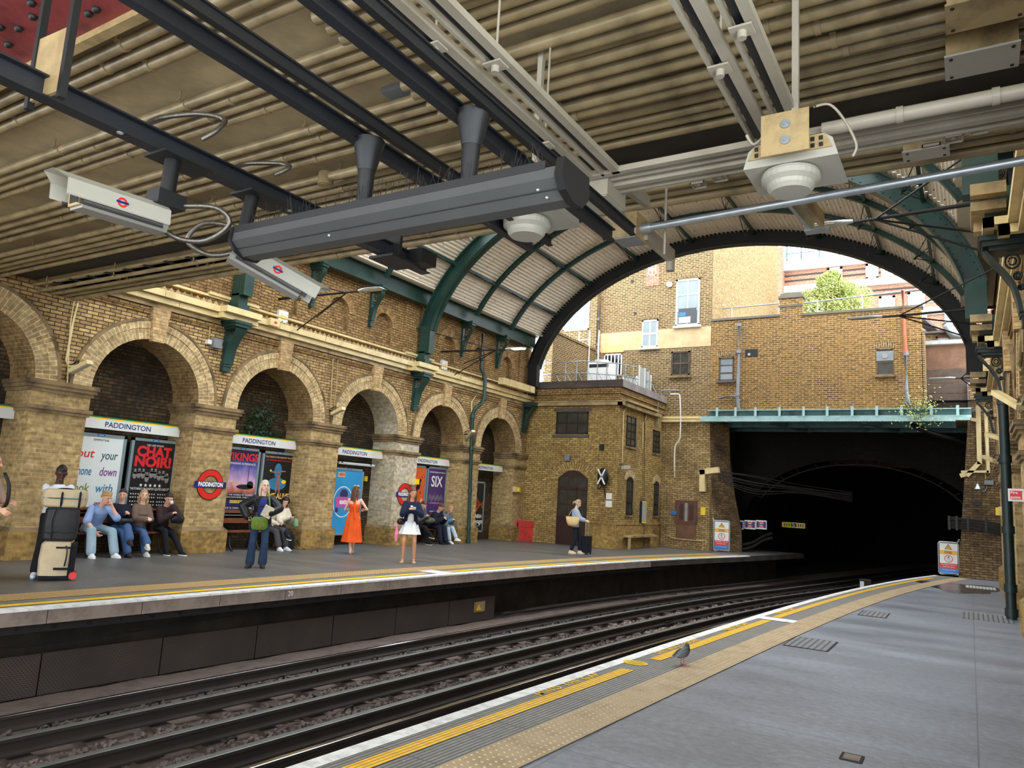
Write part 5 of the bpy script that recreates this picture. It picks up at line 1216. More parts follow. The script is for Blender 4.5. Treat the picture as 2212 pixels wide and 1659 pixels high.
def conduit(y, r, z, x0, x1, label, coll=0, mat='cream_pipe'):
    t = thing('conduit', label, 'conduit', ((x0+x1)/2, y, z))
    mb = MB(); mb.cyl((x0, y, z), (x1, y, z), r, n=10); mb.build('pipe', mat, t)
    rr = random.Random(int(y*100)); x = x0+rr.uniform(.3, 1.2)
    first = None
    while x < x1-.2:
        if first is None:
            mb = MB(); mb.cyl((x-.02, y, z), (x+.02, y, z), r+.008, n=10); mb.box(x-.02, x+.02, y-r-.045, y-r, z-.004+r*.0, z+.006); mb.cyl((x, y-r-.025, z+.1), (x, y-r-.025, z-.012), .012, n=6)
            first = mb.build('saddle', mat, t); fx = x
        else:
            c = first.copy(); COL.objects.link(c); c.parent = t; c.matrix_parent_inverse = first.matrix_parent_inverse.copy(); c.location = first.location+Vector((x-fx, 0, 0))
        x += 2.15
    return t
for i, (y, r, z) in enumerate(full):
    conduit(y, r, z, -15.0, 2.0, 'cream conduit spanning the whole bridge soffit, %s from its far edge' % (ordn[i] if i else 'nearest one'[:0] or 'first'))
right = [4.42, 4.29, 3.59, 3.46, 3.33, 4.92+.06, 5.18, 5.30, 4.64, 5.66]
k = 0
for y in (5.30, 5.17, 4.96, 4.8, 4.64, 4.43, 4.29, 3.58, 3.45, 3.31):
    k += 1
    conduit(y, .052, 4.98, -3.9, 2.0, 'thick cream conduit over the near platform only, %s from the bridge edge' % (ordn[k-1] or 'first'))
mb = MB()
for x in np.arange(-14, 1.8, .55): mb.box(x, x+.1, 6.6, 7.2, 4.985, 5.0)
tag(mb.build('conduit_straps', 'soot_iron'), 'row of thin straps holding the conduits at the bridge edge', 'straps', kind='stuff')
p = uz(95, 660, 4.9); mb = MB(); mb.box(-15.05, -14.75, 7.2, 7.5, 4.78, 4.95); q = uz(92, 662, 4.85); mb.box(q.x-.28, q.x+.28, 7.3, 7.5, 4.8, 4.92)
tag(mb.build('adaptable_box', 'cream_dirty'), 'cream box at the bridge edge above the leftmost whole arch', 'junction box')
p = uz(705, 378, 5.0); mb = MB(); mb.cyl((p.x, p.y, 4.88), (p.x, p.y, 5.02), .085, n=14); mb.cyl((p.x, p.y, 4.875), (p.x, p.y, 4.88), .06, n=14); mb.cyl((p.x, p.y, 4.97), (p.x+2.2, p.y, 4.97), .05, n=10); tag(mb.build('round_box', 'cream_pipe'), 'round cream conduit box with cap beyond the looped hose', 'junction box')
for (x_, y_, w, d, lab) in ((2120, 130, .42, .30, 'pale square lidded box among the conduits at the right'), (2130, 20, .42, .30, 'cream square box at the top right corner of the view'), (2000, 330, .34, .2, 'cream box on the bridge edge above the small skylight gap')):
    p = uz(x_, y_, 4.86); t = thing('lidded_box', lab, 'junction box', (p.x, p.y, 4.86))
    mb = MB(); mb.box(p.x-w/2, p.x+w/2, p.y-d/2, p.y+d/2, 4.86, 5.05); mb.build('body', 'cream_dirty', t)
    mb = MB(); mb.box(p.x-w/2-.01, p.x+w/2+.01, p.y-d/2-.01, p.y+d/2+.01, 4.845, 4.86); mb.build('lid', 'housing_white' if y_ > 30 else 'cream_dirty', t)
    mb = MB()
    for a in (-1, 1):
        for b in (-1, 1): mb.cyl((p.x+a*(w/2-.03), p.y+b*(d/2-.03), 4.838), (p.x+a*(w/2-.03), p.y+b*(d/2-.03), 4.845), .012, n=8)
    mb.build('screws', 'soot_iron', t)
# dark hanging steelwork
def ibeam(name, x, y0, y1, z, w, h, mat, label, holes=()):
    t = thing(name, label, 'beam', (x, (y0+y1)/2, z))
    mb = MB(); mb.box(x-.006, x+.006, y0, y1, z, z+h); mb.build('web', mat, t)
    mb = MB(); mb.box(x-w/2, x+w/2, y0, y1, z-.01, z); mb.build('bottom_flange', mat, t)
    mb = MB(); mb.box(x-w/2, x+w/2, y0, y1, z+h, z+h+.01); mb.build('top_flange', mat, t)
    if holes:
        mb = MB()
        for y in holes: mb.cyl((x+w*.25, y, z-.014), (x+w*.25, y, z-.01), .018, n=10)
        mb.build('hole', 'housing_white', t)
    return t
ibeam('steel_beam', -4.09, .6, 5.0, 3.6, .10, .10, 'beam_navy', 'dark steel beam carrying the two hooded cameras', holes=(2.15, 2.45, 3.1, 3.4))
ibeam('steel_beam', -2.86, .4, 4.76, 3.58, .058, .07, 'beam_navy', 'dark steel beam left of the two funnel hangers, outer one of its pair')
ibeam('steel_beam', -2.69, .4, 4.76, 3.60, .04, .05, 'beam_black', 'thinner dark steel beam close beside the outer funnel hanger beam')
ibeam('steel_beam', -2.19, .4, 4.78, 3.58, .058, .07, 'beam_navy', 'dark steel beam over the right funnel hanger')
ibeam('steel_beam', -2.02, .4, 4.78, 3.60, .04, .05, 'beam_black', 'thinner dark steel beam between the right funnel hanger and the pale trunking')
t = thing('beam_hanger', 'cream box hanger with two dark rods at the top left corner', 'hanger', (-4.2, 1.75, 3.6))
a0, a1 = uz(100, 215, 3.62), uz(150, 180, 3.62)
mb = MB(); h0, h1 = uz(64, 222, 3.6), uz(134, 196, 3.6); mb.beam((h0.x, h0.y, 3.78), (h1.x, h1.y, 3.78), .02, .36); mb.build('plate', 'cream_dirty', t)
for x, y in ((h0.x, h0.y), (h1.x, h1.y)): mb = MB(); mb.box(x-.018, x+.018, y-.018, y+.018, 3.56, 5.0); mb.cyl((x, y, 4.6), (x, y, 4.7), .06, n=8); mb.build('rod', 'beam_black', t)
# hanging passenger display
DY, DZ = 2.86, 3.03
t = thing('passenger_display', 'long dark grey hanging passenger display box seen from behind', 'display', (-2.65, DY, DZ))
prof = [(-.115, .13), (-.12, .075), (-.03, .0), (.06, .0), (.125, .06), (.12, .15)]
SK = lambda x, a, b: (x, DY+a-.0*(x+3.7), DZ+b)
xl, xr = -3.76, -1.54
mb = MB(); mb.prism(prof, lambda a, b: SK(xl, a, b), lambda a, b: SK(xr, a, b)); mb.build('casing', 'display_grey', t)
mb = MB(); mb.prism([(-.118, .125), (-.118, .165), (.12, .165), (.12, .125)], lambda a, b: SK(xl-.01, a, b), lambda a, b: SK(xr-.06, a, b)); mb.build('top_cover', 'display_dark', t)
pr2 = [(a*.64+.003, b*.64-.006) for a, b in [(-.19, .27), (-.22, .13), (-.15, .04), (-.02, -.01), (.12, .0), (.22, .1), (.21, .27)]]
mb = MB(); mb.prism(pr2, lambda a, b: SK(xr, a, b), lambda a, b: SK(xr+.04, a, b)); mb.build('end_cap', 'sign_black', t)
mb = MB(); mb.prism(pr2, lambda a, b: SK(xl-.02, a, b), lambda a, b: SK(xl, a, b)); mb.build('end_cap', 'sign_black', t)
mb = MB(); mb.cyl(SK(xl, -.077, .037), SK(xr, -.077, .037), .003, n=5); mb.build('seam', 'sign_black', t)
mb = MB(); mb.sph(SK(-3.0, -.06, .022), .009, 8); mb.sph(SK(xr-.08, -.05, .016), .009, 8); mb.sph(SK(xr-.11, -.085, .045), .009, 8); mb.build('screws', 'galvanised', t)
for x in (-2.82, -2.11):
    mb = MB(); y = DY; mb.cyl((x, y, 3.6), (x, y, 3.42), .09, .05, n=16); mb.cyl((x, y, 3.42), (x, y, 3.19), .048, .04, n=14); mb.build('funnel_hanger', 'beam_black', t)
mb = MB()
r = random.Random(9)
for k in range(150):
    x = r.uniform(-3.7, -1.6); y = DY+r.uniform(-.1, .1); mb.cyl((x, y, 3.19), (x+r.uniform(-.05, .05), y+r.uniform(-.05, .05), 3.31), .0015, n=3, caps=False)
tag(mb.build('bird_spikes', 'soot_iron'), 'fine bird spikes bristling on top of the hanging display', 'bird spikes', kind='stuff')
# hooded surveillance cameras
def roundel(parent, c, right, up, R, name='roundel', txt=None, th=.01, bar='sign_navy'):
    c = Vector(c); r_ = Vector(right).normalized(); u = Vector(up).normalized(); n = r_.cross(u)
    mb = MB(); N_ = 40
    P = []
    for k in range(N_+1):
        a = 2*math.pi*k/N_; d = r_*math.cos(a)+u*math.sin(a); P.append([c+d*R*.62, c+d*R*.62+n*th, c+d*R+n*th, c+d*R])
    mb.grid(P); ring = mb.build(name+'_ring', 'roundel_red', parent)
    if txt:
        mb = MB(); P = []
        for k in range(N_+1):
            a = 2*math.pi*k/N_; d = r_*math.cos(a)+u*math.sin(a); P.append([c+d*R*1.05, c+d*R*1.05+n*th*.5, c+d*R*.58+n*th*.5, c+d*R*.58])
        mb.grid(P); mb.build(name+'_backing', 'sign_black', parent)
    mb = MB(); mb.obox(c+n*th*1.3, r_*R*1.25, u*R*.21, n*th*.5); b = mb.build(name+'_bar', bar, parent)
    if txt: text(txt, R*.40, c+n*th*1.8, r_, u, 'white_gloss', b, bold=R*.018, width=R*1.95, lift=.001)
def hooded(back, front, up, L, label, scale=1.0):
    back, front = Vector(back), Vector(front); X_ = (front-back).normalized(); Yv = Vector(up).cross(X_).normalized(); Zv = X_.cross(Yv)
    M = Matrix(((X_.x, Yv.x, Zv.x, back.x), (X_.y, Yv.y, Zv.y, back.y), (X_.z, Yv.z, Zv.z, back.z), (0, 0, 0, 1))) @ Matrix.Scale(scale, 4)
    T = lambda *p: M @ Vector(p)
    t = thing('surveillance_camera', label, 'camera', back)
    w = .075
    body = [(-w, -.045), (-w*.75, -.075), (w*.75, -.075), (w, -.045), (w, .04), (-w, .04)]
    mb = MB(); mb.prism(body, lambda a, b: T(0, a, b), lambda a, b: T(L-.1, a, b)); mb.build('body', 'housing_silver', t)
    hood = [(-w*1.2, -.03), (-w*1.2, .055), (-w*.6, .095), (w*.6, .095), (w*1.2, .055), (w*1.2, -.03)]
    mb = MB(); mb.grid([[T(0, a, b), T(L+(.06 if i in (2, 3) else .0), a, b)] for i, (a, b) in enumerate(hood)]); mb.grid([[T(0, a*.95, b-.004), T(L+(.06 if i in (2, 3) else .0), a*.95, b-.004)] for i, (a, b) in enumerate(hood)])
    mb.build('hood', 'housing_white', t)
    mb = MB(); mb.prism([(-w*.8, -.06), (w*.8, -.06), (w*.8, .035), (-w*.8, .035)], lambda a, b: T(L-.1, a, b), lambda a, b: T(L-.085, a, b)); fw = mb.build('window_frame', 'cream_dirty', t)
    mb = MB(); mb.prism([(-w*.55, -.045), (w*.55, -.045), (w*.55, .02), (-w*.55, .02)], lambda a, b: T(L-.086, a, b), lambda a, b: T(L-.082, a, b)); mb.build('lens_window', 'glass_dark', fw)
    mb = MB()
    for s_ in (-1, 1):
        for k in range(5): mb.obox(T(L*.48, s_*w*1.0, -.035-.006*k), (T(1, 0, 0)-T(0, 0, 0))*L*.42, (T(0, 1, 0)-T(0, 0, 0))*.002, (T(0, 0, 1)-T(0, 0, 0))*.0016)
    mb.build('fins', 'black_iron', t)
    for s_ in (-1, 1): roundel(t, T(L*.5, s_*w*1.22, .01), (T(1, 0, 0)-T(0, 0, 0))*s_*-1, T(0, 0, 1)-T(0, 0, 0), .028*scale, th=.003)
    return t, T
ca, T = hooded((-4.12, 2.5, 3.19), (-4.12, 1.94, 3.16), (0, 0, 1), .60, 'hooded white surveillance camera at the left with its lens window visible')
mb = MB(); mb.cyl((-4.07, 2.48, 3.28), (-4.09, 2.5, 3.6), .045, n=12); mb.box(-4.15, -4.02, 2.4, 2.58, 3.27, 3.36); mb.box(-4.2, -3.98, 2.38, 2.72, 3.575, 3.59); mb.build('mount', 'beam_black', ca)
mb = MB(); mb.tube(cr([(-4.06, 2.55, 3.3), (-3.9, 2.7, 3.32), (-3.86, 2.78, 3.24), (-3.98, 2.72, 3.13), (-4.1, 2.62, 3.12), (-4.12, 2.5, 3.15)], 5), .017, 8); mb.build('steel_hose', 'hose_steel', ca)
mb = MB(); mb.tube(cr([(-4.2, 2.35, 3.74), (-4.22, 2.45, 3.86), (-4.12, 2.62, 3.95), (-3.96, 2.72, 3.93), (-3.92, 2.66, 3.82), (-3.98, 2.6, 3.74)], 6), .017, 8); mb.build('steel_hose', 'hose_steel', ca)
cb, T = hooded((-4.1, 3.0, 3.17), (-3.75, 3.62, 2.90), (0, 0, 1), .60, 'hooded white surveillance camera tilted down behind the left end of the hanging display')
mb = MB(); mb.cyl((-4.08, 3.05, 3.26), (-4.09, 3.1, 3.6), .045, n=12); mb.box(-4.15, -4.0, 3.0, 3.2, 3.25, 3.34); mb.box(-4.2, -3.98, 3.0, 3.34, 3.575, 3.59); mb.build('mount', 'beam_black', cb)
mb = MB(); mb.tube(cr([(-4.2, 2.98, 3.74), (-4.2, 3.1, 3.84), (-4.05, 3.26, 3.88), (-3.92, 3.24, 3.82), (-3.97, 3.16, 3.74)], 6), .016, 8); mb.tube(cr([(-4.0, 3.0, 3.3), (-4.2, 2.85, 3.32), (-4.3, 2.8, 3.2), (-4.2, 2.9, 3.12), (-4.08, 3.0, 3.15)], 5), .017, 8); mb.build('steel_hose', 'hose_steel', cb)
# bracket below b1's far end
mb = MB(); mb.box(-4.2, -3.98, 4.5, 4.53, 3.6, 3.86); mb.box(-4.22, -3.96, 4.4, 4.75, 3.565, 3.585); mb.box(-4.14, -3.9, 4.7, 4.9, 3.6, 3.72); tag(mb.build('beam_clamp', 'beam_black'), 'dark clamp at the far end of the camera beam below the bridge edge', 'clamp')
# pale trunking
def trunk2(name, a, b, label, w=.06, h=.045, gap=.05, mat='trunking', dark='beam_navy'):
    a, b = Vector(a), Vector(b); d = (b-a).normalized(); s_ = d.cross(Vector((0, 0, 1))).normalized()
    t = thing(name, label, 'trunking', (a+b)/2)
    mb = MB(); mb.beam(a+s_*(gap+w)/2, b+s_*(gap+w)/2, w, h); mb.build('rail', mat, t)
    mb = MB(); mb.beam(a-s_*(gap+w)/2, b-s_*(gap+w)/2, w*.35, h); mb.build('rail', mat, t)
    mb = MB(); mb.beam(a+Vector((0, 0, h*.3)), b+Vector((0, 0, h*.3)), gap+w*.2, h*.3); mb.build('channel', dark, t)
    return t
trunk2('pale_trunking', (-2.52, .8, 4.2), (-2.52, 4.92, 4.2), 'pale double trunking running up to the cream lidded box, left one')
trunk2('pale_trunking', (-2.30, .8, 4.2), (-2.30, 4.95, 4.2), 'pale double trunking running up to the cream lidded box, right one')
trunk2('pale_trunking', (-1.15, .8, 4.2), (-1.15, 4.9, 4.2), 'pale trunking left of the square plate over the dome speaker')
trunk2('pale_trunking', (-0.95, .8, 4.2), (-0.95, 4.9, 4.2), 'pale trunking right of the other one over the dome speaker')
for (x, y) in ((-2.52, 3.0), (-2.30, 3.3), (-2.52, 4.3), (-1.15, 3.9), (-.95, 3.6)):
    mb = MB(); mb.box(x-.06, x+.06, y-.05, y+.05, 4.16, 4.172); mb.cyl((x, y, 4.12), (x, y, 4.165), .025, n=10); mb.cyl((x, y, 4.2), (x, y, 5.0), .008, n=5)
    tag(mb.build('trunking_hanger', 'trunking'), 'white plate and rod holding the pale trunking, %s' % {(-2.52, 3.0): 'near the white-painted pair, nearest', (-2.30, 3.3): 'upper one by the top edge', (-2.52, 4.3): 'beside the hanging display end', (-1.15, 3.9): 'left of the square plate', (-.95, 3.6): 'high above the square plate'}[(x, y)], 'hanger')
trunk2('pale_trunking', (-2.5, 5.0, 4.2), (1.4, 5.0, 4.2), 'pale trunking crossing towards the right wall, upper one')
trunk2('pale_trunking', (-2.5, 5.2, 4.18), (1.4, 5.2, 4.18), 'pale trunking crossing towards the right wall, lower one')
mb = MB(); mb.cyl((-.75, 4.85, 4.16), (1.2, 4.85, 4.16), .045, n=12)
for x in (-.3, .2, .7): mb.cyl((x-.02, 4.85, 4.16), (x+.02, 4.85, 4.16), .053, n=12)
tag(mb.build('white_conduit', 'trunking'), 'thick pale conduit right of the dome speaker', 'conduit')
# cream lidded box and galvanised box with conduits
def hbox(name, lab, c, w, d, h, m1, m2):
    c = Vector(c); t = thing(name, lab, 'junction box', c); mb = MB(); mb.box(c.x-w/2, c.x+w/2, c.y-d/2, c.y+d/2, c.z, c.z+h); mb.build('body', m1, t)
    mb = MB(); mb.box(c.x-w/2+.01, c.x+w/2-.01, c.y-d/2+.01, c.y+d/2-.01, c.z-.006, c.z); mb.build('lid', m2, t); return t
p = uz(1285, 445, 4.05); bc = hbox('lidded_box', 'large cream box with a pale lid right of the hanging display', (p.x, p.y, 4.05), .38, .36, .2, 'trunking', 'housing_white')
text('PLATFORM 1', .022, (p.x-.02, p.y-.02, 4.044), (1, 0, 0), (0, 1, 0), 'sign_black', bc, lift=-.004) if 0 else None
q = uz(1360, 522, 3.92); bd = hbox('metal_box', 'small galvanised box hanging right of the cream lidded box', (q.x, q.y, 3.92), .22, .25, .22, 'cream_dirty', 'galvanised')
mb = MB(); mb.cyl((p.x+.1, p.y+.18, 4.1), (q.x, q.y-.12, 4.03), .04, n=12); tag(mb.build('metal_conduit', 'galvanised'), 'short shiny conduit between the cream box and the galvanised box', 'conduit')
mb = MB(); mb.cyl((q.x+.1, q.y, 4.02), (1.6, q.y-.12, 4.1), .032, n=12); mb.cyl((q.x+.1, q.y, 4.02), (q.x+.2, q.y, 4.022), .045, n=12); mb.cyl((.42, q.y-.08, 4.05), (.48, q.y-.08, 4.05), .042, n=12); tag(mb.build('metal_conduit', 'galvanised'), 'long galvanised conduit crossing below the dome speaker to the right wall', 'conduit')
mb = MB(); mb.beam((q.x+.12, q.y+.05, 4.0), (q.x+.12, q.y+.75, 4.0), .05, .13); mb.cyl((q.x+.12, q.y+.7, 3.85), (q.x+.12, q.y+.7, 3.95), .04, n=10); tag(mb.build('strut_channel', 'trunking'), 'pale strut channel sticking out beyond the galvanised box', 'strut')
a = uz(1705, 430, 4.15); b = uz(1755, 490, 4.15); mb = MB(); mb.beam(a, b, .03, .12); mb.beam(a+Vector((.1, 0, 0)), b+Vector((.1, -.15, 0)), .04, .12, 1); mb.box(b.x-.05, b.x+.15, b.y-.1, b.y, 4.08, 4.1); tag(mb.build('strut_channel', ['galvanised', 'cream_dirty']), 'pair of hanging strut channels below the dome speaker', 'strut')
a = uz(1378, 430, 4.3); mb = MB(); mb.beam((a.x, a.y-.4, 4.3), (a.x+.05, a.y+.1, 4.3), .05, .1); mb.cyl((a.x+.22, a.y+.1, 3.8), (a.x+.22, a.y+.1, 4.4), .012, n=6); tag(mb.build('hanging_rod', 'trunking'), 'thin pale hanging rod with channel right of the galvanised box', 'hanger')
# dome speaker units
def speaker(cx, cy, z, label, plate=True, side=1):
    t = thing('dome_speaker', label, 'speaker', (cx, cy, z))
    mb = MB(); pr = [(-.27, .0), (.27, .0), (.24, .11), (.2, .14), (-.2, .14), (-.24, .11)]
    mb.prism(pr, lambda a, b: (cx+a, cy-.05, z+.06+b), lambda a, b: (cx+a, cy+.38, z+.06+b)); mb.build('case', 'housing_white', t)
    mb = MB(); mb.prism([(-.24, .05), (.24, .05), (.2, .14), (-.2, .14)], lambda a, b: (cx+a, cy-.06, z+.06+b), lambda a, b: (cx+a, cy-.05, z+.06+b)); g = mb.build('vent_panel', 'cream_dirty', t)
    mb = MB()
    for k in range(9):
        for j in range(2): mb.box(cx-.2+k*.046, cx-.178+k*.046, cy-.065, cy-.06, z+.12+j*.04, z+.145+j*.04)
    mb.build('vent_slots', 'black_iron', g)
    mb = MB(); mb.lathe([(.0, .05), (.165, .05), (.172, .03), (.17, .0), (.145, -.018), (.14, -.022), (.136, -.045), (.115, -.07), (.0, -.072)], (cx-.02, cy+.1, z), 28, sm=False); mb.build('dome', 'housing_white', t)
    if plate:
        mb = MB(); mb.box(cx-.14, cx+.13, cy-.16, cy-.15, z+.07, z+.33); pl = mb.build('plate', 'cream_dirty', t)
        mb = MB()
        for dz in (.15, .25): mb.cyl((cx, cy-.17, z+dz), (cx, cy-.16, z+dz), .028, n=14); mb.cyl((cx, cy-.185, z+dz), (cx, cy-.17, z+dz), .012, n=6)
        mb.build('bolts', 'galvanised', pl)
        mb = MB(); mb.tube(cr([(cx+.14, cy-.05, z+.38), (cx+.22, cy, z+.4), (cx+.3, cy, z+.28), (cx+.36, cy, z+.12), (cx+.34, cy, z+.05)], 5), .008, 6); mb.tube(cr([(cx-.13, cy-.08, z+.25), (cx-.2, cy-.08, z+.2), (cx-.24, cy-.1, z+.26)], 4), .01, 6); mb.build('wire', 'trunking', t)
    mb = MB(); mb.box(cx-.02, cx+.02, cy+.12, cy+.16, z+.18, 5.1); mb.build('hanger_rod', 'trunking', t)
    return t
p = uy(1712, 385, 4.45); speaker(p.x, 4.4, p.z+.0, 'white dome speaker with a square bolted plate, hung under the bridge at the right')
p2 = uy(1135, 492, 4.35); speaker(p2.x+.03, 4.25, p2.z-.0, 'white dome speaker partly hidden behind the right end of the hanging display', plate=False)
for (x_, y_) in ((1510, 400), (1555, 385), (1570, 365), (1340, 410), (2012, 320), (2060, 300), (2115, 280)):
    p = uz(x_, y_, 4.86); mb = MB(); w = .07
    for a in ((-w, w, -w, -w+.01), (-w, w, w-.01, w), (-w, -w+.01, -w, w), (w-.01, w, -w, w)): mb.box(p.x+a[0], p.x+a[1], p.y+a[2], p.y+a[3], 4.85, 4.87)
    mb.sph((p.x, p.y, 4.88), .03, 8); mb.box(p.x-w, p.x+w, p.y-w, p.y+w, 4.88, 4.885)
    tag(mb.build('tray_bracket', 'trunking'), 'small square conduit bracket at the bridge edge, %s' % {1510: 'lower one left of the dome speaker', 1555: 'upper one left of the dome speaker', 1570: 'one nearest the dome speaker on its left', 1340: 'one above the galvanised box', 2012: 'first one right of the dome speaker', 2060: 'second one right of the dome speaker', 2115: 'last one towards the right wall'}[x_], 'bracket', 'square conduit brackets at the bridge edge')
# ---------------------------------------------------------------- wall lamps on tubular arms
def street_lamp(y, s, xw, reach, label, lit=False, z=6.17, br=(2.2, -.9)):
    t = thing('wall_lamp', label, 'lamp', (xw, y, z)); xt = xw+s*reach
    mb = MB(); mb.cyl((xw, y, z+.06), (xt, y, z), .035, .022, n=10); mb.build('arm', 'cable_black', t)
    for dy, dz_ in ((-1.5, .55), (1.3, -.1), (.5, -.75)): mb = MB(); mb.cyl((xw, y+dy, z+dz_), (xw+s*reach*.86, y, z), .016, n=6); mb.build('stay', 'cable_black', t)
    mb = MB(); hd = [(0, .03, .035), (.14, .07, .05), (.22, .10, .045), (.30, .135, .03), (.62, .13, .022), (.72, .09, .015)]
    P = []
    for dx, w_, h in hd: P.append([(xt+s*dx, y+w_*math.cos(a), z+.01+(h if math.sin(a) > 0 else h*.4)*math.sin(a)) for a in [2*math.pi*k/16 for k in range(17)]])
    mb.grid(P, sm=True); mb.add(P[-1][:16], [tuple(range(16))]); mb.build('lamp_head', 'lamp_head', t)
    mb = MB(); mb.box(xt+s*.26, xt+s*.66, y-.1, y+.1, z-.012, z-.003); mb.build('lens', 'lamp_glow' if lit else 'lamp_lens', t)
    mb = MB(); r = random.Random(3)
    for k in range(36): x = xt+s*(.2+k*.013); yy = y+.1*(k % 3-1); mb.cyl((x, yy, z+.03), (x+r.uniform(-.03, .03), yy, z+.13), .002, n=3, caps=False)
    mb.build('bird_spikes', 'soot_iron', t)
    mb = MB(); mb.box(xw, xw+s*.08, y-.02, y+.28, z-.52, z-.22); mb.box(xw+s*.08, xw+s*.083, y+.04, y+.2, z-.45, z-.35, 1); mb.build('gear_box', ['white_gloss', 'yellow_box'], t)
    if lit: area('lamp_light', (xt+s*.45, y, z-.03), .3, 60, (.9, .95, 1))
street_lamp(12.27, 1, -14.7, 2.7, 'unlit wall lamp on a dark tubular arm, nearer one on the far side')
street_lamp(19.1, 1, -14.7, 2.5, 'lit wall lamp glowing white on a dark tubular arm near the end arch', lit=True)
street_lamp(11.96, -1, .74, 2.15, 'wall lamp on a dark arm from the right wall, nearest and highest')
street_lamp(18.18, -1, .74, 2.3, 'wall lamp on a dark arm crossing the brick wall and banded building')
street_lamp(26.9, -1, .74, 1.0, 'small pale wall lamp in front of the plank hoarding')
# right-hand cable boxes
for (x0, x1, z0, z1, off, lab) in ((.50, .62, 5.34, 5.44, .26, 'cream cable box along the near wall cornice, outer one'), (.60, .72, 5.22, 5.33, .2, 'cream cable box along the near wall cornice, inner one')):
    jg = [(10.45, 11.35), (17.4, 18.3), (24.25, 25.1)]
    mb = MB(); cur = 7.45
    for a, b in jg: mb.box(x0, x1, cur, a, z0, z1); mb.box(x0-off, x1-off, a, b, z0, z1); mb.box(x0-off, x1, a, a+.1, z0, z1); mb.box(x0-off, x1, b-.1, b, z0, z1); cur = b
    mb.box(x0, x1, cur, 26.8, z0, z1)
    tag(mb.build('cable_box', 'cream_paint'), lab, 'cable trunking')
for y, lab in ((10.9, 'nearest'), (17.85, 'middle'), (24.7, 'furthest')):
    mb = MB(); mb.box(.12, .5, y-.45, y-.3, 5.75, 5.9); mb.box(.12, .5, y-.3, y+.5, 5.6, 5.72); mb.box(.15, .5, y+.1, y+.3, 5.46, 5.62); tag(mb.build('cable_shelf', 'cream_dirty'), 'cream cable shelf jutting over the near wall console, %s one' % lab, 'cable shelf')
# ---------------------------------------------------------------- people
def cloth(name, c, rough=.85, var=.1, vs=6, bump=.35, bs=14): 
    if name not in MATS: plain(name, c, rough, var=var, vscale=vs, bump=bump, bscale=bs, spec=.25)
    return name
for nm, c in (('light', srgb(226, 172, 144)), ('tan', srgb(206, 146, 112)), ('dark', srgb(74, 46, 34)), ('fair', srgb(232, 186, 162))): plain('skin_'+nm, c, .5, var=.05, vscale=8)
plain('eye_dark', srgb(40, 28, 24), .3); plain('lip', srgb(176, 92, 84), .5)
V3 = Vector
def ik(a, t, l1, l2, hint):
    a, t = V3(a), V3(t); d = t-a; L = min(d.length, (l1+l2)*.999); dn = d.normalized()
    if d.length > L: t = a+dn*L
    h = V3(hint)-dn*V3(hint).dot(dn); h = h.normalized() if h.length > 1e-5 else dn.orthogonal().normalized()
    x = (l1*l1-l2*l2+L*L)/(2*L); y = math.sqrt(max(0, l1*l1-x*x))
    return a+dn*x+h*y, t
def caps(mb, p0, r0, p1, r1, n=12): mb.cyl(p0, p1, r0, r1, n=n); mb.sph(p0, r0, n); mb.sph(p1, r1, n)
def chain(mb, pts, rs, n=12):
    for i in range(len(pts)-1): caps(mb, pts[i], rs[i], pts[i+1], rs[i+1], n)
def loft(mb, rings, n=20):
    """rings: (centre, xaxis*rx, yaxis*ry)"""
    P = []
    for c, ax, ay in rings: P.append([tuple(V3(c)+ax*math.cos(2*math.pi*k/n)+ay*math.sin(2*math.pi*k/n)) for k in range(n)])
    vs = [p for r_ in P for p in r_]; m_ = len(P)
    fs = [(i*n+k, i*n+(k+1) % n, (i+1)*n+(k+1) % n, (i+1)*n+k) for i in range(m_-1) for k in range(n)]
    fs += [tuple(range(n-1, -1, -1)), tuple(range((m_-1)*n, m_*n))]
    mb.add(vs, fs, sm=True)
def hand(mb, w, d, pn, s, curl, side):
    d = V3(d).normalized(); pn = (V3(pn)-d*V3(pn).dot(d)).normalized(); lat = d.cross(pn)*side
    w = V3(w); pc = w+d*.05*s
    loft(mb, [(w+d*t*s, lat*wx*s, pn*wy*s) for t, wx, wy in ((-.005, .026, .02), (.03, .036, .018), (.07, .041, .016), (.092, .038, .013))], 12)
    for k, (off, L) in enumerate(((.030, .070), (.010, .080), (-.010, .075), (-.029, .058))):
        p = w+d*.088*s+lat*off*s; ang = 0; dd = d; pts = [p]
        for j, f in enumerate((.45, .32, .25)):
            ang += curl*(.9 if j == 0 else 1.1); dd = d*math.cos(ang)+pn*math.sin(ang); p = p+dd*L*f*s; pts.append(p)
        chain(mb, pts, [.0092*s, .0088*s, .0082*s, .0072*s], 8)
    p = w+d*.022*s+lat*.03*s; q = p+(lat*.7+d*.6+pn*.35).normalized()*.035*s; r_ = q+(lat*.25+d*.75+pn*.6).normalized()*.034*s
    chain(mb, [p, q, r_], [.014*s, .0115*s, .009*s], 8)
    return w+d*.08*s+pn*.03*s
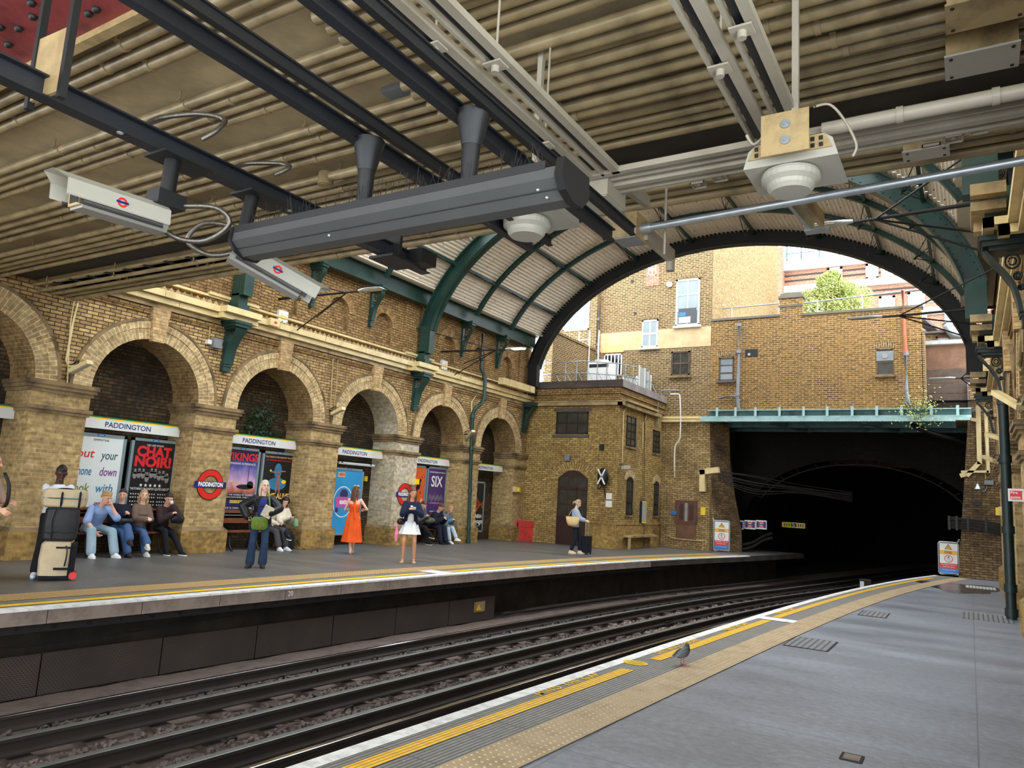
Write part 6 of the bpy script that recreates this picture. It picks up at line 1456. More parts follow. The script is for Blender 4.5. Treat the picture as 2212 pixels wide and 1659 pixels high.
def person(label, base, face, H, skin, pose, wear, hair, female=False, group=None, fat=1.0):
    fx, fy = face; phi = math.atan2(-fx, fy); s = H/1.75
    M = Matrix.Translation(V3(base)) @ Matrix.Rotation(phi, 4, 'Z')
    W = lambda p: M @ V3(p)
    t = thing('person', label, 'person', base, group)
    g = pose.get; sit = g('sit', False)
    pel = V3(g('pelvis', (0, 0, .93)))*1.0
    if not g('raw'): pel = V3((pel.x*s, pel.y*s, pel.z*s if not sit else pel.z))
    lean, tw = math.radians(g('lean', 0)), math.radians(g('twist', 0))
    rt = V3((math.cos(tw), math.sin(tw), 0)); fw = V3((-math.sin(tw), math.cos(tw), 0))
    u = V3((0, 0, 1))*math.cos(lean)+fw*math.sin(lean); fr = fw*math.cos(lean)-V3((0, 0, 1))*math.sin(lean)
    hr0 = V3((1, 0, 0))
    TL = .53*s; nb = pel+u*TL
    shw = (.185 if not female else .16)*s; hw = (.165 if not female else .165)*s*fat; ww = (.145 if not female else .12)*s*fat
    sh = {+1: nb-u*.085*s+rt*shw*.92, -1: nb-u*.085*s-rt*shw*.92}; hip = {+1: pel+hr0*.09*s-u*.01, -1: pel-hr0*.09*s-u*.01}
    la, lf, lt, ls = .29*s, .25*s, .43*s, .43*s
    wr, el, hd = {}, {}, {}
    for sd, k in ((1, 'R'), (-1, 'L')):
        tgt = g('hand'+k)
        tgt = V3(tgt)*s if (tgt is not None and not sit) else (V3(tgt) if tgt is not None else sh[sd]+V3((sd*.06, .04, -.52))*s)
        e, w_ = ik(sh[sd], tgt, la, lf, V3(g('elbow'+k, (sd*.5, -.6, -.5)))); el[sd], wr[sd] = e, w_
    an, kn = {}, {}
    for sd, k in ((1, 'R'), (-1, 'L')):
        a = V3(g('foot'+k, (sd*.1, 0, 0)))*(s if not sit else 1)+V3((0, 0, .085*s))
        e, a_ = ik(hip[sd], a, lt, ls, V3(g('knee'+k, (sd*.1, 1, .2)))); kn[sd], an[sd] = e, a_
    # head frame
    hy, hp = math.radians(g('head', (0, 0))[0]), math.radians(g('head', (0, 0))[1])
    hx = rt*math.cos(hy)+fw*math.sin(hy); hf0 = fw*math.cos(hy)-rt*math.sin(hy)
    hf = hf0*math.cos(hp)-V3((0, 0, 1))*math.sin(hp); hu = V3((0, 0, 1))*math.cos(hp)+hf0*math.sin(hp)
    neck = nb+u*.01; hc = nb+u*.075*s+hu*.085*s+hf*.02*s
    HP = lambda a, b, c: hc+hx*a*s+hf*b*s+hu*c*s
    # ---- body, one continuous surface
    mb = MB()
    tor = [(0, hw*.92, .1*s*fat), (.1, hw*.9, .1*s*fat), (.22, ww*.95, .09*s*fat), (.34, (ww+shw)*.5, .1*s), (.44, shw*.86, .1*s), (.5, shw*.6, .075*s), (.53, .07*s, .06*s)]
    loft(mb, [(pel+u*(h*s-.04), rt*rx, fr*ry) for h, rx, ry in tor])
    chain(mb, [nb-u*.04*s, hc-hu*.03*s], [.058*s, .052*s])
    loft(mb, [(HP(0, y, z), hx*rx*s, hf*ry*s) for z, y, rx, ry in ((-.118, .035, .018, .022), (-.10, .03, .038, .042), (-.06, .018, .058, .066), (-.02, .008, .068, .08), (.03, .0, .074, .09), (.075, -.005, .068, .085), (.105, -.008, .045, .06), (.12, -.01, .015, .02))], 18)
    chain(mb, [HP(0, .088, .015), HP(0, .108, -.022)], [.010*s, .0155*s]); mb.sph(HP(0, .082, -.062), (.022*s, .014*s, .009*s), 10); mb.sph(HP(0, .062, -.098), .02*s, 10)
    for sd in (1, -1):
        mb.sph(HP(sd*.078, -.005, -.01), (.012*s, .018*s, .03*s), 8)
        chain(mb, [HP(sd*.012, .088, .03), HP(sd*.045, .076, .032)], [.009*s, .008*s])
    for sd, k in ((1, 'R'), (-1, 'L')):
        mid = lerpv(el[sd], wr[sd], .35)
        chain(mb, [sh[sd], lerpv(sh[sd], el[sd], .35), el[sd], mid, wr[sd]], [.052*s, .046*s, .037*s, .038*s, .025*s] if not female else [.045*s, .038*s, .031*s, .032*s, .021*s])
        hdv = V3(g('hdir'+k)) if g('hdir'+k) else (wr[sd]-el[sd])
        hd[sd] = hand(mb, wr[sd], hdv, V3(g('palm'+k, (-sd*.8, .2, -.3))), s*(1 if not female else .92), g('curl'+k, .55), sd)
        cal = lerpv(kn[sd], an[sd], .3)
        back = V3((0, -.012, 0))
        fl = g('toe'+k, (sd*.12, 1, 0))
        chain(mb, [hip[sd], lerpv(hip[sd], kn[sd], .5), kn[sd], cal+back, an[sd]], [.085*s, .066*s, .048*s, .05*s, .033*s])
        chain(mb, [an[sd]-V3((0, 0, .035*s)), an[sd]+V3(fl).normalized()*.12*s-V3((0, 0, .055*s))], [.034*s, .024*s])
    b = fuse(mb, .0085, 2).xform(M); b.build('body', 'skin_'+skin, t)
    for sd in (1, -1):
        m_ = MB(); c = HP(sd*.031, .083, .012); m_.sph(W(c), (.0085*s, .0085*s, .0065*s), 8); m_.build('eye', 'eye_dark', t)
        m_ = MB(); chain(m_, [HP(sd*.014, .094, .036), HP(sd*.05, .08, .036)], [.0042*s, .003*s], 6); m_.xform(M).build('eyebrow', wear.get('brow', 'eye_dark'), t)
    m_ = MB(); chain(m_, [HP(-.018, .093, -.06), HP(0, .097, -.059), HP(.018, .093, -.06)], [.003*s, .0055*s, .003*s], 6); m_.xform(M).build('mouth', 'lip', t)
    R = dict(W=W, M=M, t=t, pel=pel, u=u, rt=rt, fr=fr, fw=fw, nb=nb, sh=sh, el=el, wr=wr, kn=kn, an=an, hip=hip, HP=HP, hc=hc, s=s, hd=hd, hx=hx, hf=hf, hu=hu, shw=shw, hw=hw, ww=ww)
    def part(name, m_, mat, vox=.011, sm=3, par=None): return fuse(m_, vox, sm).xform(M).build(name, mat, par or t)
    R['part'] = part
    # ---- clothes
    if 'trousers' in wear:
        mat, hr, kr, er, hem = wear['trousers']; m_ = MB()
        loft(m_, [(pel+u*(h*s-.04), hr0*rx*1.06, fr*(ry+.008)) for h, rx, ry in ((-.06, hw*.75, .09*s), (0, hw*.98, .112*s*fat), (.09, hw*.95, .11*s*fat), (.16, ww*1.05, .1*s*fat))])
        for sd in (1, -1):
            e = lerpv(kn[sd], an[sd], hem)
            chain(m_, [hip[sd], lerpv(hip[sd], kn[sd], .5), kn[sd], lerpv(kn[sd], e, .5), e], [hr*s, hr*.86*s, kr*s, (kr+er)/2*s, er*s], 14)
        part('trousers', m_, mat)
    if 'top' in wear:
        for spec in (wear['top'] if isinstance(wear['top'], list) else [wear['top']]):
            mat, slv, e_, hem, ar = spec; m_ = MB()
            rings = [(-.04-hem+.04, hw*1.0, .1*s*fat), (.02, hw*.97, .1*s*fat), (.1, hw*.93, .098*s*fat), (.22, ww*1.0, .092*s*fat), (.34, (ww+shw)*.52, .105*s), (.43, shw*.95, .105*s), (.468, shw*.86, .09*s), (.495, shw*.62, .074*s), (.515, shw*.4, .064*s), (.535, .06*s, .058*s)]
            bust = .022*s if female else 0
            loft(m_, [(pel+u*(h*s-.04)+fr*(bust if .3 < h < .4 else 0), rt*(rx+e_), fr*(ry+e_+(bust if .3 < h < .4 else 0))) for h, rx, ry in rings])
            for sd in (1, -1):
                p = [sh[sd], lerpv(sh[sd], el[sd], .5)]; rr = [.046*s+e_*.8, (.045)*s*ar+e_]
                if slv > .5: p += [el[sd]]; rr += [.043*s*ar+e_]
                if slv > .55: q = lerpv(el[sd], wr[sd], min(1, (slv-.5)*2)); p += [lerpv(el[sd], q, .5), q]; rr += [.042*s*ar+e_, .034*s*ar+e_]
                if slv <= .5: p[-1] = lerpv(sh[sd], el[sd], slv*2)
                if slv > 0: chain(m_, p, rr)
            part(wear.get('topname', 'top') if not isinstance(wear['top'], list) else ('jacket' if spec is wear['top'][-1] else 'shirt'), m_, mat)
    if 'skirt' in wear:
        mat, rings = wear['skirt']; m_ = MB()
        n = 56; P = []
        for (z, rx, ry, fl) in rings: P.append([tuple((V3((math.cos(2*math.pi*k/n)*(rx+fl*math.sin(k*2*math.pi/n*9)), math.sin(2*math.pi*k/n)*(ry+fl*math.sin(k*2*math.pi/n*9)), z)))*s) for k in range(n+1)])
        m_.grid(P, sm=True); m_.xform(M).build('skirt', mat, t)
    for sd, k in ((1, 'R'), (-1, 'L')):
        f = V3(g('toe'+k, (sd*.12, 1, 0))).normalized(); a = an[sd]; sm_, so = wear.get('shoes', ('sign_black', 'white_gloss'))[:2]; heel = wear.get('heel', 0)
        dn = V3((0, 0, -1)); 
        if abs(f.z) > .05: sidev = f.cross(V3((0, 0, 1))).normalized(); dn = f.cross(sidev).normalized(); dn = dn if dn.z < 0 else -dn
        m_ = MB(); ht = a+dn*.055*s; sv = f.cross(dn).normalized()
        if wear.get('sandal'):
            for q in (.1, .15): chain(m_, [ht+f*q*s+sv*.035*s, ht+f*q*s-dn*.02*s, ht+f*q*s-sv*.035*s], [.008*s]*3, 8)
            m_.tube([tuple(a+sv*.036*s*math.cos(x)+f*.036*s*math.sin(x)) for x in [k_*math.pi/6 for k_ in range(13)]], .007*s, 6); sh_ = m_.xform(M).build('shoe', sm_, t)
            m_ = MB(); loft(m_, [(a+dn*(.08-h)*s+f*(.05+o)*s, f*l*s, sv*w_*s) for h, o, l, w_ in ((0, .0, .125, .04), (.02, .0, .12, .038))], 16); m_.xform(M).build('sole', so, sh_)
        else:
            loft(m_, [(a+dn*(.07-h)*s+f*(.045+o)*s, f*l*s, sv*w_*s) for h, o, l, w_ in ((.0, .01, .13, .046), (.03, .008, .126, .045), (.055, -.02, .09, .041), (.085, -.045, .05, .04))], 18)
            sh_ = part('shoe', m_, sm_, .009, 2)
            m_ = MB(); loft(m_, [(a+dn*(.087-h)*s+f*(.055)*s, f*l*s, sv*w_*s) for h, l, w_ in ((0, .135, .047), (.025, .137, .048))], 18); m_.xform(M).build('sole', so, sh_)
    # ---- hair
    st, hm = hair; m_ = MB()
    def cap_(e=.009, back=-.02, lo=-.02):
        loft(m_, [(HP(0, y+back*.4, z), hx*(rx+e)*s, hf*(ry+e*.8)*s) for z, y, rx, ry in ((lo, -.035, .066, .05), (.03, -.024, .074, .072), (.055, -.008, .073, .09), (.085, -.004, .064, .086), (.115, -.006, .044, .06), (.133, -.01, .02, .03))], 18)
    if st == 'shaved': cap_(.004, -.01, .0); 
    elif st == 'short':
        cap_(.012); r = random.Random(2)
        for k in range(14): a = r.uniform(0, 6.28); m_.sph(HP(.05*math.cos(a), -.01+.07*math.sin(a), .085+r.uniform(0, .03)), r.uniform(.018, .03)*s, 8)
    elif st in ('long', 'bob', 'bun', 'pony', 'tied'):
        cap_(.009)
        L = {'long': .30, 'bob': .20, 'bun': .03, 'pony': .05, 'tied': .06}[st]
        for sd in (1, -1):
            pts = [HP(sd*.065, -.01, .05), HP(sd*.082, -.015, -.02), HP(sd*.085, -.02, -.10), HP(sd*.082, -.01, -.06-L*.7)] if L > .1 else [HP(sd*.06, -.02, .05), HP(sd*.07, -.05, -.01), HP(sd*.04, -.085, -.03)]
            chain(m_, pts, [.02*s, .026*s, .03*s, .02*s] if L > .1 else [.02*s, .022*s, .025*s])
        for a in (-.05, 0, .05):
            pts = [HP(a, -.07, .06), HP(a, -.095, -.03), HP(a*1.1, -.09, -.1-L*.3), HP(a, -.075, -.06-L)] if L > .1 else [HP(a, -.07, .06), HP(a, -.09, -.02)]
            chain(m_, pts, [.03*s, .035*s, .035*s, .018*s][:len(pts)])
        if st in ('bun', 'tied'): m_.sph(HP(0, -.12, .03), .04*s, 12)
        if st == 'pony': chain(m_, [HP(0, -.11, .02), HP(0, -.15, -.03), HP(0, -.14, -.12)], [.025*s, .024*s, .012*s])
    if st != 'bald': part('hair', m_, hm, .01, 2)
    return R
def phone(label, R, sd=1, off=(0, 0, 0), mat='sign_black', tilt=(0, 1, .8)):
    c = R['W'](R['hd'][sd]+V3(off)); rm = R['M'].to_3x3(); n = (rm @ V3(tilt)).normalized(); r_ = (rm @ V3((1, 0, 0))); r_ = (r_-n*r_.dot(n)).normalized(); u = n.cross(r_)
    mb = MB(); mb.obox(c, r_*.036, u*.072, n*.004); o = mb.build('phone', mat); return tag(o, label, 'phone')
plain('hair_dark', srgb(44, 30, 24), .55, var=.25, vscale=40, bump=.4, bscale=90); plain('hair_brown', srgb(96, 64, 42), .55, var=.25, vscale=40, bump=.4, bscale=90)
plain('hair_blond', srgb(176, 138, 90), .55, var=.2, vscale=40, bump=.4, bscale=90); plain('hair_grey', srgb(196, 180, 156), .6, var=.2, vscale=40, bump=.4, bscale=90); plain('hair_black', srgb(20, 17, 16), .6)
cloth('tee_white', srgb(226, 230, 236)); cloth('tee_blue', srgb(140, 164, 208)); cloth('jeans_light', srgb(150, 172, 184)); cloth('jeans_blue', srgb(70, 98, 140)); cloth('jeans_dark', srgb(44, 62, 88))
cloth('navy_cloth', srgb(28, 32, 46)); cloth('black_cloth', srgb(24, 25, 29)); cloth('brown_blazer', srgb(116, 96, 84)); cloth('dark_brown', srgb(58, 44, 46)); cloth('yellow_top', srgb(226, 220, 130))
cloth('leather', srgb(32, 32, 34), .35); cloth('blue_blouse', srgb(40, 46, 110)); cloth('cream_knit', srgb(216, 206, 186)); cloth('orange_cloth', srgb(224, 88, 30)); cloth('white_cloth', srgb(228, 230, 232))
cloth('navy_blazer', srgb(26, 34, 58)); cloth('grey_knit', srgb(84, 86, 88)); cloth('denim_jacket', srgb(98, 122, 150)); cloth('floral', srgb(176, 190, 202), var=.35, vs=30); cloth('blue_cardigan', srgb(158, 182, 206)); cloth('beige_tee', srgb(176, 152, 134))
cloth('olive', srgb(104, 124, 50)); cloth('olive_grey', srgb(92, 96, 78)); cloth('tote', srgb(206, 174, 124)); cloth('bag_beige', srgb(196, 178, 144)); cloth('bag_black', srgb(46, 46, 48), .5); cloth('pink', srgb(240, 140, 170)); cloth('light_green', srgb(150, 190, 140)); cloth('sandal', srgb(214, 190, 160)); cloth('grey_trouser', srgb(70, 68, 70))
def fbase(x, y): p = uz(x, y); return (p.x, p.y, 0)
# standing man with luggage
mA = person('man in white t-shirt and black trousers looking down at his phone behind stacked luggage', fbase(98, 1246), (.93, -.20), 1.76, 'dark',
    dict(handR=(.03, .34, 1.14), handL=(-.10, .33, 1.17), elbowR=(.35, -.5, -1), elbowL=(-.35, -.5, -1), head=(-8, 28), footR=(.17, .06, 0), footL=(-.14, -.05, 0), toeR=(.4, 1, 0), palmR=(-.3, -.2, .9), palmL=(.5, -.2, .7), hdirR=(-.5, .6, .4), hdirL=(.5, .5, .4)),
    dict(top=('tee_white', .46, .016, .03, 1.15), topname='t_shirt', trousers=('black_cloth', .105, .085, .075, .92), shoes=('tee_white', 'tee_blue'), brow='hair_black'), ('shaved', 'hair_black'), fat=1.05)
phone('dark phone held by the man in the white t-shirt', mA, 1, (0, .03, .03), tilt=(0, -.7, .9))
# man at the left picture edge
person('bald person in beige t-shirt with black strap cut off by the left edge', fbase(-60, 1256), (.75, .55), 1.84, 'light',
    dict(handR=(.22, .34, 1.0), handL=(-.1, .3, 1.08), head=(10, 5), elbowR=(.8, -.5, -.6)), dict(top=('beige_tee', .46, .02, .03, 1.2), topname='t_shirt', trousers=('black_cloth', .1, .08, .07, .9)), ('bald', 'hair_black'))
q = fbase(-60, 1256); mb = MB(); mb.tube(cr([(q[0]+.06, q[1]+.17, 1.56), (q[0]+.17, q[1]+.2, 1.4), (q[0]+.16, q[1]+.22, 1.15), (q[0]+.02, q[1]+.22, 1.02)], 5), .025, 8); mb.sph((q[0]-.2, q[1]-.12, 1.3), (.14, .14, .24), 14)
tag(mb.build('backpack', 'bag_black'), 'black backpack worn by the person at the left edge', 'backpack')
# luggage stack
def soft(name, label, cat, c, dx, dy, dz, mat, face=(.9, -.4), bul=.06, vox=.014):
    a = math.atan2(-face[0], face[1]); M = Matrix.Translation(V3(c)) @ Matrix.Rotation(a, 4, 'Z')
    t = thing(name, label, cat, c); mb = MB(); e = bul
    loft(mb, [(V3((0, 0, z)), V3((rx, 0, 0)), V3((0, ry, 0))) for z, rx, ry in ((0, dx*.4, dy*.4), (dz*.08, dx*.5, dy*.5), (dz*.5, dx*.53, dy*.54), (dz*.92, dx*.5, dy*.5), (dz, dx*.4, dy*.4))], 24)
    for p in list(range(len(mb.v))):
        x, y, z = mb.v[p]; rr = max(abs(x)/(dx*.5), abs(y)/(dy*.5), 1e-6); l = math.hypot(x/(dx*.5), y/(dy*.5)); k = (l/rr)**.55; mb.v[p] = (x*k, y*k, z)
    fuse(mb, vox, 3).xform(M).build('bag_body', mat, t)
    def add(nm, fn, m2): m_ = MB(); fn(m_); m_.xform(M); return m_.build(nm, m2, t)
    return t, add
c0 = uz(116, 1252); cb = V3((c0.x-.02, c0.y+.0, 0)); fc = (.88, -.47)
t, add = soft('rolling_duffel', 'beige rolling duffel with black edge and red wheel at the bottom of the luggage stack', 'suitcase', (cb.x, cb.y, .02), .44, .32, .56, 'bag_beige', fc)
add('back_panel', lambda m: m.box(-.26, -.17, -.16, .16, .03, .54), 'black_cloth'); add('wheel', lambda m: m.cyl((-.25, .12, .055), (-.25, .19, .055), .055, n=16), 'roundel_red'); add('wheel', lambda m: m.cyl((-.25, -.12, .055), (-.25, -.19, .055), .055, n=16), 'roundel_red')
add('strap', lambda m: m.box(-.19, .02, .165, .185, .46, .485), 'black_cloth'); add('strap', lambda m: m.box(-.19, .02, .17, .19, .14, .175), 'black_cloth'); add('handle', lambda m: m.tube(cr([(-.12, .18, .2), (-.13, .21, .3), (-.13, .21, .42), (-.11, .18, .5)], 4), .012, 6), 'sign_black'); add('base_trim', lambda m: m.box(-.2, .2, -.15, .16, 0, .05), 'black_cloth')
t, add = soft('black_duffel', 'black shiny duffel bag in the middle of the luggage stack', 'bag', (cb.x, cb.y, .58), .46, .34, .52, 'bag_black', fc)
add('seam', lambda m: m.tube([(x, .19, .14+.01*math.sin(x*30)) for x in np.linspace(-.24, .24, 12)], .006, 5), 'sign_black'); add('strap', lambda m: m.tube(cr([(.1, .2, .05), (.13, .2, .3), (.1, .19, .48)], 4), .012, 6), 'sign_black')
t, add = soft('backpack', 'beige and black backpack lying on top of the luggage stack', 'backpack', (cb.x, cb.y, 1.09), .60, .32, .28, 'bag_beige', fc)
add('top_panel', lambda m: m.sph((0, 0, .25), (.16, .15, .05), 14), 'black_cloth'); add('zip', lambda m: m.tube([(x, .172-.05*(x/.3)**2, .14) for x in np.linspace(-.28, .28, 12)], .012, 6), 'girder_blue_dark')
for x in (-.2, .04): add('strap', lambda m, x=x: m.tube(cr([(x, .1, .27), (x, .175, .2), (x, .18, .08), (x, .13, .01)], 4), .015, 6), 'navy_cloth')
# benches
SX = -15.05
def bench(y0, y1, label):
    t = thing('bench', label, 'bench', (SX, (y0+y1)/2, 0))
    for k in range(4): mb = MB(); mb.box(SX-.18+.1*k, SX-.10+.1*k, y0, y1, .43, .46); mb.build('seat_slat', 'wood_bench', t)
    for k, z in enumerate((.62, .82)): mb = MB(); mb.box(SX-.26, SX-.235, y0, y1, z, z+.12); mb.cyl((SX-.235, y0+.25, z+.06), (SX-.228, y0+.25, z+.06), .012, n=8); mb.cyl((SX-.235, y0+.33, z+.06), (SX-.228, y0+.33, z+.06), .012, n=8); mb.build('back_slat', 'wood_bench', t)
    for y in (y0+.28, (y0+y1)/2, y1-.28):
        mb = MB(); mb.tube(cr([(SX+.24, y, .02), (SX+.16, y, .1), (SX+.1, y, .3), (SX+.12, y, .42)], 4), .022, 6); mb.tube(cr([(SX-.26, y, .02), (SX-.2, y, .15), (SX-.17, y, .42), (SX-.25, y, .7), (SX-.27, y, .95)], 4), .022, 6); mb.box(SX-.2, SX+.14, y-.02, y+.02, .40, .43); mb.sph((SX+.25, y, .02), .03, 8); mb.build('leg', 'black_iron', t)
bench(8.1, 10.25, 'wooden slatted bench with iron legs under the poster of red CHAT NOIR lettering')
bench(11.5, 13.65, 'wooden slatted bench with iron legs beside the round station sign on its pier')
bench(18.4, 20.55, 'wooden slatted bench with iron legs under the purple SIX poster')
def sy(px, py=1120): return ux(px, py, SX+.1).y
def sitter(label, px, H, skin, pose, wear, hair, face=(1, 0), **k):
    y = sy(px); b = (SX+.0, y, 0)
    P_ = dict(sit=True, pelvis=(0, 0, .56)); P_.update(pose)
    return person(label, b, face, H, skin, P_, wear, hair, **k)
# bench 1
sitter('seated blond man in light blue t-shirt and pale jeans, chin on hand', 205, 1.8, 'light', dict(lean=32, head=(14, 22), handR=(.16, .46, .50), handL=(-.14, .42, .98), elbowL=(-.5, .2, -1), elbowR=(.6, .1, -.5), footR=(.22, .52, 0), footL=(-.20, .60, 0), curlL=1.2, kneeR=(.3, 1, .3), kneeL=(-.3, 1, .3)),
    dict(top=('tee_blue', .47, .02, .05, 1.25), topname='t_shirt', trousers=('jeans_light', .1, .085, .085, .92), shoes=('white_cloth', 'white_gloss'), brow='hair_brown'), ('short', 'hair_blond'), fat=1.05)
wB = sitter('seated woman in navy sweater and blue jeans, legs crossed', 262, 1.68, 'light', dict(lean=4, head=(-35, 8), handR=(.06, .24, .82), handL=(-.05, .24, .84), footR=(.06, .58, 0), footL=(-.02+.16, .72, .28), kneeL=(.2, 1, .8), toeL=(.2, 1, -.25)),
    dict(top=('navy_cloth', 1.0, .022, .04, 1.2), topname='sweater', trousers=('jeans_blue', .088, .075, .085, .9), shoes=('dark_brown', 'sign_black'), brow='hair_dark'), ('tied', 'hair_dark'), female=True)
mb = MB(); y = sy(262); loft(mb, [(V3((SX+.28, y, .63)), V3((.07, 0, 0)), V3((0, .16, 0))), (V3((SX+.28, y, .70)), V3((.09, 0, 0)), V3((0, .18, 0))), (V3((SX+.28, y, .76)), V3((.05, 0, 0)), V3((0, .14, 0)))], 16); tag(mb.build('handbag', 'leather'), 'black leather bag on the lap of the woman in the navy sweater', 'bag')
sitter('seated smiling woman in taupe blazer and blue jeans, long fair hair', 305, 1.70, 'fair', dict(lean=8, head=(-22, 4), handR=(.07, .36, .74), handL=(-.03, .38, .74), footR=(.10, .56, 0), footL=(.22, .78, .16), kneeL=(.2, 1, .9), toeL=(.25, 1, -.2)),
    dict(top=[('sign_black', 0, .012, .0, 1), ('brown_blazer', 1.0, .026, .06, 1.2)], trousers=('jeans_blue', .086, .072, .085, .9), shoes=('cream_knit', 'white_gloss'), brow='hair_brown'), ('bob', 'hair_blond'), female=True)
wD = sitter('seated woman in dark brown jacket and yellow top holding a tissue to her face', 352, 1.70, 'light', dict(lean=20, head=(-18, 26), handR=(.02, .38, .84), handL=(-.05, .34, 1.02), elbowL=(-.6, .1, -1), footR=(.12, .52, 0), footL=(-.14, .66, 0)),
    dict(top=[('yellow_top', 0, .016, .0, 1), ('dark_brown', 1.0, .022, .05, 1.2)], trousers=('black_cloth', .09, .07, .06, .95), shoes=('black_cloth', 'white_gloss'), brow='hair_dark'), ('bun', 'hair_dark'), female=True, fat=1.1)
mb = MB(); y = sy(352); c = wD['W'](wD['pel']+V3((0, .17, .30))); mb.sph(c, (.05, .11, .16), 14); tag(mb.build('yellow_front', 'yellow_top'), 'x', 'x') if 0 else None
mb = MB(); y = sy(368); loft(mb, [(V3((SX+.36, y, .66)), V3((.06, 0, 0)), V3((0, .14, 0))), (V3((SX+.36, y, .76)), V3((.08, 0, 0)), V3((0, .16, 0))), (V3((SX+.36, y, .84)), V3((.04, 0, 0)), V3((0, .12, 0)))], 16); tag(mb.build('handbag', 'leather'), 'round black bag on the knees of the woman with the tissue', 'bag')
mb = MB(); c = wD['W'](wD['hd'][-1]+V3((0, .02, .03))); mb.sph(c, (.03, .035, .045), 8); tag(mb.build('tissue', 'white_cloth'), 'white tissue held to the face by the seated woman in yellow', 'tissue')
# bench 2
sitter('seated person in grey trousers and white shoes hidden behind the woman in the leather jacket', 590, 1.66, 'fair', dict(lean=0, handR=(.1, .3, .66), handL=(-.1, .3, .66), footR=(.12, .56, 0), footL=(-.12, .52, 0)),
    dict(top=('cream_knit', 1.0, .02, .05, 1.1), topname='sweater', trousers=('grey_trouser', .09, .08, .08, .86), shoes=('white_cloth', 'white_gloss')), ('bob', 'hair_brown'), female=True)
wH = sitter('seated woman with dark headphones and cream cardigan, legs crossed, looking at her phone', 610, 1.68, 'fair', dict(lean=12, head=(-25, 30), handR=(.02, .34, .80), handL=(-.08, .34, .80), footR=(.1, .5, 0), footL=(.34, .80, .26), kneeL=(.3, 1, 1), toeL=(.4, 1, -.1)),
    dict(top=('cream_knit', 1.0, .022, .04, 1.2), topname='cardigan', trousers=('navy_cloth', .09, .075, .062, .92), shoes=('black_cloth', 'white_gloss'), brow='hair_dark'), ('bun', 'hair_dark'), female=True)
mb = MB(); HP = wH['HP']; mb.tube([wH['W'](HP(.1*math.cos(a), -.005, .14*math.sin(a)+.0)) for a in [math.pi*k/14 for k in range(15)]], .012, 6)
for sd in (1, -1): mb.sph(wH['W'](HP(sd*.095, 0, -.01)), (.035, .035, .045), 10)
tag(mb.build('headphones', 'black_cloth'), 'black headphones on the seated woman in the cream cardigan', 'headphones')
phone('dark phone held by the seated woman in the cream cardigan', wH, 1, (0, .02, .03), tilt=(0, -.6, .9))
y = sy(648); mb = MB(); mb.sph((SX+.1, y-.05, .64), (.15, .15, .18), 14); mb.sph((SX+.2, y-.05, .56), (.08, .11, .1), 12); tag(fuse(mb, .014, 2).build('backpack', 'light_green'), 'pale green backpack on the bench beside the woman with headphones', 'backpack')
mb = MB(); c = uz(645, 1190); loft(mb, [(V3((SX+.32, c.y, z)), V3((a, 0, 0)), V3((0, b, 0))) for z, a, b in ((0, .12, .15), (.1, .14, .16), (.35, .12, .13), (.46, .05, .07))], 16); mb.tube(cr([(SX+.42, c.y+.1, .3), (SX+.5, c.y+.3, .05), (SX+.6, c.y+.35, .015), (SX+.5, c.y+.15, .015)], 4), .012, 5); tag(fuse(mb, .014, 2).build('backpack', 'black_cloth'), 'black backpack standing on the platform at the end of the second bench', 'backpack')
# woman in leather jacket
wJ = person('standing woman in black leather jacket and flared jeans with glasses, one hand on her hip', fbase(553, 1226), (.78, -.62), 1.70, 'fair', dict(handR=(.27, .04, 1.0), handL=(-.16, .30, 1.10), elbowR=(1, -.2, 0), elbowL=(-1, -.1, -.2), head=(14, -4), footR=(.13, .02, 0), footL=(-.11, 0, 0), toeR=(.4, 1, 0), curlR=.9),
    dict(top=[('blue_blouse', 0, .014, .06, 1), ('leather', 1.0, .032, .03, 1.3)], trousers=('jeans_dark', .092, .07, .09, .94), shoes=('dark_brown', 'sign_black'), brow='hair_grey'), ('bob', 'hair_grey'), female=True, fat=1.08)
W, HP, s = wJ['W'], wJ['HP'], wJ['s']
mb = MB(); 
for sd in (1, -1): mb.tube([W(HP(sd*.032+.02*math.cos(a), .1, .01+.014*math.sin(a))) for a in [k*math.pi/6 for k in range(12)]], .0022, 5, closed=True)
mb.tube([W(HP(-.012, .104, .012)), W(HP(.012, .104, .012))], .002, 4); tag(mb.build('glasses', 'black_iron'), 'thin glasses worn by the woman in the leather jacket', 'glasses')
m_ = MB(); pu = wJ['pel']; loft(m_, [(pu+V3((0, .128, z)), V3((rx, 0, 0)), V3((0, .04, 0))) for z, rx in ((.0, .075), (.15, .085), (.3, .095), (.43, .05))], 14); m_.xform(wJ['M']).build('blouse_front', 'blue_blouse', wJ['t'])
t = thing('shoulder_bag', 'olive green shoulder bag hanging at the hip of the woman in the leather jacket', 'bag', W(pu+V3((.02, .2, -.1))))
m_ = MB(); loft(m_, [(pu+V3((.03, .20, z)), V3((rx, 0, 0)), V3((0, ry, 0))) for z, rx, ry in ((-.17, .12, .03), (-.12, .16, .055), (0, .16, .05), (.08, .13, .03))], 18); fuse(m_, .012, 2).xform(wJ['M']).build('bag_body', 'olive', t)
m_ = MB(); m_.tube(cr([pu+V3((-.12, .2, .02)), pu+V3((-.13, .17, .25)), pu+V3((-.1, .1, .48)), pu+V3((-.07, .0, .54))], 5), .016, 6); m_.tube(cr([pu+V3((.17, .2, .02)), pu+V3((.2, .1, .06)), pu+V3((.2, -.05, .1))], 4), .012, 6); m_.xform(wJ['M']).build('strap', 'olive', t)
m_ = MB()
for x in (-.04, .08): m_.sph(pu+V3((x, .25, -.07)), (.05, .014, .05), 10)
m_.xform(wJ['M']).build('pocket', 'olive', t)
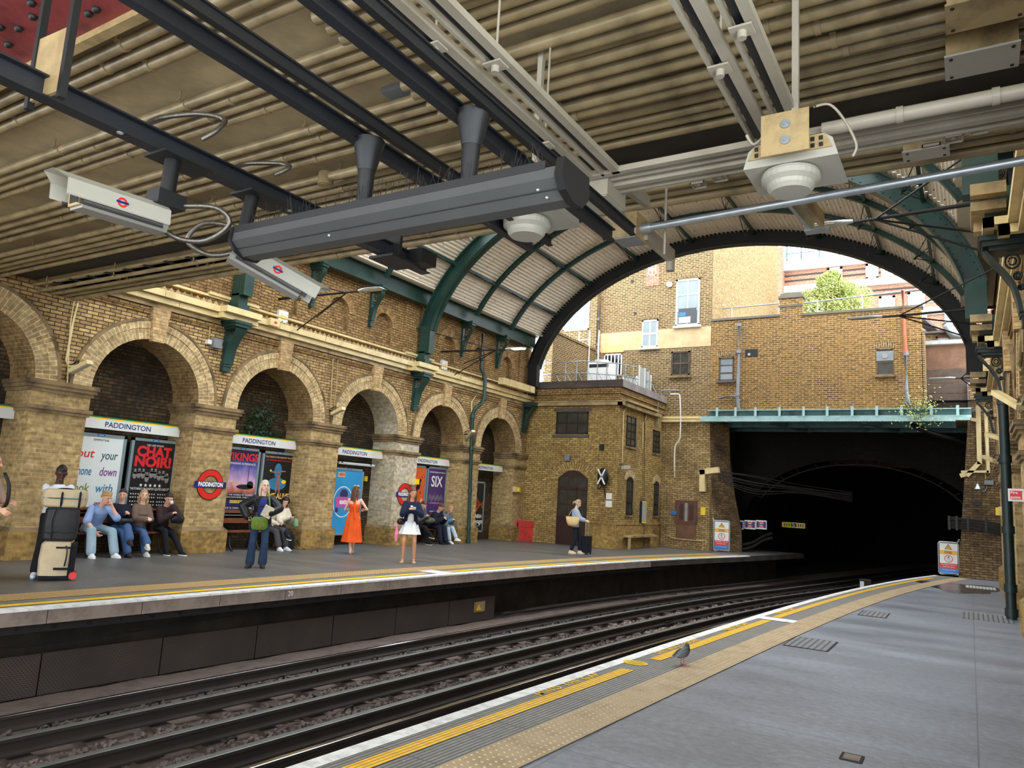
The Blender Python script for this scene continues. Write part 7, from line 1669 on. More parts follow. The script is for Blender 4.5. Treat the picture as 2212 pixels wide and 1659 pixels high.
c = W(wJ['hd'][-1]+V3((.0, .03, .05))); mb = MB(); rm = wJ['M'].to_3x3(); mb.obox(c, rm @ V3((.085, .03, .04)), rm @ V3((-.04, .02, .10)), rm @ V3((0, .012, -.004))); tag(mb.build('notebook', 'cream_knit'), 'cream book in the hand of the woman in the leather jacket', 'book')
# woman in orange dress seen from behind
wO = person('woman in long orange halter dress with bow in her hair, seen from behind', fbase(757, 1196), (-.62, .78), 1.70, 'fair', dict(handR=(.24, .24, 1.12), handL=(-.10, .28, 1.1), elbowR=(1, -.5, -1), elbowL=(-1, -.5, -1), head=(-38, 6), footR=(.03, .06, 0), footL=(.0, -.10, .0)),
    dict(skirt=('orange_cloth', [(1.20, .118, .095, 0), (1.08, .115, .09, 0), (1.02, .15, .12, .004), (.8, .19, .16, .01), (.5, .23, .2, .014), (.30, .27, .24, .018)]), shoes=('sandal', 'brick_keystone'), sandal=True, brow='hair_brown'), ('long', 'hair_brown'), female=True)
m_ = MB(); pu = wO['pel']; loft(m_, [(pu+wO['u']*h+V3((0, .0, 0)), V3((rx, 0, 0)), V3((0, ry, 0))) for h, rx, ry in ((.06, .128, .1), (.16, .122, .095), (.25, .138, .112), (.33, .148, .118))], 24); m_.xform(wO['M']).build('bodice', 'orange_cloth', wO['t'])
m_ = MB(); m_.beam(pu+V3((0, -.115, .28)), wO['nb']+V3((0, -.08, .01)), .07, .02); m_.beam(pu+V3((0, -.125, .30)), pu+V3((.05, -.17, -.02)), .05, .015); m_.xform(wO['M']).build('neck_strap', 'orange_cloth', wO['t'])
m_ = MB(); HP = wO['HP']
for a in (-.06, -.02, .03, .07): m_.sph(wO['W'](HP(a, -.04, .12)), (.03, .022, .018), 8)
tag(m_.build('hair_bow', 'cream_knit'), 'cream bow on the head of the woman in the orange dress', 'bow')
# woman in white dress
wW = person('standing woman in white mini dress and navy blazer holding a phone in both hands', fbase(880, 1216), (.62, -.79), 1.72, 'tan', dict(handR=(.02, .26, 1.24), handL=(-.06, .26, 1.24), elbowR=(1, -.4, -1), elbowL=(-1, -.4, -1), head=(22, 6), footR=(.12, .03, 0), footL=(-.14, 0, 0), hdirR=(-.5, .5, .3), hdirL=(.5, .5, .3)),
    dict(top=[('white_cloth', 0, .012, .0, 1), ('navy_blazer', 1.0, .024, .06, 1.15)], skirt=('white_cloth', [(1.04, .13, .105, 0), (.92, .17, .14, .006), (.80, .21, .18, .014), (.67, .25, .22, .02)]), shoes=('sandal', 'sandal'), sandal=True, brow='hair_dark'), ('long', 'hair_brown'), female=True)
m_ = MB(); pu = wW['pel']; loft(m_, [(pu+V3((0, .09, z)), V3((rx, 0, 0)), V3((0, .045, 0))) for z, rx in ((-.02, .09), (.15, .07), (.3, .06), (.4, .035))], 14); m_.xform(wW['M']).build('dress_front', 'white_cloth', wW['t'])
phone('white phone held in both hands by the woman in the white dress', wW, 1, (-.02, .03, .02), 'white_gloss', tilt=(0, -.6, .9))
m_ = MB(); m_.sph(wW['W'](pu+V3((.22, .09, .02))), (.08, .11, .08), 12); m_.tube(cr([wW['W'](pu+V3((.2, .08, .07))), wW['W'](pu+V3((.12, .12, .3))), wW['W'](pu+V3((-.06, .08, .5)))], 5), .008, 5); tag(m_.build('handbag', 'leather'), 'small black crossbody bag of the woman in the white dress', 'bag')
m_ = MB(); p = wW['W'](pu+V3((.30, .06, -.05))); m_.cyl(p, p-V3((0, 0, .1)), .02, .022, n=8); m_.cyl(p-V3((0, 0, .08)), p-V3((0, 0, .22)), .022, .05, n=10); m_.cyl(p-V3((0, 0, .22)), p-V3((0, 0, .38)), .05, .028, n=10); tag(m_.build('umbrella', 'pink'), 'small folded pink umbrella dangling beside the white dress', 'umbrella')
# bench 3
mL = sitter('seated man in grey sweater and black trousers with crossed legs looking at his phone', 908, 1.8, 'fair', dict(lean=14, head=(-18, 34), handR=(.1, .36, .86), handL=(-.04, .36, .86), footR=(.12, .56, 0), footL=(.28, .82, .22), kneeL=(.3, 1, .9), toeL=(.3, 1, -.1)),
    dict(top=('grey_knit', 1.0, .022, .05, 1.15), topname='sweater', trousers=('black_cloth', .09, .07, .06, .95), shoes=('black_cloth', 'cream_knit'), brow='hair_brown'), ('short', 'hair_brown'))
phone('phone held by the seated man in the grey sweater', mL, 1, (0, .02, .03), tilt=(0, -.6, .9))
mb = MB(); y = sy(918); mb.sph((SX+.3, y, .74), (.12, .25, .1), 14); tag(mb.build('satchel', 'olive_grey'), 'grey-green bag on the lap of the man in the grey sweater', 'bag')
sitter('seated man in black puffer jacket and navy trousers bent over towards his neighbour', 938, 1.78, 'light', dict(lean=28, head=(-12, 34), handR=(.05, .46, .80), handL=(-.12, .46, .78), footR=(.1, .5, 0), footL=(-.12, .55, 0)),
    dict(top=('navy_cloth', 1.0, .035, .04, 1.3), topname='jacket', trousers=('navy_cloth', .095, .08, .075, .92), shoes=('black_cloth', 'sign_black'), brow='hair_brown'), ('short', 'hair_brown'))
sitter('seated blond woman in denim jacket and pale patterned trousers bent over her lap', 959, 1.64, 'light', dict(lean=30, head=(10, 30), handR=(.04, .44, .76), handL=(-.1, .42, .76), footR=(.1, .48, 0), footL=(-.06, .62, .1)),
    dict(top=('denim_jacket', 1.0, .024, .04, 1.15), topname='jacket', trousers=('floral', .09, .075, .07, .85), shoes=('white_cloth', 'white_gloss'), brow='hair_blond'), ('bob', 'hair_blond'), female=True)
mb = MB(); y = sy(948); loft(mb, [(V3((SX+.42, y, z)), V3((.02, 0, 0)), V3((0, w_, 0))) for z, w_ in ((.52, .04), (.62, .1), (.74, .09))], 10); tag(mb.build('teal_bag', 'girder_blue_dark'), 'teal cloth bag between the two people bending over on the third bench', 'bag')
mb = MB(); loft(mb, [(V3((SX+.36, y, z)), V3((a, 0, 0)), V3((0, b, 0))) for z, a, b in ((0, .1, .12), (.1, .12, .13), (.33, .1, .1), (.42, .04, .05))], 14); tag(mb.build('backpack', 'black_cloth'), 'black backpack on the floor before the third bench', 'backpack')
# woman with suitcase
wS = person('woman in pale blue cardigan and navy trousers facing right over her phone', fbase(1240, 1196), (.93, .30), 1.70, 'fair', dict(handR=(.04, .36, 1.06), handL=(-.06, .36, 1.06), head=(-6, 28), footR=(.1, -.1, 0), footL=(-.08, .16, 0), elbowR=(.6, -.6, -1), elbowL=(-.6, -.6, -1)),
    dict(top=[('white_cloth', 0, .01, .0, 1), ('blue_cardigan', .8, .022, .04, 1.1)], trousers=('navy_cloth', .088, .07, .06, .84), shoes=('sandal', 'sandal'), brow='hair_brown'), ('pony', 'hair_blond'), female=True)
HP = wS['HP']; mb = MB(); mb.tube([wS['W'](HP(.095*math.cos(a), -.005, .138*math.sin(a))) for a in [math.pi*k/14 for k in range(15)]], .012, 6)
for sd in (1, -1): mb.sph(wS['W'](HP(sd*.09, 0, -.01)), (.03, .03, .042), 10)
tag(mb.build('headphones', 'girder_blue'), 'pale headphones on the woman in the blue cardigan', 'headphones')
phone('phone in the hands of the woman in the blue cardigan', wS, 1, (0, .02, .02), tilt=(0, -.6, .9))
pu = wS['pel']; t = thing('tote_bag', 'straw coloured tote bag on the shoulder of the woman in the blue cardigan', 'bag', wS['W'](pu+V3((.25, -.05, .0))))
m_ = MB(); loft(m_, [(pu+V3((.25, -.05, z)), V3((.06, 0, 0)), V3((0, w_, 0))) for z, w_ in ((-.04, .14), (.05, .19), (.24, .23))], 16); m_.xform(wS['M']).build('bag_body', 'tote', t)
m_ = MB(); m_.tube(cr([pu+V3((.25, -.2, .24)), pu+V3((.2, -.08, .46)), pu+V3((.2, .02, .46)), pu+V3((.25, .12, .24))], 5), .01, 5); m_.xform(wS['M']).build('strap', 'tote', t)
b = uz(1266, 1197); t = thing('suitcase', 'small black rolling suitcase with raised handle beside the woman in the blue cardigan', 'suitcase', (b.x, b.y, 0))
mb = MB(); loft(mb, [(V3((b.x, b.y, z)), V3((.10, 0, 0)), V3((0, w_, 0))) for z, w_ in ((.04, .19), (.06, .21), (.56, .21), (.58, .19))], 4); mb = MB(); mb.box(b.x-.1, b.x+.1, b.y-.17, b.y+.17, .05, .56); mb.build('shell', 'black_cloth', t)
mb = MB()
for dy in (-.1, .1): mb.cyl((b.x, b.y+dy, .56), (b.x, b.y+dy, .98), .008, n=6)
mb.cyl((b.x, b.y-.1, .98), (b.x, b.y+.1, .98), .014, n=8); mb.build('handle', 'galvanised', t)
for dx in (-.08, .08):
    for dy in (-.14, .14): mb = MB(); mb.cyl((b.x+dx, b.y+dy-.012, .025), (b.x+dx, b.y+dy+.012, .025), .025, n=10); mb.build('wheel', 'sign_black', t)
# pigeon
plain('pigeon_grey', srgb(104, 104, 106), .6, var=.3, vscale=30); plain('pigeon_dark', srgb(48, 52, 56), .5, var=.3, vscale=30); plain('pigeon_leg', srgb(170, 80, 90), .6)
b = uz(1474, 1437); t = thing('pigeon', 'grey pigeon preening itself on the edge of the buff paving', 'pigeon', (b.x, b.y, 0))
A = V3((.5, .86, 0)).normalized(); B = V3((.86, -.5, 0)); q = V3((b.x, b.y, 0)); g_ = lambda a, c, z: q+A*a+B*c+V3((0, 0, z))
mb = MB(); loft(mb, [(g_(a, 0, z), B*w_, V3((0, 0, h_))) for a, z, w_, h_ in ((-.10, .10, .012, .01), (-.06, .105, .035, .03), (-.01, .12, .05, .045), (.04, .14, .055, .055), (.07, .165, .04, .042), (.075, .19, .022, .022))], 16); mb.sph(g_(.065, -.01, .205), .022, 10); chain(mb, [g_(.05, 0, .17), g_(.065, 0, .2)], [.03, .022]); fuse(mb, .005, 2).build('body', 'pigeon_dark', t)
mb = MB(); chain(mb, [g_(.05, .0, .207), g_(.035, .0, .203)], [.004, .002], 6); mb.build('beak', 'sign_black', t)
for sd in (1, -1):
    mb = MB(); loft(mb, [(g_(a, sd*c, z), B*.008, V3((0, 0, h_))) for a, c, z, h_ in ((.05, .045, .14, .02), (.01, .054, .13, .036), (-.05, .045, .115, .03), (-.12, .02, .10, .008))], 12); mb.build('wing', 'pigeon_grey', t)
    mb = MB(); mb.cyl(g_(.0, sd*.02, .09), g_(.0, sd*.022, .01), .005, n=6)
    for a in (-.6, 0, .6): mb.cyl(g_(0, sd*.022, .006), g_(.03*math.cos(a), sd*.022+.03*math.sin(a), .004), .0035, n=5)
    mb.cyl(g_(0, sd*.022, .006), g_(-.015, sd*.022, .004), .0035, n=5); mb.build('leg', 'pigeon_leg', t)
mb = MB(); loft(mb, [(g_(a, 0, z), B*w_, V3((0, 0, .005))) for a, z, w_ in ((-.08, .10, .02), (-.15, .085, .03), (-.155, .084, .028))], 10); mb.build('tail', 'pigeon_grey', t)
# ---------------------------------------------------------------- station signs in the recesses
RT, UP = (0, 1, 0), (0, 0, 1)       # reading direction on the far wall
XS = -15.2
for i, nm in ((3, 'left edge, in the first recess'), (4, 'in the recess behind the four seated people'), (5, 'in the recess behind the woman in the leather jacket'), (6, 'in the recess with the blue poster'), (7, 'in the recess with the purple poster'), (8, 'in the recess nearest the brick building')):
    y0, y1 = YC[i]-1.19, YC[i]+1.19; t = thing('station_sign', 'long white PADDINGTON name board '+nm, 'sign', (XS, YC[i], 2.52))
    mb = MB(); mb.box(XS-.06, XS, y0, y1, 2.54, 2.74); mb.build('board', 'sign_white', t)
    mb = MB(); mb.box(XS-.06, XS+.002, y0, y1, 2.74, 2.765); mb.build('yellow_stripe', 'yellow_strip', t)
    mb = MB(); mb.box(XS-.06, XS+.002, y0, y1, 2.765, 2.79); mb.build('green_stripe', 'green_strip', t)
    text('PADDINGTON', .155, (XS, YC[i]-.02, 2.635), RT, UP, 'text_navy', t, bold=.0015)
# round station signs on two piers
for y, nm in ((10.9, 'on the pier between the first two benches'), (17.79, 'behind the woman in the white dress')):
    t = thing('round_sign', 'red ring station sign with blue bar PADDINGTON '+nm, 'sign', (-14.66, y, 1.2)); roundel(t, (-14.69, y, 1.52), RT, UP, .33, 'ring', txt='PADDINGTON', th=.012)
# ---------------------------------------------------------------- posters
XQ = -15.3
plain('ink_black', srgb(24, 24, 26), .4); plain('ink_red', srgb(214, 40, 48), .4); plain('ink_white', srgb(236, 234, 228), .4); plain('ink_grey', srgb(128, 126, 124), .5, var=.3, vscale=30); plain('ink_gold', srgb(232, 190, 110), .4)
plain('ink_green', srgb(120, 130, 40), .5); plain('ink_blue', srgb(50, 120, 160), .5); plain('ink_purple', srgb(120, 60, 130), .5); plain('ink_teal', srgb(60, 90, 90), .5); plain('ink_orange', srgb(220, 92, 30), .4, var=.12)
plain('paper_white', srgb(222, 228, 224), .4, var=.02); plain('paper_blue', srgb(52, 150, 204), .35, var=.12, vscale=1.2); plain('paper_violet', srgb(70, 44, 100), .4, var=.2, vscale=3); plain('ink_pink', srgb(200, 90, 160), .4); plain('ink_skin', srgb(150, 110, 90), .5)
def sky_paper():
    m, nt, b = newmat('paper_sunset'); tc = N(nt, 'ShaderNodeTexCoord'); sp = N(nt, 'ShaderNodeSeparateXYZ'); nt.links.new(tc.outputs['Generated'], sp.inputs[0])
    n = N(nt, 'ShaderNodeTexNoise'); n.inputs['Scale'].default_value = 6; nt.links.new(tc.outputs['Generated'], n.inputs['Vector'])
    a = N(nt, 'ShaderNodeMath', operation='MULTIPLY_ADD'); a.inputs[1].default_value = .25; nt.links.new(n.outputs['Fac'], a.inputs[0]); nt.links.new(sp.outputs[2], a.inputs[2])
    r = ramp(nt, [(.15, srgb(26, 26, 40)), (.38, srgb(40, 50, 110)), (.50, srgb(200, 110, 80)), (.6, srgb(210, 170, 200)), (.85, srgb(90, 90, 160)), (1.0, srgb(40, 30, 60))]); nt.links.new(a.outputs[0], r.inputs[0]); nt.links.new(r.outputs[0], b.inputs['Base Color']); b.inputs['Roughness'].default_value = .35
sky_paper()
def poster(label, y0, y1, z0, z1, paper, tilt=0.0, fr=.06, x=None):
    X_ = XQ if x is None else x; t = thing('poster', label, 'poster', (X_, (y0+y1)/2, z0)); mb = MB()
    for a in ((y0, y1, z0, z0+fr), (y0, y1, z1-fr, z1), (y0, y0+fr, z0, z1), (y1-fr, y1, z0, z1)): mb.box(X_-.05, X_+.015, *a)
    mb.build('frame', 'poster_frame', t); mb = MB(); mb.box(-15.62, X_-.05, y0+.1, y1-.1, z0+.1, z1-.1); mb.build('mounting', 'soot_iron', t); mb = MB(); mb.box(X_-.04, X_, y0+fr*.8, y1-fr*.8, z0+fr*.8, z1-fr*.8); p = mb.build('sheet', paper, t)
    mb = MB(); c = (y0+y1)/2; mb.box(X_+.015, X_+.018, c-.08, c+.08, z1-.05, z1-.01); tg = mb.build('tag', 'poster_blue_tag', t); text('global', .035, (X_+.018, c, z1-.03), RT, UP, 'white_gloss', tg, lift=.001)
    return t, X_
def tx(t, X_, s_, y, z, size, mat, **k): return text(s_, size, (X_, y, z), RT, UP, mat, t, lift=.0015, **k)
def blob(t, nm, mat, X_, pts):
    mb = MB()
    for (y, z, a, b) in pts: mb.cyl((X_, y, z), (X_+.0015, y, z), 1, n=14, sm=False); k = len(mb.v)-28; 
    out = MB()
    for (y, z, a, b) in pts:
        v = [(X_+.002, y+a*math.cos(q*math.pi/8), z+b*math.sin(q*math.pi/8)) for q in range(16)]; out.add(v, [tuple(range(16))])
    return out.build(nm, mat, t)
t, X_ = poster('white poster with coloured handwriting put your phone down look with both eyes', 8.05, 9.17, .83, 2.44, 'paper_white')
tx(t, X_, 'SERPENTINE', 8.63, 2.31, .06, 'ink_black')
for wd, y, z, mt in (('put', 8.34, 2.02, 'ink_red'), ('your', 8.84, 2.00, 'ink_teal'), ('phone', 8.33, 1.66, 'ink_blue'), ('down', 8.86, 1.66, 'ink_purple'), ('look', 8.32, 1.32, 'ink_green'), ('with', 8.82, 1.32, 'ink_blue'), ('both', 8.32, 1.0, 'ink_pink'), ('eyes', 8.82, 1.0, 'ink_purple')): tx(t, X_, wd, y, z, .25, mt, shear=.15, width=.36, bold=.003)
t, X_ = poster('black poster with big red letters CHAT NOIR and rows of white stars', 9.29, 10.38, .83, 2.44, 'ink_black')
tx(t, X_, 'THE LOST ESTATE', 9.84, 2.30, .05, 'ink_white')
tx(t, X_, 'CHAT', 9.84, 2.15, .3, 'ink_red', bold=.014, width=.82); tx(t, X_, 'NOIR!', 9.84, 1.93, .3, 'ink_red', bold=.014, width=.86)
r = random.Random(5); pts = []
for k in range(9): y = 9.45+k*.095; z = 1.62+r.uniform(-.04, .06); pts += [(y, z+.10, .028, .035), (y, z, .05, .085), (y+r.uniform(-.03, .03), z+.04, .07, .02)]
blob(t, 'pictured_crowd', 'ink_grey', X_, pts)
def stars(t, X_, y0, n, dy, z, R, mat='ink_white'):
    mb = MB()
    for k in range(n):
        y = y0+k*dy; v = [(X_+.002, y+(R if q % 2 == 0 else R*.42)*math.sin(q*math.pi/5), z+(R if q % 2 == 0 else R*.42)*math.cos(q*math.pi/5)) for q in range(10)]; mb.add(v, [tuple(range(10))])
    o = mb.build('stars', mat, t); o['kind'] = 'stuff'
stars(t, X_, 9.62, 5, .11, 1.43, .042); tx(t, X_, '"NOTHING ON EARTH QUITE LIKE IT"', 9.84, 1.35, .07, 'ink_white', width=.92)
for z in (1.24, 1.17, 1.08, 1.01):
    for y in (9.42, 9.74, 10.05): stars(t, X_, y, 5, .055, z, .022)
tx(t, X_, 'CHAT NOIR', 9.84, .93, .05, 'ink_white')
t, X_ = poster('poster of a ship under a sunset sky with red letters VIKINGS', 11.63, 12.72, .80, 2.46, 'paper_sunset')
tx(t, X_, 'VIKINGS', 12.2, 2.22, .26, 'ink_red', bold=.006, width=.96); tx(t, X_, 'IMMERSIVE EXPERIENCE', 12.2, 2.06, .07, 'ink_white', width=.8)
blob(t, 'pictured_ship', 'ink_black', X_, [(12.35, 1.5, .26, .06), (12.5, 1.56, .1, .09), (12.42, 1.8, .008, .3), (12.1, 1.25, .4, .10)]); blob(t, 'pictured_glow', 'ink_gold', X_+.001, [(11.95, 1.62, .16, .02), (12.1, 1.6, .1, .012)])
for s_, z, sz in (('INTO THE WORLD OF LEGENDS', 1.30, .055), ('DISCOVER MORE', 1.24, .045), ('DOCK X, CANADA WATER', .98, .055), ('', 0, 0)):
    if s_: tx(t, X_, s_, 12.18, z, sz, 'ink_white', width=.9)
mb = MB(); mb.box(X_, X_+.003, 11.95, 12.4, 1.1, 1.17); b_ = mb.build('yellow_label', 'ink_gold', t); tx(b_, X_+.003, 'BOOK TICKETS NOW', 12.175, 1.135, .045, 'ink_black')
t, X_ = poster('dark show poster with a dancing figure and gold letters COME ALIVE', 12.80, 13.88, .80, 2.44, 'ink_black')
tx(t, X_, 'THIS TODAY IS THE GREATEST SHOW!', 13.34, 2.30, .06, 'ink_gold', width=.9); tx(t, X_, 'AT THE EMPRESS MUSEUM EARLS COURT', 13.34, 2.22, .045, 'ink_red', width=.8)
blob(t, 'pictured_light', 'ink_blue', X_, [(13.34, 1.95, .12, .2), (13.34, 1.62, .3, .16)]); blob(t, 'pictured_dancer', 'ink_skin', X_+.001, [(13.38, 1.9, .035, .04), (13.38, 1.74, .06, .14), (13.22, 1.92, .14, .018), (13.5, 1.95, .11, .018), (13.33, 1.52, .03, .16), (13.43, 1.5, .03, .16)]); blob(t, 'pictured_sparks', 'yellow_strip', X_+.001, [(13.56, 1.68, .08, .05), (13.1, 1.95, .03, .03)])
tx(t, X_, 'COME ALIVE!', 13.34, 1.30, .2, 'ink_gold', bold=.006, width=.94); tx(t, X_, 'THE GREATEST SHOWMAN', 13.34, 1.15, .06, 'ink_gold', width=.7)
t, X_ = poster('bright blue chewing gum poster standing in the third recess', 15.30, 16.54, .28, 2.18, 'paper_blue', x=-15.28)
mb = MB(); mb.box(X_, X_+.003, 15.5, 15.78, 1.92, 2.05); b_ = mb.build('orange_label', 'ink_gold', t); tx(b_, X_+.003, 'NEW', 15.64, 1.985, .11, 'ink_red', bold=.004)
P = [[(X_+.002, 15.78+rr*math.cos(q*math.pi/20), 1.22+rr*1.15*math.sin(q*math.pi/20)) for rr in (.36, .385)] for q in range(41)]; mb = MB(); mb.grid(P); mb.build('white_ring', 'ink_white', t)
blob(t, 'purple_bubbles', 'paper_violet', X_+.001, [(15.8, 1.42, .16, .16), (15.55, .98, .07, .07)]); mb = MB(); mb.box(X_+.002, X_+.005, 15.5, 16.1, 1.08, 1.36); p_ = mb.build('gum_pack', 'ink_pink', t); tx(p_, X_+.005, 'extra', 15.85, 1.22, .2, 'ink_white', bold=.008)
mb = MB(); mb.cyl((-15.22, 15.42, 2.30), (-15.22, 16.9, 2.30), .022, n=8); mb.box(-15.62, -15.19, 15.5, 15.55, 2.32, 2.35); mb.box(-15.62, -15.19, 16.7, 16.75, 2.32, 2.35); mb.box(-15.26, -15.19, 15.42, 16.9, 2.32, 2.35); tag(mb.build('strip_light', 'lamp_head'), 'thin white strip light above the blue poster', 'lamp')
mb = MB(); mb.box(-15.62, -15.5, 16.85, 16.97, 1.85, 2.0); tag(mb.build('door_release', 'yellow_box'), 'tiny yellow box on the recess wall right of the blue poster', 'box')
t, X_ = poster('orange musical poster with black animal silhouettes beside the purple one', 18.45, 19.56, .80, 2.47, 'ink_orange')
blob(t, 'pictured_silhouette', 'ink_black', X_, [(19.2, 1.85, .09, .16), (19.28, 2.0, .05, .06), (19.12, 1.72, .05, .12), (19.35, 2.1, .02, .03), (19.1, 2.15, .015, .02), (19.3, 1.6, .03, .04)]); tx(t, X_, 'IA', 19.4, 1.35, .17, 'ink_white')
t, X_ = poster('purple musical poster with large white letters SIX', 19.62, 20.70, .80, 2.48, 'paper_violet')
tx(t, X_, "LONDON'S REIGNING HIT MUSICAL", 20.16, 2.3, .06, 'ink_white', width=.86); tx(t, X_, 'SIX', 20.16, 1.98, .5, 'ink_white', bold=.006, width=.62); r = random.Random(8)
blob(t, 'pictured_cast', 'ink_pink', X_, [(20.16, 1.28, .38, .02)]); blob(t, 'pictured_cast', 'ink_grey', X_+.001, [(19.8+k*.065, 1.45+.05*math.sin(k*2.1), .02, .1) for k in range(12)]); tx(t, X_, 'VAUDEVILLE THEATRE', 20.16, 1.0, .06, 'ink_white')
t, X_ = poster('black music show poster with glowing orange lines in the last recess', 22.0, 23.12, .30, 2.12, 'ink_black')
mb = MB(); r = random.Random(6)
for k in range(16): a = r.uniform(-.7, .7); y_ = 22.75; mb.beam((X_+.002, y_-.3*math.cos(a)*r.uniform(.3, 1), 1.25-.5*math.sin(a)), (X_+.002, y_+.33, 1.3+.3*math.sin(a)), .004, .008)
mb.build('glowing_lines', 'ink_orange', t); tx(t, X_, 'ABBA', 22.8, .86, .18, 'ink_white', bold=.004); tx(t, X_, 'Voyage', 22.72, .68, .24, 'ink_white', bold=.004); tx(t, X_, 'ABBA Arena, London', 22.7, .52, .05, 'ink_white')
# ---------------------------------------------------------------- tilted tube light fittings
def fitting(p0, p1, label, xw, s, mat='cream_paint'):
    p0, p1 = V3(p0), V3(p1); t = thing('tube_light', label, 'lamp', (p0+p1)/2); d = (p1-p0).normalized()
    mb = MB(); mb.beam(p0, p1, .13, .08); mb.build('housing', mat, t)
    mb = MB(); mb.beam(p0+V3((0, 0, -.045)), p1+V3((0, 0, -.045)), .09, .012); mb.build('diffuser', 'housing_white', t)
    c = (p0+p1)/2; mb = MB(); mb.tube(cr([p0+d*.1+V3((0, 0, .04)), p0+d*.25+V3((s*-.1, 0, .12)), V3((xw, c.y, c.z+.05))], 4), .014, 6); mb.cyl(c, V3((xw, c.y, c.z)), .02, n=8); mb.build('cable', 'cable_black', t)
fitting(ux(155, 802, -14.6), ux(194, 782, -14.15), 'cream tube light fitting jutting from the pier left of the first whole arch', -14.7, 1)
fitting(ux(718, 894, -14.6), ux(742, 882, -14.15), 'cream tube light fitting jutting between the second and third arches', -14.7, 1)
fitting(ux(1010, 945, -14.6), ux(1023, 931, -14.2), 'cream tube light fitting beside the green downpipe on the far wall', -14.7, 1)
fitting(uy(2205, 880, 13.6), uy(2150, 848, 14.3), 'large tilted cream tube light on the near wall below the middle console', .74, -1)
fitting(uy(2172, 950, 19.0), uy(2133, 938, 19.6), 'tilted cream tube light on the near wall, second one down', .74, -1)
fitting(uy(2150, 996, 22.6), uy(2124, 986, 23.2), 'small tilted cream tube light on the near wall, lowest and furthest', .74, -1)
# ---------------------------------------------------------------- wall-mounted small things
def tubew(name, pts, r, mat, label, cat='pipe', n=8, sm=0):
    P = cr(pts, sm) if sm else pts; mb = MB(); mb.tube(P, r, n); return tag(mb.build(name, mat), label, cat)
xw = -14.66
tubew('conduit', [ux(168, 655, xw), ux(157, 700, xw), ux(143, 778, xw), ux(148, 792, xw), ux(170, 788, xw)], .022, 'cream_paint', 'thin cream conduit dropping to the leftmost tube light, thicker left one', 'conduit')
tubew('conduit', [ux(160, 652, xw), ux(152, 700, xw), ux(145, 840, xw)], .012, 'cream_paint', 'thin cream conduit beside the thicker one at the leftmost tube light', 'conduit')
tubew('conduit', [ux(473, 670, xw), ux(471, 685, xw), ux(454, 706, xw), ux(451, 737, xw)], .016, 'brick_keystone', 'thin pinkish conduit running down to the grey junction box', 'conduit')
p = ux(464, 741, xw); t = thing('junction_box', 'grey plastic junction box on the far wall left of the first console', 'junction box', p); mb = MB(); mb.box(-14.7, -14.55, p.y-.1, p.y+.12, p.z-.12, p.z+.1); mb.build('box_body', 'pipe_grey', t); mb = MB(); mb.box(-14.7, -14.6, p.y-.22, p.y-.12, p.z-.06, p.z+.04); mb.build('side_box', 'pipe_white', t)
for dx, lab in ((0, 'thicker'), (11, 'thinner')): tubew('conduit', [ux(731+dx, 755, xw), ux(728+dx, 765, xw), ux(719+dx, 778, xw), ux(716+dx, 830, xw), ux(714+dx*.6, 885, xw)], .02 if not dx else .012, 'cream_dirty', 'cream conduit dropping between the second and third arches, %s one' % lab, 'conduit')
tubew('conduit', [ux(1032, 850, xw), ux(1019, 868, xw), ux(1018, 930, xw), ux(1015, 1000, xw)], .02, 'cream_paint', 'cream conduit left of the green downpipe', 'conduit')
t = thing('downpipe', 'dark green downpipe with an offset bend on the far wall between the last two arches', 'pipe', (-14.5, 21.25, 0))
pp = [(-14.55, 21.25, 7.3), (-14.55, 21.25, 6.05), (-14.42, 21.25, 5.85), (-14.34, 21.25, 5.6), (-14.34, 21.25, 5.05), (-14.4, 21.2, 4.8), (-14.5, 21.0, 4.62), (-14.55, 20.95, 4.4), (-14.55, 20.98, .0)]
pp = [(-14.55, 21.25, 7.3), (-14.55, 21.25, 6.05), (-14.42, 21.25, 5.85), (-14.34, 21.25, 5.6), (-14.34, 21.25, 5.0), (-14.36, 21.1, 4.75), (-14.38, 20.85, 4.6), (-14.5, 20.75, 4.4), (-14.52, 20.9, .0)]
pp[-1] = (-14.5, 21.1, 0.0); pp[-2] = (-14.5, 20.85, 4.4)
mb = MB(); mb.tube(pp, .065, 10); mb.build('pipe', 'green_iron', t)
for z, y, x in ((6.4, 21.25, -14.55), (5.7, 21.25, -14.38), (4.95, 21.23, -14.34), (4.3, 20.86, -14.5), (3.2, 20.92, -14.5), (1.75, 21.0, -14.5), (.5, 21.07, -14.5), (.1, 21.1, -14.5)): mb = MB(); mb.cyl((x, y, z-.06), (x, y, z+.06), .085, n=12); mb.build('collar', 'green_iron', t)
for px_, py_, lab in ((889, 1040, 'small cream and yellow alarm box right of the half-hidden ring sign'), (1111, 1057, 'small cream and yellow alarm box on the last pier')):
    p = ux(px_, py_, -14.68) if px_ < 1000 else ux(px_, py_, -14.68); t = thing('alarm_box', lab, 'alarm', p); mb = MB(); mb.box(-14.7, -14.58, p.y-.09, p.y+.06, p.z-.1, p.z+.1); mb.build('box_body', 'cream_paint', t); mb = MB(); mb.box(-14.62, -14.5, p.y+.06, p.y+.16, p.z-.08, p.z+.08); mb.build('bracket', 'yellow_box', t)
p0, p1 = uz(1110, 1168), uz(1172, 1171); c = (p0+p1)/2; t = thing('grit_bin', 'red chest with two latches standing by the door of the brick building', 'bin', (c.x, c.y, 0)); L_ = (p1-p0).length*.66; d = (p1-p0).normalized(); nn = V3((-d.y, d.x, 0))*.3; cc = V3((c.x, c.y, 0))+nn
mb = MB(); mb.obox(cc+V3((0, 0, .26)), d*L_, nn, V3((0, 0, .26))); mb.build('chest', 'red_box', t)
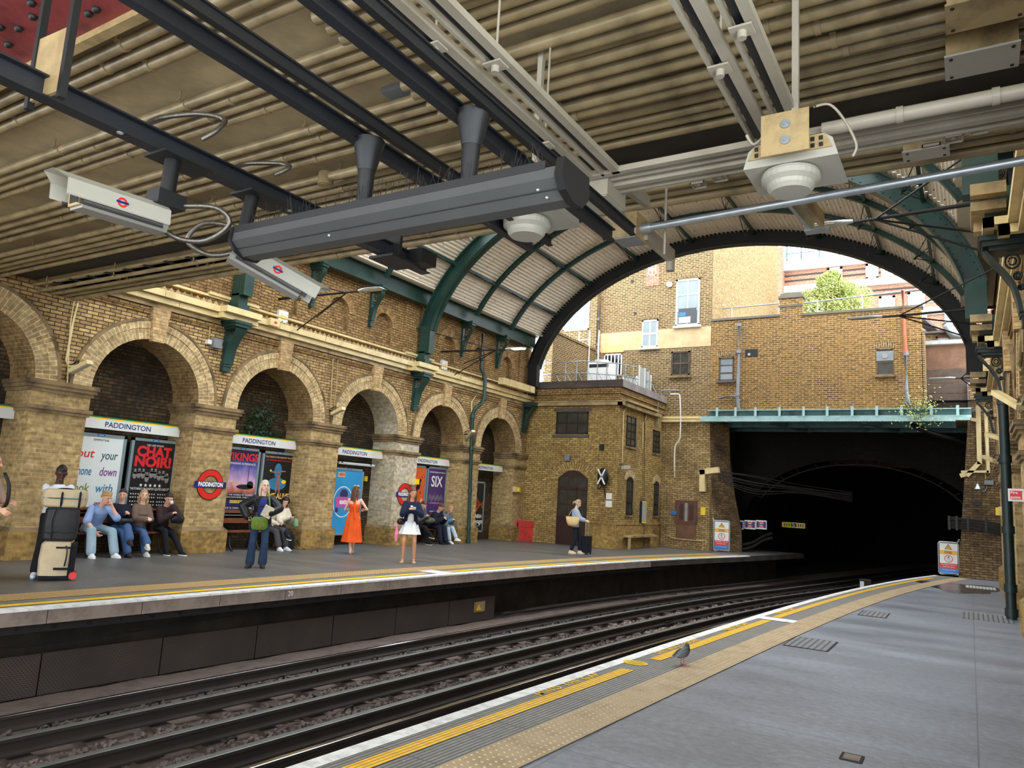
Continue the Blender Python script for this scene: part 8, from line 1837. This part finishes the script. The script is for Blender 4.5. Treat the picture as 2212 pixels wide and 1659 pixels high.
mb = MB(); mb.obox(cc+V3((0, 0, .645)), d*(L_+.02), nn*1.05, V3((0, 0, .115))); mb.build('lid', 'red_box', t)
for k in (-.62, .45): mb = MB(); mb.obox(cc-nn*1.08+d*L_*k+V3((0, 0, .6)), d*.025, nn*.05, V3((0, 0, .09))); mb.build('latch', 'soot_iron', t)
hx = HX
p = uy(1310, 1031, HY0); t = thing('covered_signal', 'round signal wrapped in black plastic with a white taped cross on the brick building', 'signal', (p.x, HY0-.3, p.z)); mb = MB(); mb.sph((p.x, HY0-.3, p.z), (.22, .14, .33), 14); mb.build('wrapping', 'leather', t)
mb = MB()
for a in (-1, 1): mb.beam((p.x-.14*a, HY0-.45, p.z+.27), (p.x+.14*a, HY0-.45, p.z-.27), .05, .02, up=(0, 1, 0))
mb.build('taped_cross', 'white_gloss', t); mb = MB(); mb.cyl((p.x, HY0-.2, p.z), (p.x, HY0, p.z), .05, n=8); mb.tube(cr([(p.x-.1, HY0-.1, p.z-.3), (p.x-.3, HY0-.05, p.z-.45), (p.x-.25, HY0-.02, p.z-.1)], 4), .015, 5); mb.cyl((p.x, HY0-.2, p.z-.3), (p.x, HY0-.02, p.z-.75), .02, n=6); mb.build('bracket', 'black_iron', t)
for k, (a, b) in enumerate((((1310, 1065), (1322, 1079)), ((1309, 1081), (1322, 1096)))): q0, q1 = uy(*a, HY0), uy(*b, HY0); mb = MB(); mb.box(q0.x, q1.x, HY0-.03, HY0, q1.z, q0.z); tag(mb.build('notice', 'sign_white'), 'small white notice on the brick building, %s of two' % ('upper' if not k else 'lower'), 'notice')
for (x_, y_, w_, lab) in ((1228, 989, .1, 'small dark lamp above the arched door'), (1301, 966, .07, 'small dark bulkhead box right of the upper window')): p = uy(x_, y_, HY0); mb = MB(); mb.box(p.x-w_, p.x+w_, HY0-.12, HY0, p.z-.12, p.z+.1); tag(mb.build('bulkhead_light', 'pipe_grey' if w_ == .1 else 'black_iron'), lab, 'lamp')
p = ux(1343, 1010, hx+.1); t = thing('small_camera', 'small white camera on the corner of the brick building', 'camera', p); mb = MB(); mb.beam((p.x+.1, p.y-.15, p.z), (p.x+.2, p.y+.2, p.z+.04), .12, .12); mb.build('housing', 'housing_white', t); mb = MB(); mb.tube([(hx, p.y, p.z+.1), (hx+.12, p.y, p.z+.1), (hx+.15, p.y, p.z)], .02, 6); mb.build('bracket', 'black_iron', t)
p = ux(1385, 1106, hx); t = thing('help_point', 'tall white box with striped ends on the side of the brick building', 'box', (hx+.1, p.y, p.z-.4)); mb = MB(); mb.box(hx, hx+.16, p.y-.16, p.y+.16, p.z-.42, p.z+.42); mb.build('box_body', 'housing_white', t)
mb = MB()
for z in (-.42, .37): mb.box(hx, hx+.165, p.y-.165, p.y+.165, p.z+z, p.z+z+.05)
mb.build('striped_band', 'yellow_box', t); mb = MB(); mb.box(hx, hx+.1, p.y-.17, p.y-.165, p.z-.42, p.z+.42); mb.build('side', 'black_iron', t)
y0_, z0_ = px_x(1346, 1158, hx+.05); y1_, _ = px_x(1405, 1152, hx+.05); t = thing('wall_shelf', 'cream metal shelf with one leg at the foot of the brick building', 'shelf', (hx+.2, (y0_+y1_)/2, 0)); mb = MB(); mb.box(hx+.05, hx+.35, y0_, y1_, z0_-.04, z0_+.03); mb.build('top', 'cream_dirty', t); mb = MB(); mb.box(hx+.28, hx+.33, y0_+.02, y0_+.08, 0, z0_); mb.box(hx+.2, hx+.25, y0_+.1, y0_+.14, 0, z0_); mb.build('leg', 'cream_dirty', t)
for lab, pts in (('first thin cream conduit down the side of the brick building', [(1357, 867), (1354, 880), (1347, 890), (1344, 1000)]), ('second thin cream conduit down the side of the brick building', [(1398, 883), (1396, 900), (1389, 915), (1388, 970)]), ('long thin cream conduit at the end of the brick building side', [(1443, 898), (1440, 1000), (1437, 1145), (1441, 1156)])): tubew('conduit', [ux(x, y, hx+.03) for x, y in pts], .016, 'cream_paint', lab, 'conduit')
tubew('conduit', [ux(1392, 880, hx+.05), ux(1391, 1180, hx+.05)], .02, 'black_iron', 'dark cable conduit down the side wall between the windows', 'conduit')
for k, (pts, r_, m_) in enumerate(((((1400, 926), (1416, 922), (1421, 910), (1421, 862), (1428, 846), (1450, 843), (1474, 846)), .03, 'pipe_grey'), (((1457, 1030), (1458, 965), (1469, 945), (1469, 862), (1463, 852), (1448, 852)), .03, 'pipe_white'))):
    tubew('curved_pole', [uy(x, y, 28.6) for x, y in pts], r_, m_, 'curved tubular lamp pole at the corner, %s one' % ('darker left' if not k else 'paler right'), 'pole', sm=3)
YD = YP-.03
p0, p1 = uy(1464, 1080, YD), uy(1510, 1166, YD); zc = uy(1480, 1131, YD).z; t = thing('boarded_door', 'brown panelled wooden door with patched board in the brick beside the tunnel', 'door', ((p0.x+p1.x)/2, YD, p1.z))
mb = MB(); mb.box(p0.x, p1.x, YD-.05, YD, zc, p0.z); mb.build('upper_door', 'wood_brown', t); mb = MB(); mb.box(p0.x+.05, p1.x-.05, YD-.03, YD, p1.z, zc); mb.build('lower_board', 'wood_plywood_red', t)
mb = MB(); w_ = p1.x-p0.x
for u in (.2, .65): mb.box(p0.x+w_*u, p0.x+w_*(u+.17), YD-.06, YD-.05, zc+.15, p0.z-.15)
mb.build('door_panel', 'wood_dark', t); mb = MB(); mb.box(p0.x+w_*.44, p0.x+w_*.57, YD-.06, YD-.05, zc+.1, p0.z-.1); mb.build('paper_scraps', 'lead_light', t)
mb = MB(); q = uy(1537, 1063, YD); mb.box(uy(1448, 1063, YD).x, q.x, YD-.25, YD, 0, q.z); mb.build('surround', 'brick_portal'); o_ = bpy.data.objects['surround']; struct(o_); o_.name = 'wall_door_surround'
for o_ in CH[t.name]: o_.location.y -= .25
t.location.y -= 0
for (a, b, m_, lab, cat) in (((1450, 1103), (1462, 1112), 'poster_blue_tag', 'small blue notice left of the boarded door', 'notice'), ((1515, 1096), (1524, 1113), 'yellow_box', 'yellow box right of the boarded door', 'box')): q0, q1 = uy(*a, YD-.26), uy(*b, YD-.26); mb = MB(); mb.box(q0.x, q1.x, YD-.34, YD-.25, q1.z, q0.z); tag(mb.build('wall_notice' if cat == 'notice' else 'yellow_cabinet', m_), lab, cat)
q = [uy(x, y, YD-.3) for x, y in ((1438, 1158), (1452, 1163), (1500, 1168), (1518, 1168), (1518, 1190))]; tubew('conduit', q, .025, 'brick_keystone', 'pinkish conduit running along the foot of the door wall', 'conduit')
q = [uy(x, y, YD-.3) for x, y in ((1518, 1062), (1518, 1020), (1524, 1015), (1553, 1015))]; mb = MB(); mb.beam(q[0], q[1]+V3((0, 0, .1)), .22, .22); mb.beam(q[1]+V3((-.1, 0, 0)), q[3], .22, .22); tag(mb.build('cable_duct', 'cream_paint'), 'square cream duct bending right towards the tunnel', 'duct')
mb = MB(); r = random.Random(12)
for k in range(9): a = uy(1552, 1018+k*2.5, YD-.2); mb.tube(cr([a, a+V3((1.2, .9, -.1-.03*k+r.uniform(-.1, .1))), a+V3((2.6, 2.2, -.35+r.uniform(-.1, .1))), a+V3((4.4, 3.4, -.5))], 5), .017, 5)
tag(mb.build('cable_bundle', 'soot_iron'), 'bundle of sooty cables sweeping from the cream duct into the tunnel', 'cables', kind='stuff')
for k in range(2): mb = MB(); mb.tube(cr([uy(1600, 1178+k*10, 31), uy(1625, 1172+k*9, 31.5), uy(1650, 1158+k*9, 32), uy(1668, 1152+k*10, 32.2)], 4), .06, 8); tag(mb.build('tunnel_pipe', 'soot_iron'), 'brownish pipe bending up at the tunnel corner, %s of two' % ('upper' if not k else 'lower'), 'pipe')
# warning boards
def warn(c, W_, H_, face, label, z0):
    c = V3(c); n = V3((face[0], face[1], 0)).normalized(); r_ = V3((-n.y, n.x, 0)); u = V3((0, 0, 1)); t = thing('warning_sign', label, 'sign', c)
    q = lambda a, b, e=0: c+r_*a*W_/2+u*(z0+(b+1)/2*H_)+n*e
    def slab(nm, a0, a1, b0, b1, m_, e=.012, par=None): mb = MB(); mb.obox(q((a0+a1)/2, (b0+b1)/2, e/2), r_*(a1-a0)*W_/4, u*(b1-b0)*H_/4, n*e/2); return mb.build(nm, m_, par or t)
    pl = slab('panel', -.95, .95, -.97, .97, 'sign_white', .014)
    mb = MB(); pts = []
    for (sa, sb, a0) in ((1, -1, -90), (1, 1, 0), (-1, 1, 90), (-1, -1, 180)):
        for k in range(5): an_ = math.radians(a0+k*22.5); pts.append(c+r_*(sa*(W_/2-.06)+.08*math.cos(an_))+u*(z0+H_/2+sb*(H_/2-.06)+.08*math.sin(an_)))
    mb.tube(pts, .022, 8, closed=True); mb.build('tube_frame', 'galvanised', t)
    s2 = slab('orange_band', -.94, .94, .26, .50, 'tri_orange', .017); s3 = slab('red_band', -.94, .94, -.64, -.32, 'ink_red', .017); s4 = slab('blue_band', -.94, .94, -.95, -.64, 'poster_blue_tag', .017)
    text('Danger', H_*.075, q(0, .42, .018), r_, u, 'sign_black', s2, lift=.001, bold=.001); text('High voltage', H_*.045, q(0, .32, .018), r_, u, 'sign_black', s2, lift=.001)
    text('Passengers must not', H_*.045, q(0, -.40, .018), r_, u, 'white_gloss', s3, lift=.001, width=W_*.8); text('pass this point', H_*.045, q(0, -.53, .018), r_, u, 'white_gloss', s3, lift=.001, width=W_*.6); text('or cross the line', H_*.04, q(0, -.74, .018), r_, u, 'white_gloss', s4, lift=.001, width=W_*.7)
    mb = MB(); R_ = W_*.22; ct = q(0, .72, .016); tri = lambda k, e: [ct+r_*k*R_*math.sin(a)*1.05+u*(k*R_*math.cos(a)-.1*R_)+n*e for a in (0, 2.094, 4.189)]
    mb.add(tri(1.0, 0), [(0, 1, 2)]); b_ = mb.build('warning_triangle', 'sign_black', t); mb = MB(); mb.add(tri(.74, .002), [(0, 1, 2)]); mb.build('triangle_fill', 'tri_orange', b_)
    mb = MB(); mb.beam(ct+u*R_*.3+n*.004, ct-u*R_*.25+n*.004, .012, .004, up=n); mb.beam(ct+u*R_*.1-r_*R_*.2+n*.004, ct-u*R_*.2+r_*R_*.2+n*.004, .01, .004, up=n); mb.build('triangle_symbol', 'sign_black', b_)
    cc_ = q(0, -.03, .016); R2 = W_*.23; P = [[cc_+r_*R2*k_*math.cos(a*math.pi/14)+u*R2*k_*math.sin(a*math.pi/14) for k_ in (.84, 1)] for a in range(29)]; mb = MB(); mb.grid(P); mb.beam(cc_-r_*R2*.65+u*R2*.65, cc_+r_*R2*.65-u*R2*.65, .004, .014, up=n); b_ = mb.build('prohibition_ring', 'ink_red', t)
    mb = MB(); mb.sph(cc_+u*R2*.5, .02, 8); mb.beam(cc_+u*R2*.4, cc_-u*R2*.05, .004, .035, up=n)
    for a in (-.3, .3): mb.beam(cc_-u*R2*.05, cc_-u*R2*.6+r_*R2*a, .004, .018, up=n); mb.beam(cc_+u*R2*.3, cc_+u*R2*.05+r_*R2*a*1.3, .004, .014, up=n)
    mb.build('walking_figure', 'sign_black', b_)
    return t, r_, u, n
plain('tri_orange', srgb(244, 176, 40), .4, var=.03)
p = uz(2050, 1242); wt, r_, u, n = warn((p.x, p.y, 0), .52, .98, (.0, -1), 'tall warning board in a tube frame at the end of the near platform', .03)
q = uz(2070, 1243); tubew('tube_rail', [(q.x+.0, q.y+.1, 0.0), (q.x+.0, q.y+.1, 1.02), (q.x+.05, q.y+.25, 1.12), (q.x+.08, q.y+.4, 1.05), (q.x+.08, q.y+.4, 0.0)], .03, 'galvanised', 'galvanised tube hoop behind the near platform warning board', 'rail')
p = uz(1559, 1192); wt, r_, u, n = warn((p.x, p.y-.05, 0), .56, 1.12, (.25, -1), 'tall warning board in a tube frame at the end of the far platform', .05)
q = uz(1535, 1190); tubew('tube_rail', [(q.x-.1, q.y+.2, .05), (q.x+.08, q.y, .05), (q.x+.1, q.y, 1.2), (q.x+.0, q.y+.1, 1.35), (q.x-.2, q.y+.25, 1.35)], .03, 'galvanised', 'galvanised tube hoop left of the far platform warning board', 'rail')
# direction boards in the tunnel mouth
for k, (xa_, xb_) in enumerate(((1582, 1606), (1608, 1632), (1633, 1656))):
    a, b = uy(xa_, 1123, 31.3), uy(xb_, 1144, 31.3); t = thing('route_board', 'white board with blue blocks and red ring at the tunnel mouth, %s of three' % ('left', 'middle', 'right')[k], 'sign', (a.x, 31.3, b.z))
    mb = MB(); mb.box(a.x, b.x, 31.3, 31.34, b.z, a.z); mb.build('board', 'sign_white', t); w_ = b.x-a.x; h_ = a.z-b.z
    for u0 in (.06, .7): mb = MB(); mb.box(a.x+w_*u0, a.x+w_*(u0+.24), 31.292, 31.3, b.z+h_*.15, a.z-h_*.15); bb = mb.build('blue_block', 'sign_navy', t)
    roundel(t, (a.x+w_*.5, 31.29, b.z+h_*.5), (1, 0, 0), (0, 0, 1), h_*.33, 'ring', th=.006)
a, b = uy(1689, 1127, 36), uy(1739, 1142, 36); t = thing('stop_board', 'dim yellow and black striped stop board inside the tunnel', 'sign', (a.x, 36, b.z)); mb = MB(); mb.box(a.x, b.x, 36, 36.05, b.z, a.z); mb.build('board', 'yellow_box', t)
mb = MB()
for k in range(10): x = a.x+.1+k*.1; mb.box(x, x+.04, 35.99, 36, b.z+.05, a.z-.05)
mb.box(a.x+(b.x-a.x)*.42, a.x+(b.x-a.x)*.6, 35.985, 35.99, b.z+.03, a.z-.03, 0); mb.build('stripes', 'sign_black', t); text('S', .28, (a.x+(b.x-a.x)*.51, 35.98, (a.z+b.z)/2), (1, 0, 0), (0, 0, 1), 'sign_white', t, lift=.002)
# fire point sign
a, b = uy(2177, 1055, 11.6), uy(2213, 1084, 11.6); t = thing('fire_point_sign', 'red Fire point sign with extinguisher symbol projecting from the near wall', 'sign', (.45, 11.6, b.z)); hz_ = (a.z+b.z)/2
mb = MB(); mb.box(a.x, b.x, 11.6, 11.63, b.z, a.z); mb.box(b.x, .76, 11.61, 11.62, hz_-.02, hz_+.02); mb.build('board', 'sign_white', t); mb = MB(); mb.box(a.x+.02, b.x-.02, 11.592, 11.6, b.z+.025, a.z-.025); rb = mb.build('red_panel', 'fire_red' if 'fire_red' in MATS else 'ink_red', t)
hz = (a.z+b.z)/2; text('Fire', .05, (a.x+.065, 11.592, hz+.03), (1, 0, 0), (0, 0, 1), 'sign_white', rb, lift=.001, bold=.001); text('point', .05, (a.x+.078, 11.592, hz-.03), (1, 0, 0), (0, 0, 1), 'sign_white', rb, lift=.001, bold=.001)
mb = MB(); mb.box(a.x+.15, a.x+.18, 11.586, 11.592, hz-.07, hz+.03); mb.box(a.x+.158, a.x+.172, 11.586, 11.592, hz+.03, hz+.06); mb.box(a.x+.14, a.x+.168, 11.586, 11.592, hz+.055, hz+.065); mb.build('extinguisher_symbol', 'sign_white', rb)
# near wall: downpipe, conduits, ducts
t = thing('downpipe', 'dark green downpipe on the near wall behind the fire point sign', 'pipe', (.58, 16.6, 0)); mb = MB(); mb.cyl((.60, 16.65, 0), (.60, 16.65, 4.1), .085, n=12); mb.build('pipe', 'green_black', t)
for z in (.12, .55, 1.6, 2.9, 4.0): mb = MB(); mb.cyl((.6, 16.65, z-.07), (.6, 16.65, z+.07), .105, n=12); mb.build('collar', 'green_black', t)
tubew('conduit', cr([ux(2183, 575, .70), ux(2186, 610, .70), ux(2205, 700, .70), ux(2203, 790, .7)], 5), .03, 'cream_dirty', 'cream conduit curving down the near wall below the first console', 'conduit')
tubew('conduit', cr([ux(2190, 570, .70), ux(2195, 640, .70), ux(2208, 680, .70), ux(2210, 760, .7)], 5), .015, 'cream_dirty', 'thin cream conduit beside the curving one on the near wall', 'conduit')
for y, lab in ((18.5, 'nearest'), (20.2, 'middle'), (22.0, 'furthest')): tubew('conduit', [(.70, y, .9), (.70, y, 3.0), (.68, y+.2, 4.9)], .025, 'cream_paint', 'pale vertical conduit on the near wall pilasters, %s of three' % lab, 'conduit')
YA = 27.3
q = lambda x, y: uy(x, y, YA)
mb = MB(); w_ = .13
for pts in (((2113, 880), (2116, 1003), (2088, 1028), (2074, 1028)),): 
    for k in range(3): mb.beam(q(*pts[k])+V3((0, 0, .06)), q(*pts[k+1]), w_, .1, up=(0, 1, 0))
mb.beam(q(2095, 905), q(2112, 909), .1, .12, up=(0, 1, 0)); tag(mb.build('cable_duct', 'cream_paint'), 'cream square duct bending left on the abutment beside the tunnel, left one', 'duct')
mb = MB(); mb.beam(q(2129, 880), q(2135, 1022), .09, .1, up=(0, 1, 0)); mb.beam(q(2136, 1019), q(2076, 1019), .07, .1, up=(0, 1, 0)); tag(mb.build('cable_duct', 'cream_paint'), 'cream square duct on the abutment beside the tunnel, right one', 'duct')
tubew('conduit', [q(2128, 940), q(2129, 1035)], .02, 'cream_paint', 'thin cream conduit between the two ducts on the abutment', 'conduit')
p = q(2136, 1043); mb = MB(); mb.box(p.x-.12, p.x+.12, YA-.1, YA+.02, p.z-.06, p.z+.07); tag(mb.build('junction_box', 'pipe_grey'), 'small grey box on the abutment below the cream ducts', 'junction box')
p = q(2112, 1055); t = thing('floodlight', 'small silver floodlight with a curved cable on the abutment', 'lamp', p); mb = MB(); mb.cyl((p.x, YA-.12, p.z+.12), (p.x, YA-.16, p.z-.05), .03, .11, n=12); mb.cyl((p.x, YA-.12, p.z+.12), (p.x, YA, p.z+.16), .02, n=6); mb.build('lamp_body', 'galvanised', t); mb = MB(); mb.tube(cr([q(2119, 1062), q(2129, 1060), q(2132, 1050)], 4), .018, 6); mb.build('cable', 'pipe_grey', t)
p = q(2110, 1087); mb = MB(); mb.box(p.x-.09, p.x+.1, YA-.0, YA+.04, p.z-.07, p.z+.05); tag(mb.build('wall_hole', 'black_iron'), 'ragged black hole in the abutment brickwork', 'hole')
t = thing('cable_rack', 'bracketed run of sooty cables across the abutment at the tunnel mouth', 'cables', q(2110, 1130))
r = random.Random(3)
for k in range(10): z = q(2090, 1119+k*2.6).z; mb = MB(); mb.tube(cr([(-.6, YA-.06, z), (-.1, YA-.09, z-.02+r.uniform(-.02, .02)), (.3, YA-.09, z-.06+r.uniform(-.03, .03)), (.78, YA-.08, z-.12)], 4), .022, 6); mb.build('cable', 'soot_iron', t)
for x in (-.55, -.35, -.05, .42): mb = MB(); mb.box(x-.03, x+.03, YA-.13, YA+.02, q(2090, 1147).z, q(2090, 1116).z); mb.build('rack_bracket', 'black_iron', t)
p = ux(2163, 1105, .7); mb = MB(); mb.box(.64, .74, p.y-.12, p.y+.05, p.z-.1, p.z+.12); mb.box(.58, .68, p.y+.06, p.y+.2, p.z-.1, p.z+.1, 1); tag(mb.build('alarm_box', ['cream_paint', 'yellow_box']), 'small cream and yellow alarm box on the near wall below the fire point sign', 'alarm')

t = thing('wall_fern', 'dark green ferns growing on the sooty back wall of the second whole recess', 'plant', (-15.6, 12.6, 3.2)); mb = MB(); r = random.Random(21)
for k in range(900): q = V3((-15.58+r.uniform(0, .14), 12.75+r.gauss(0, .26), 3.15+r.gauss(0, .24))); s_ = r.uniform(.02, .06); u = V3((r.uniform(-1, 1), r.uniform(-1, 1), r.uniform(-1, 1))).normalized(); v = u.orthogonal().normalized(); mb.add([q-u*s_, q+v*s_*.5, q+u*s_, q-v*s_*.5], [(0, 1, 2, 3)])
mb.build('fronds', 'leaf_dark', t)['kind'] = 'stuff'
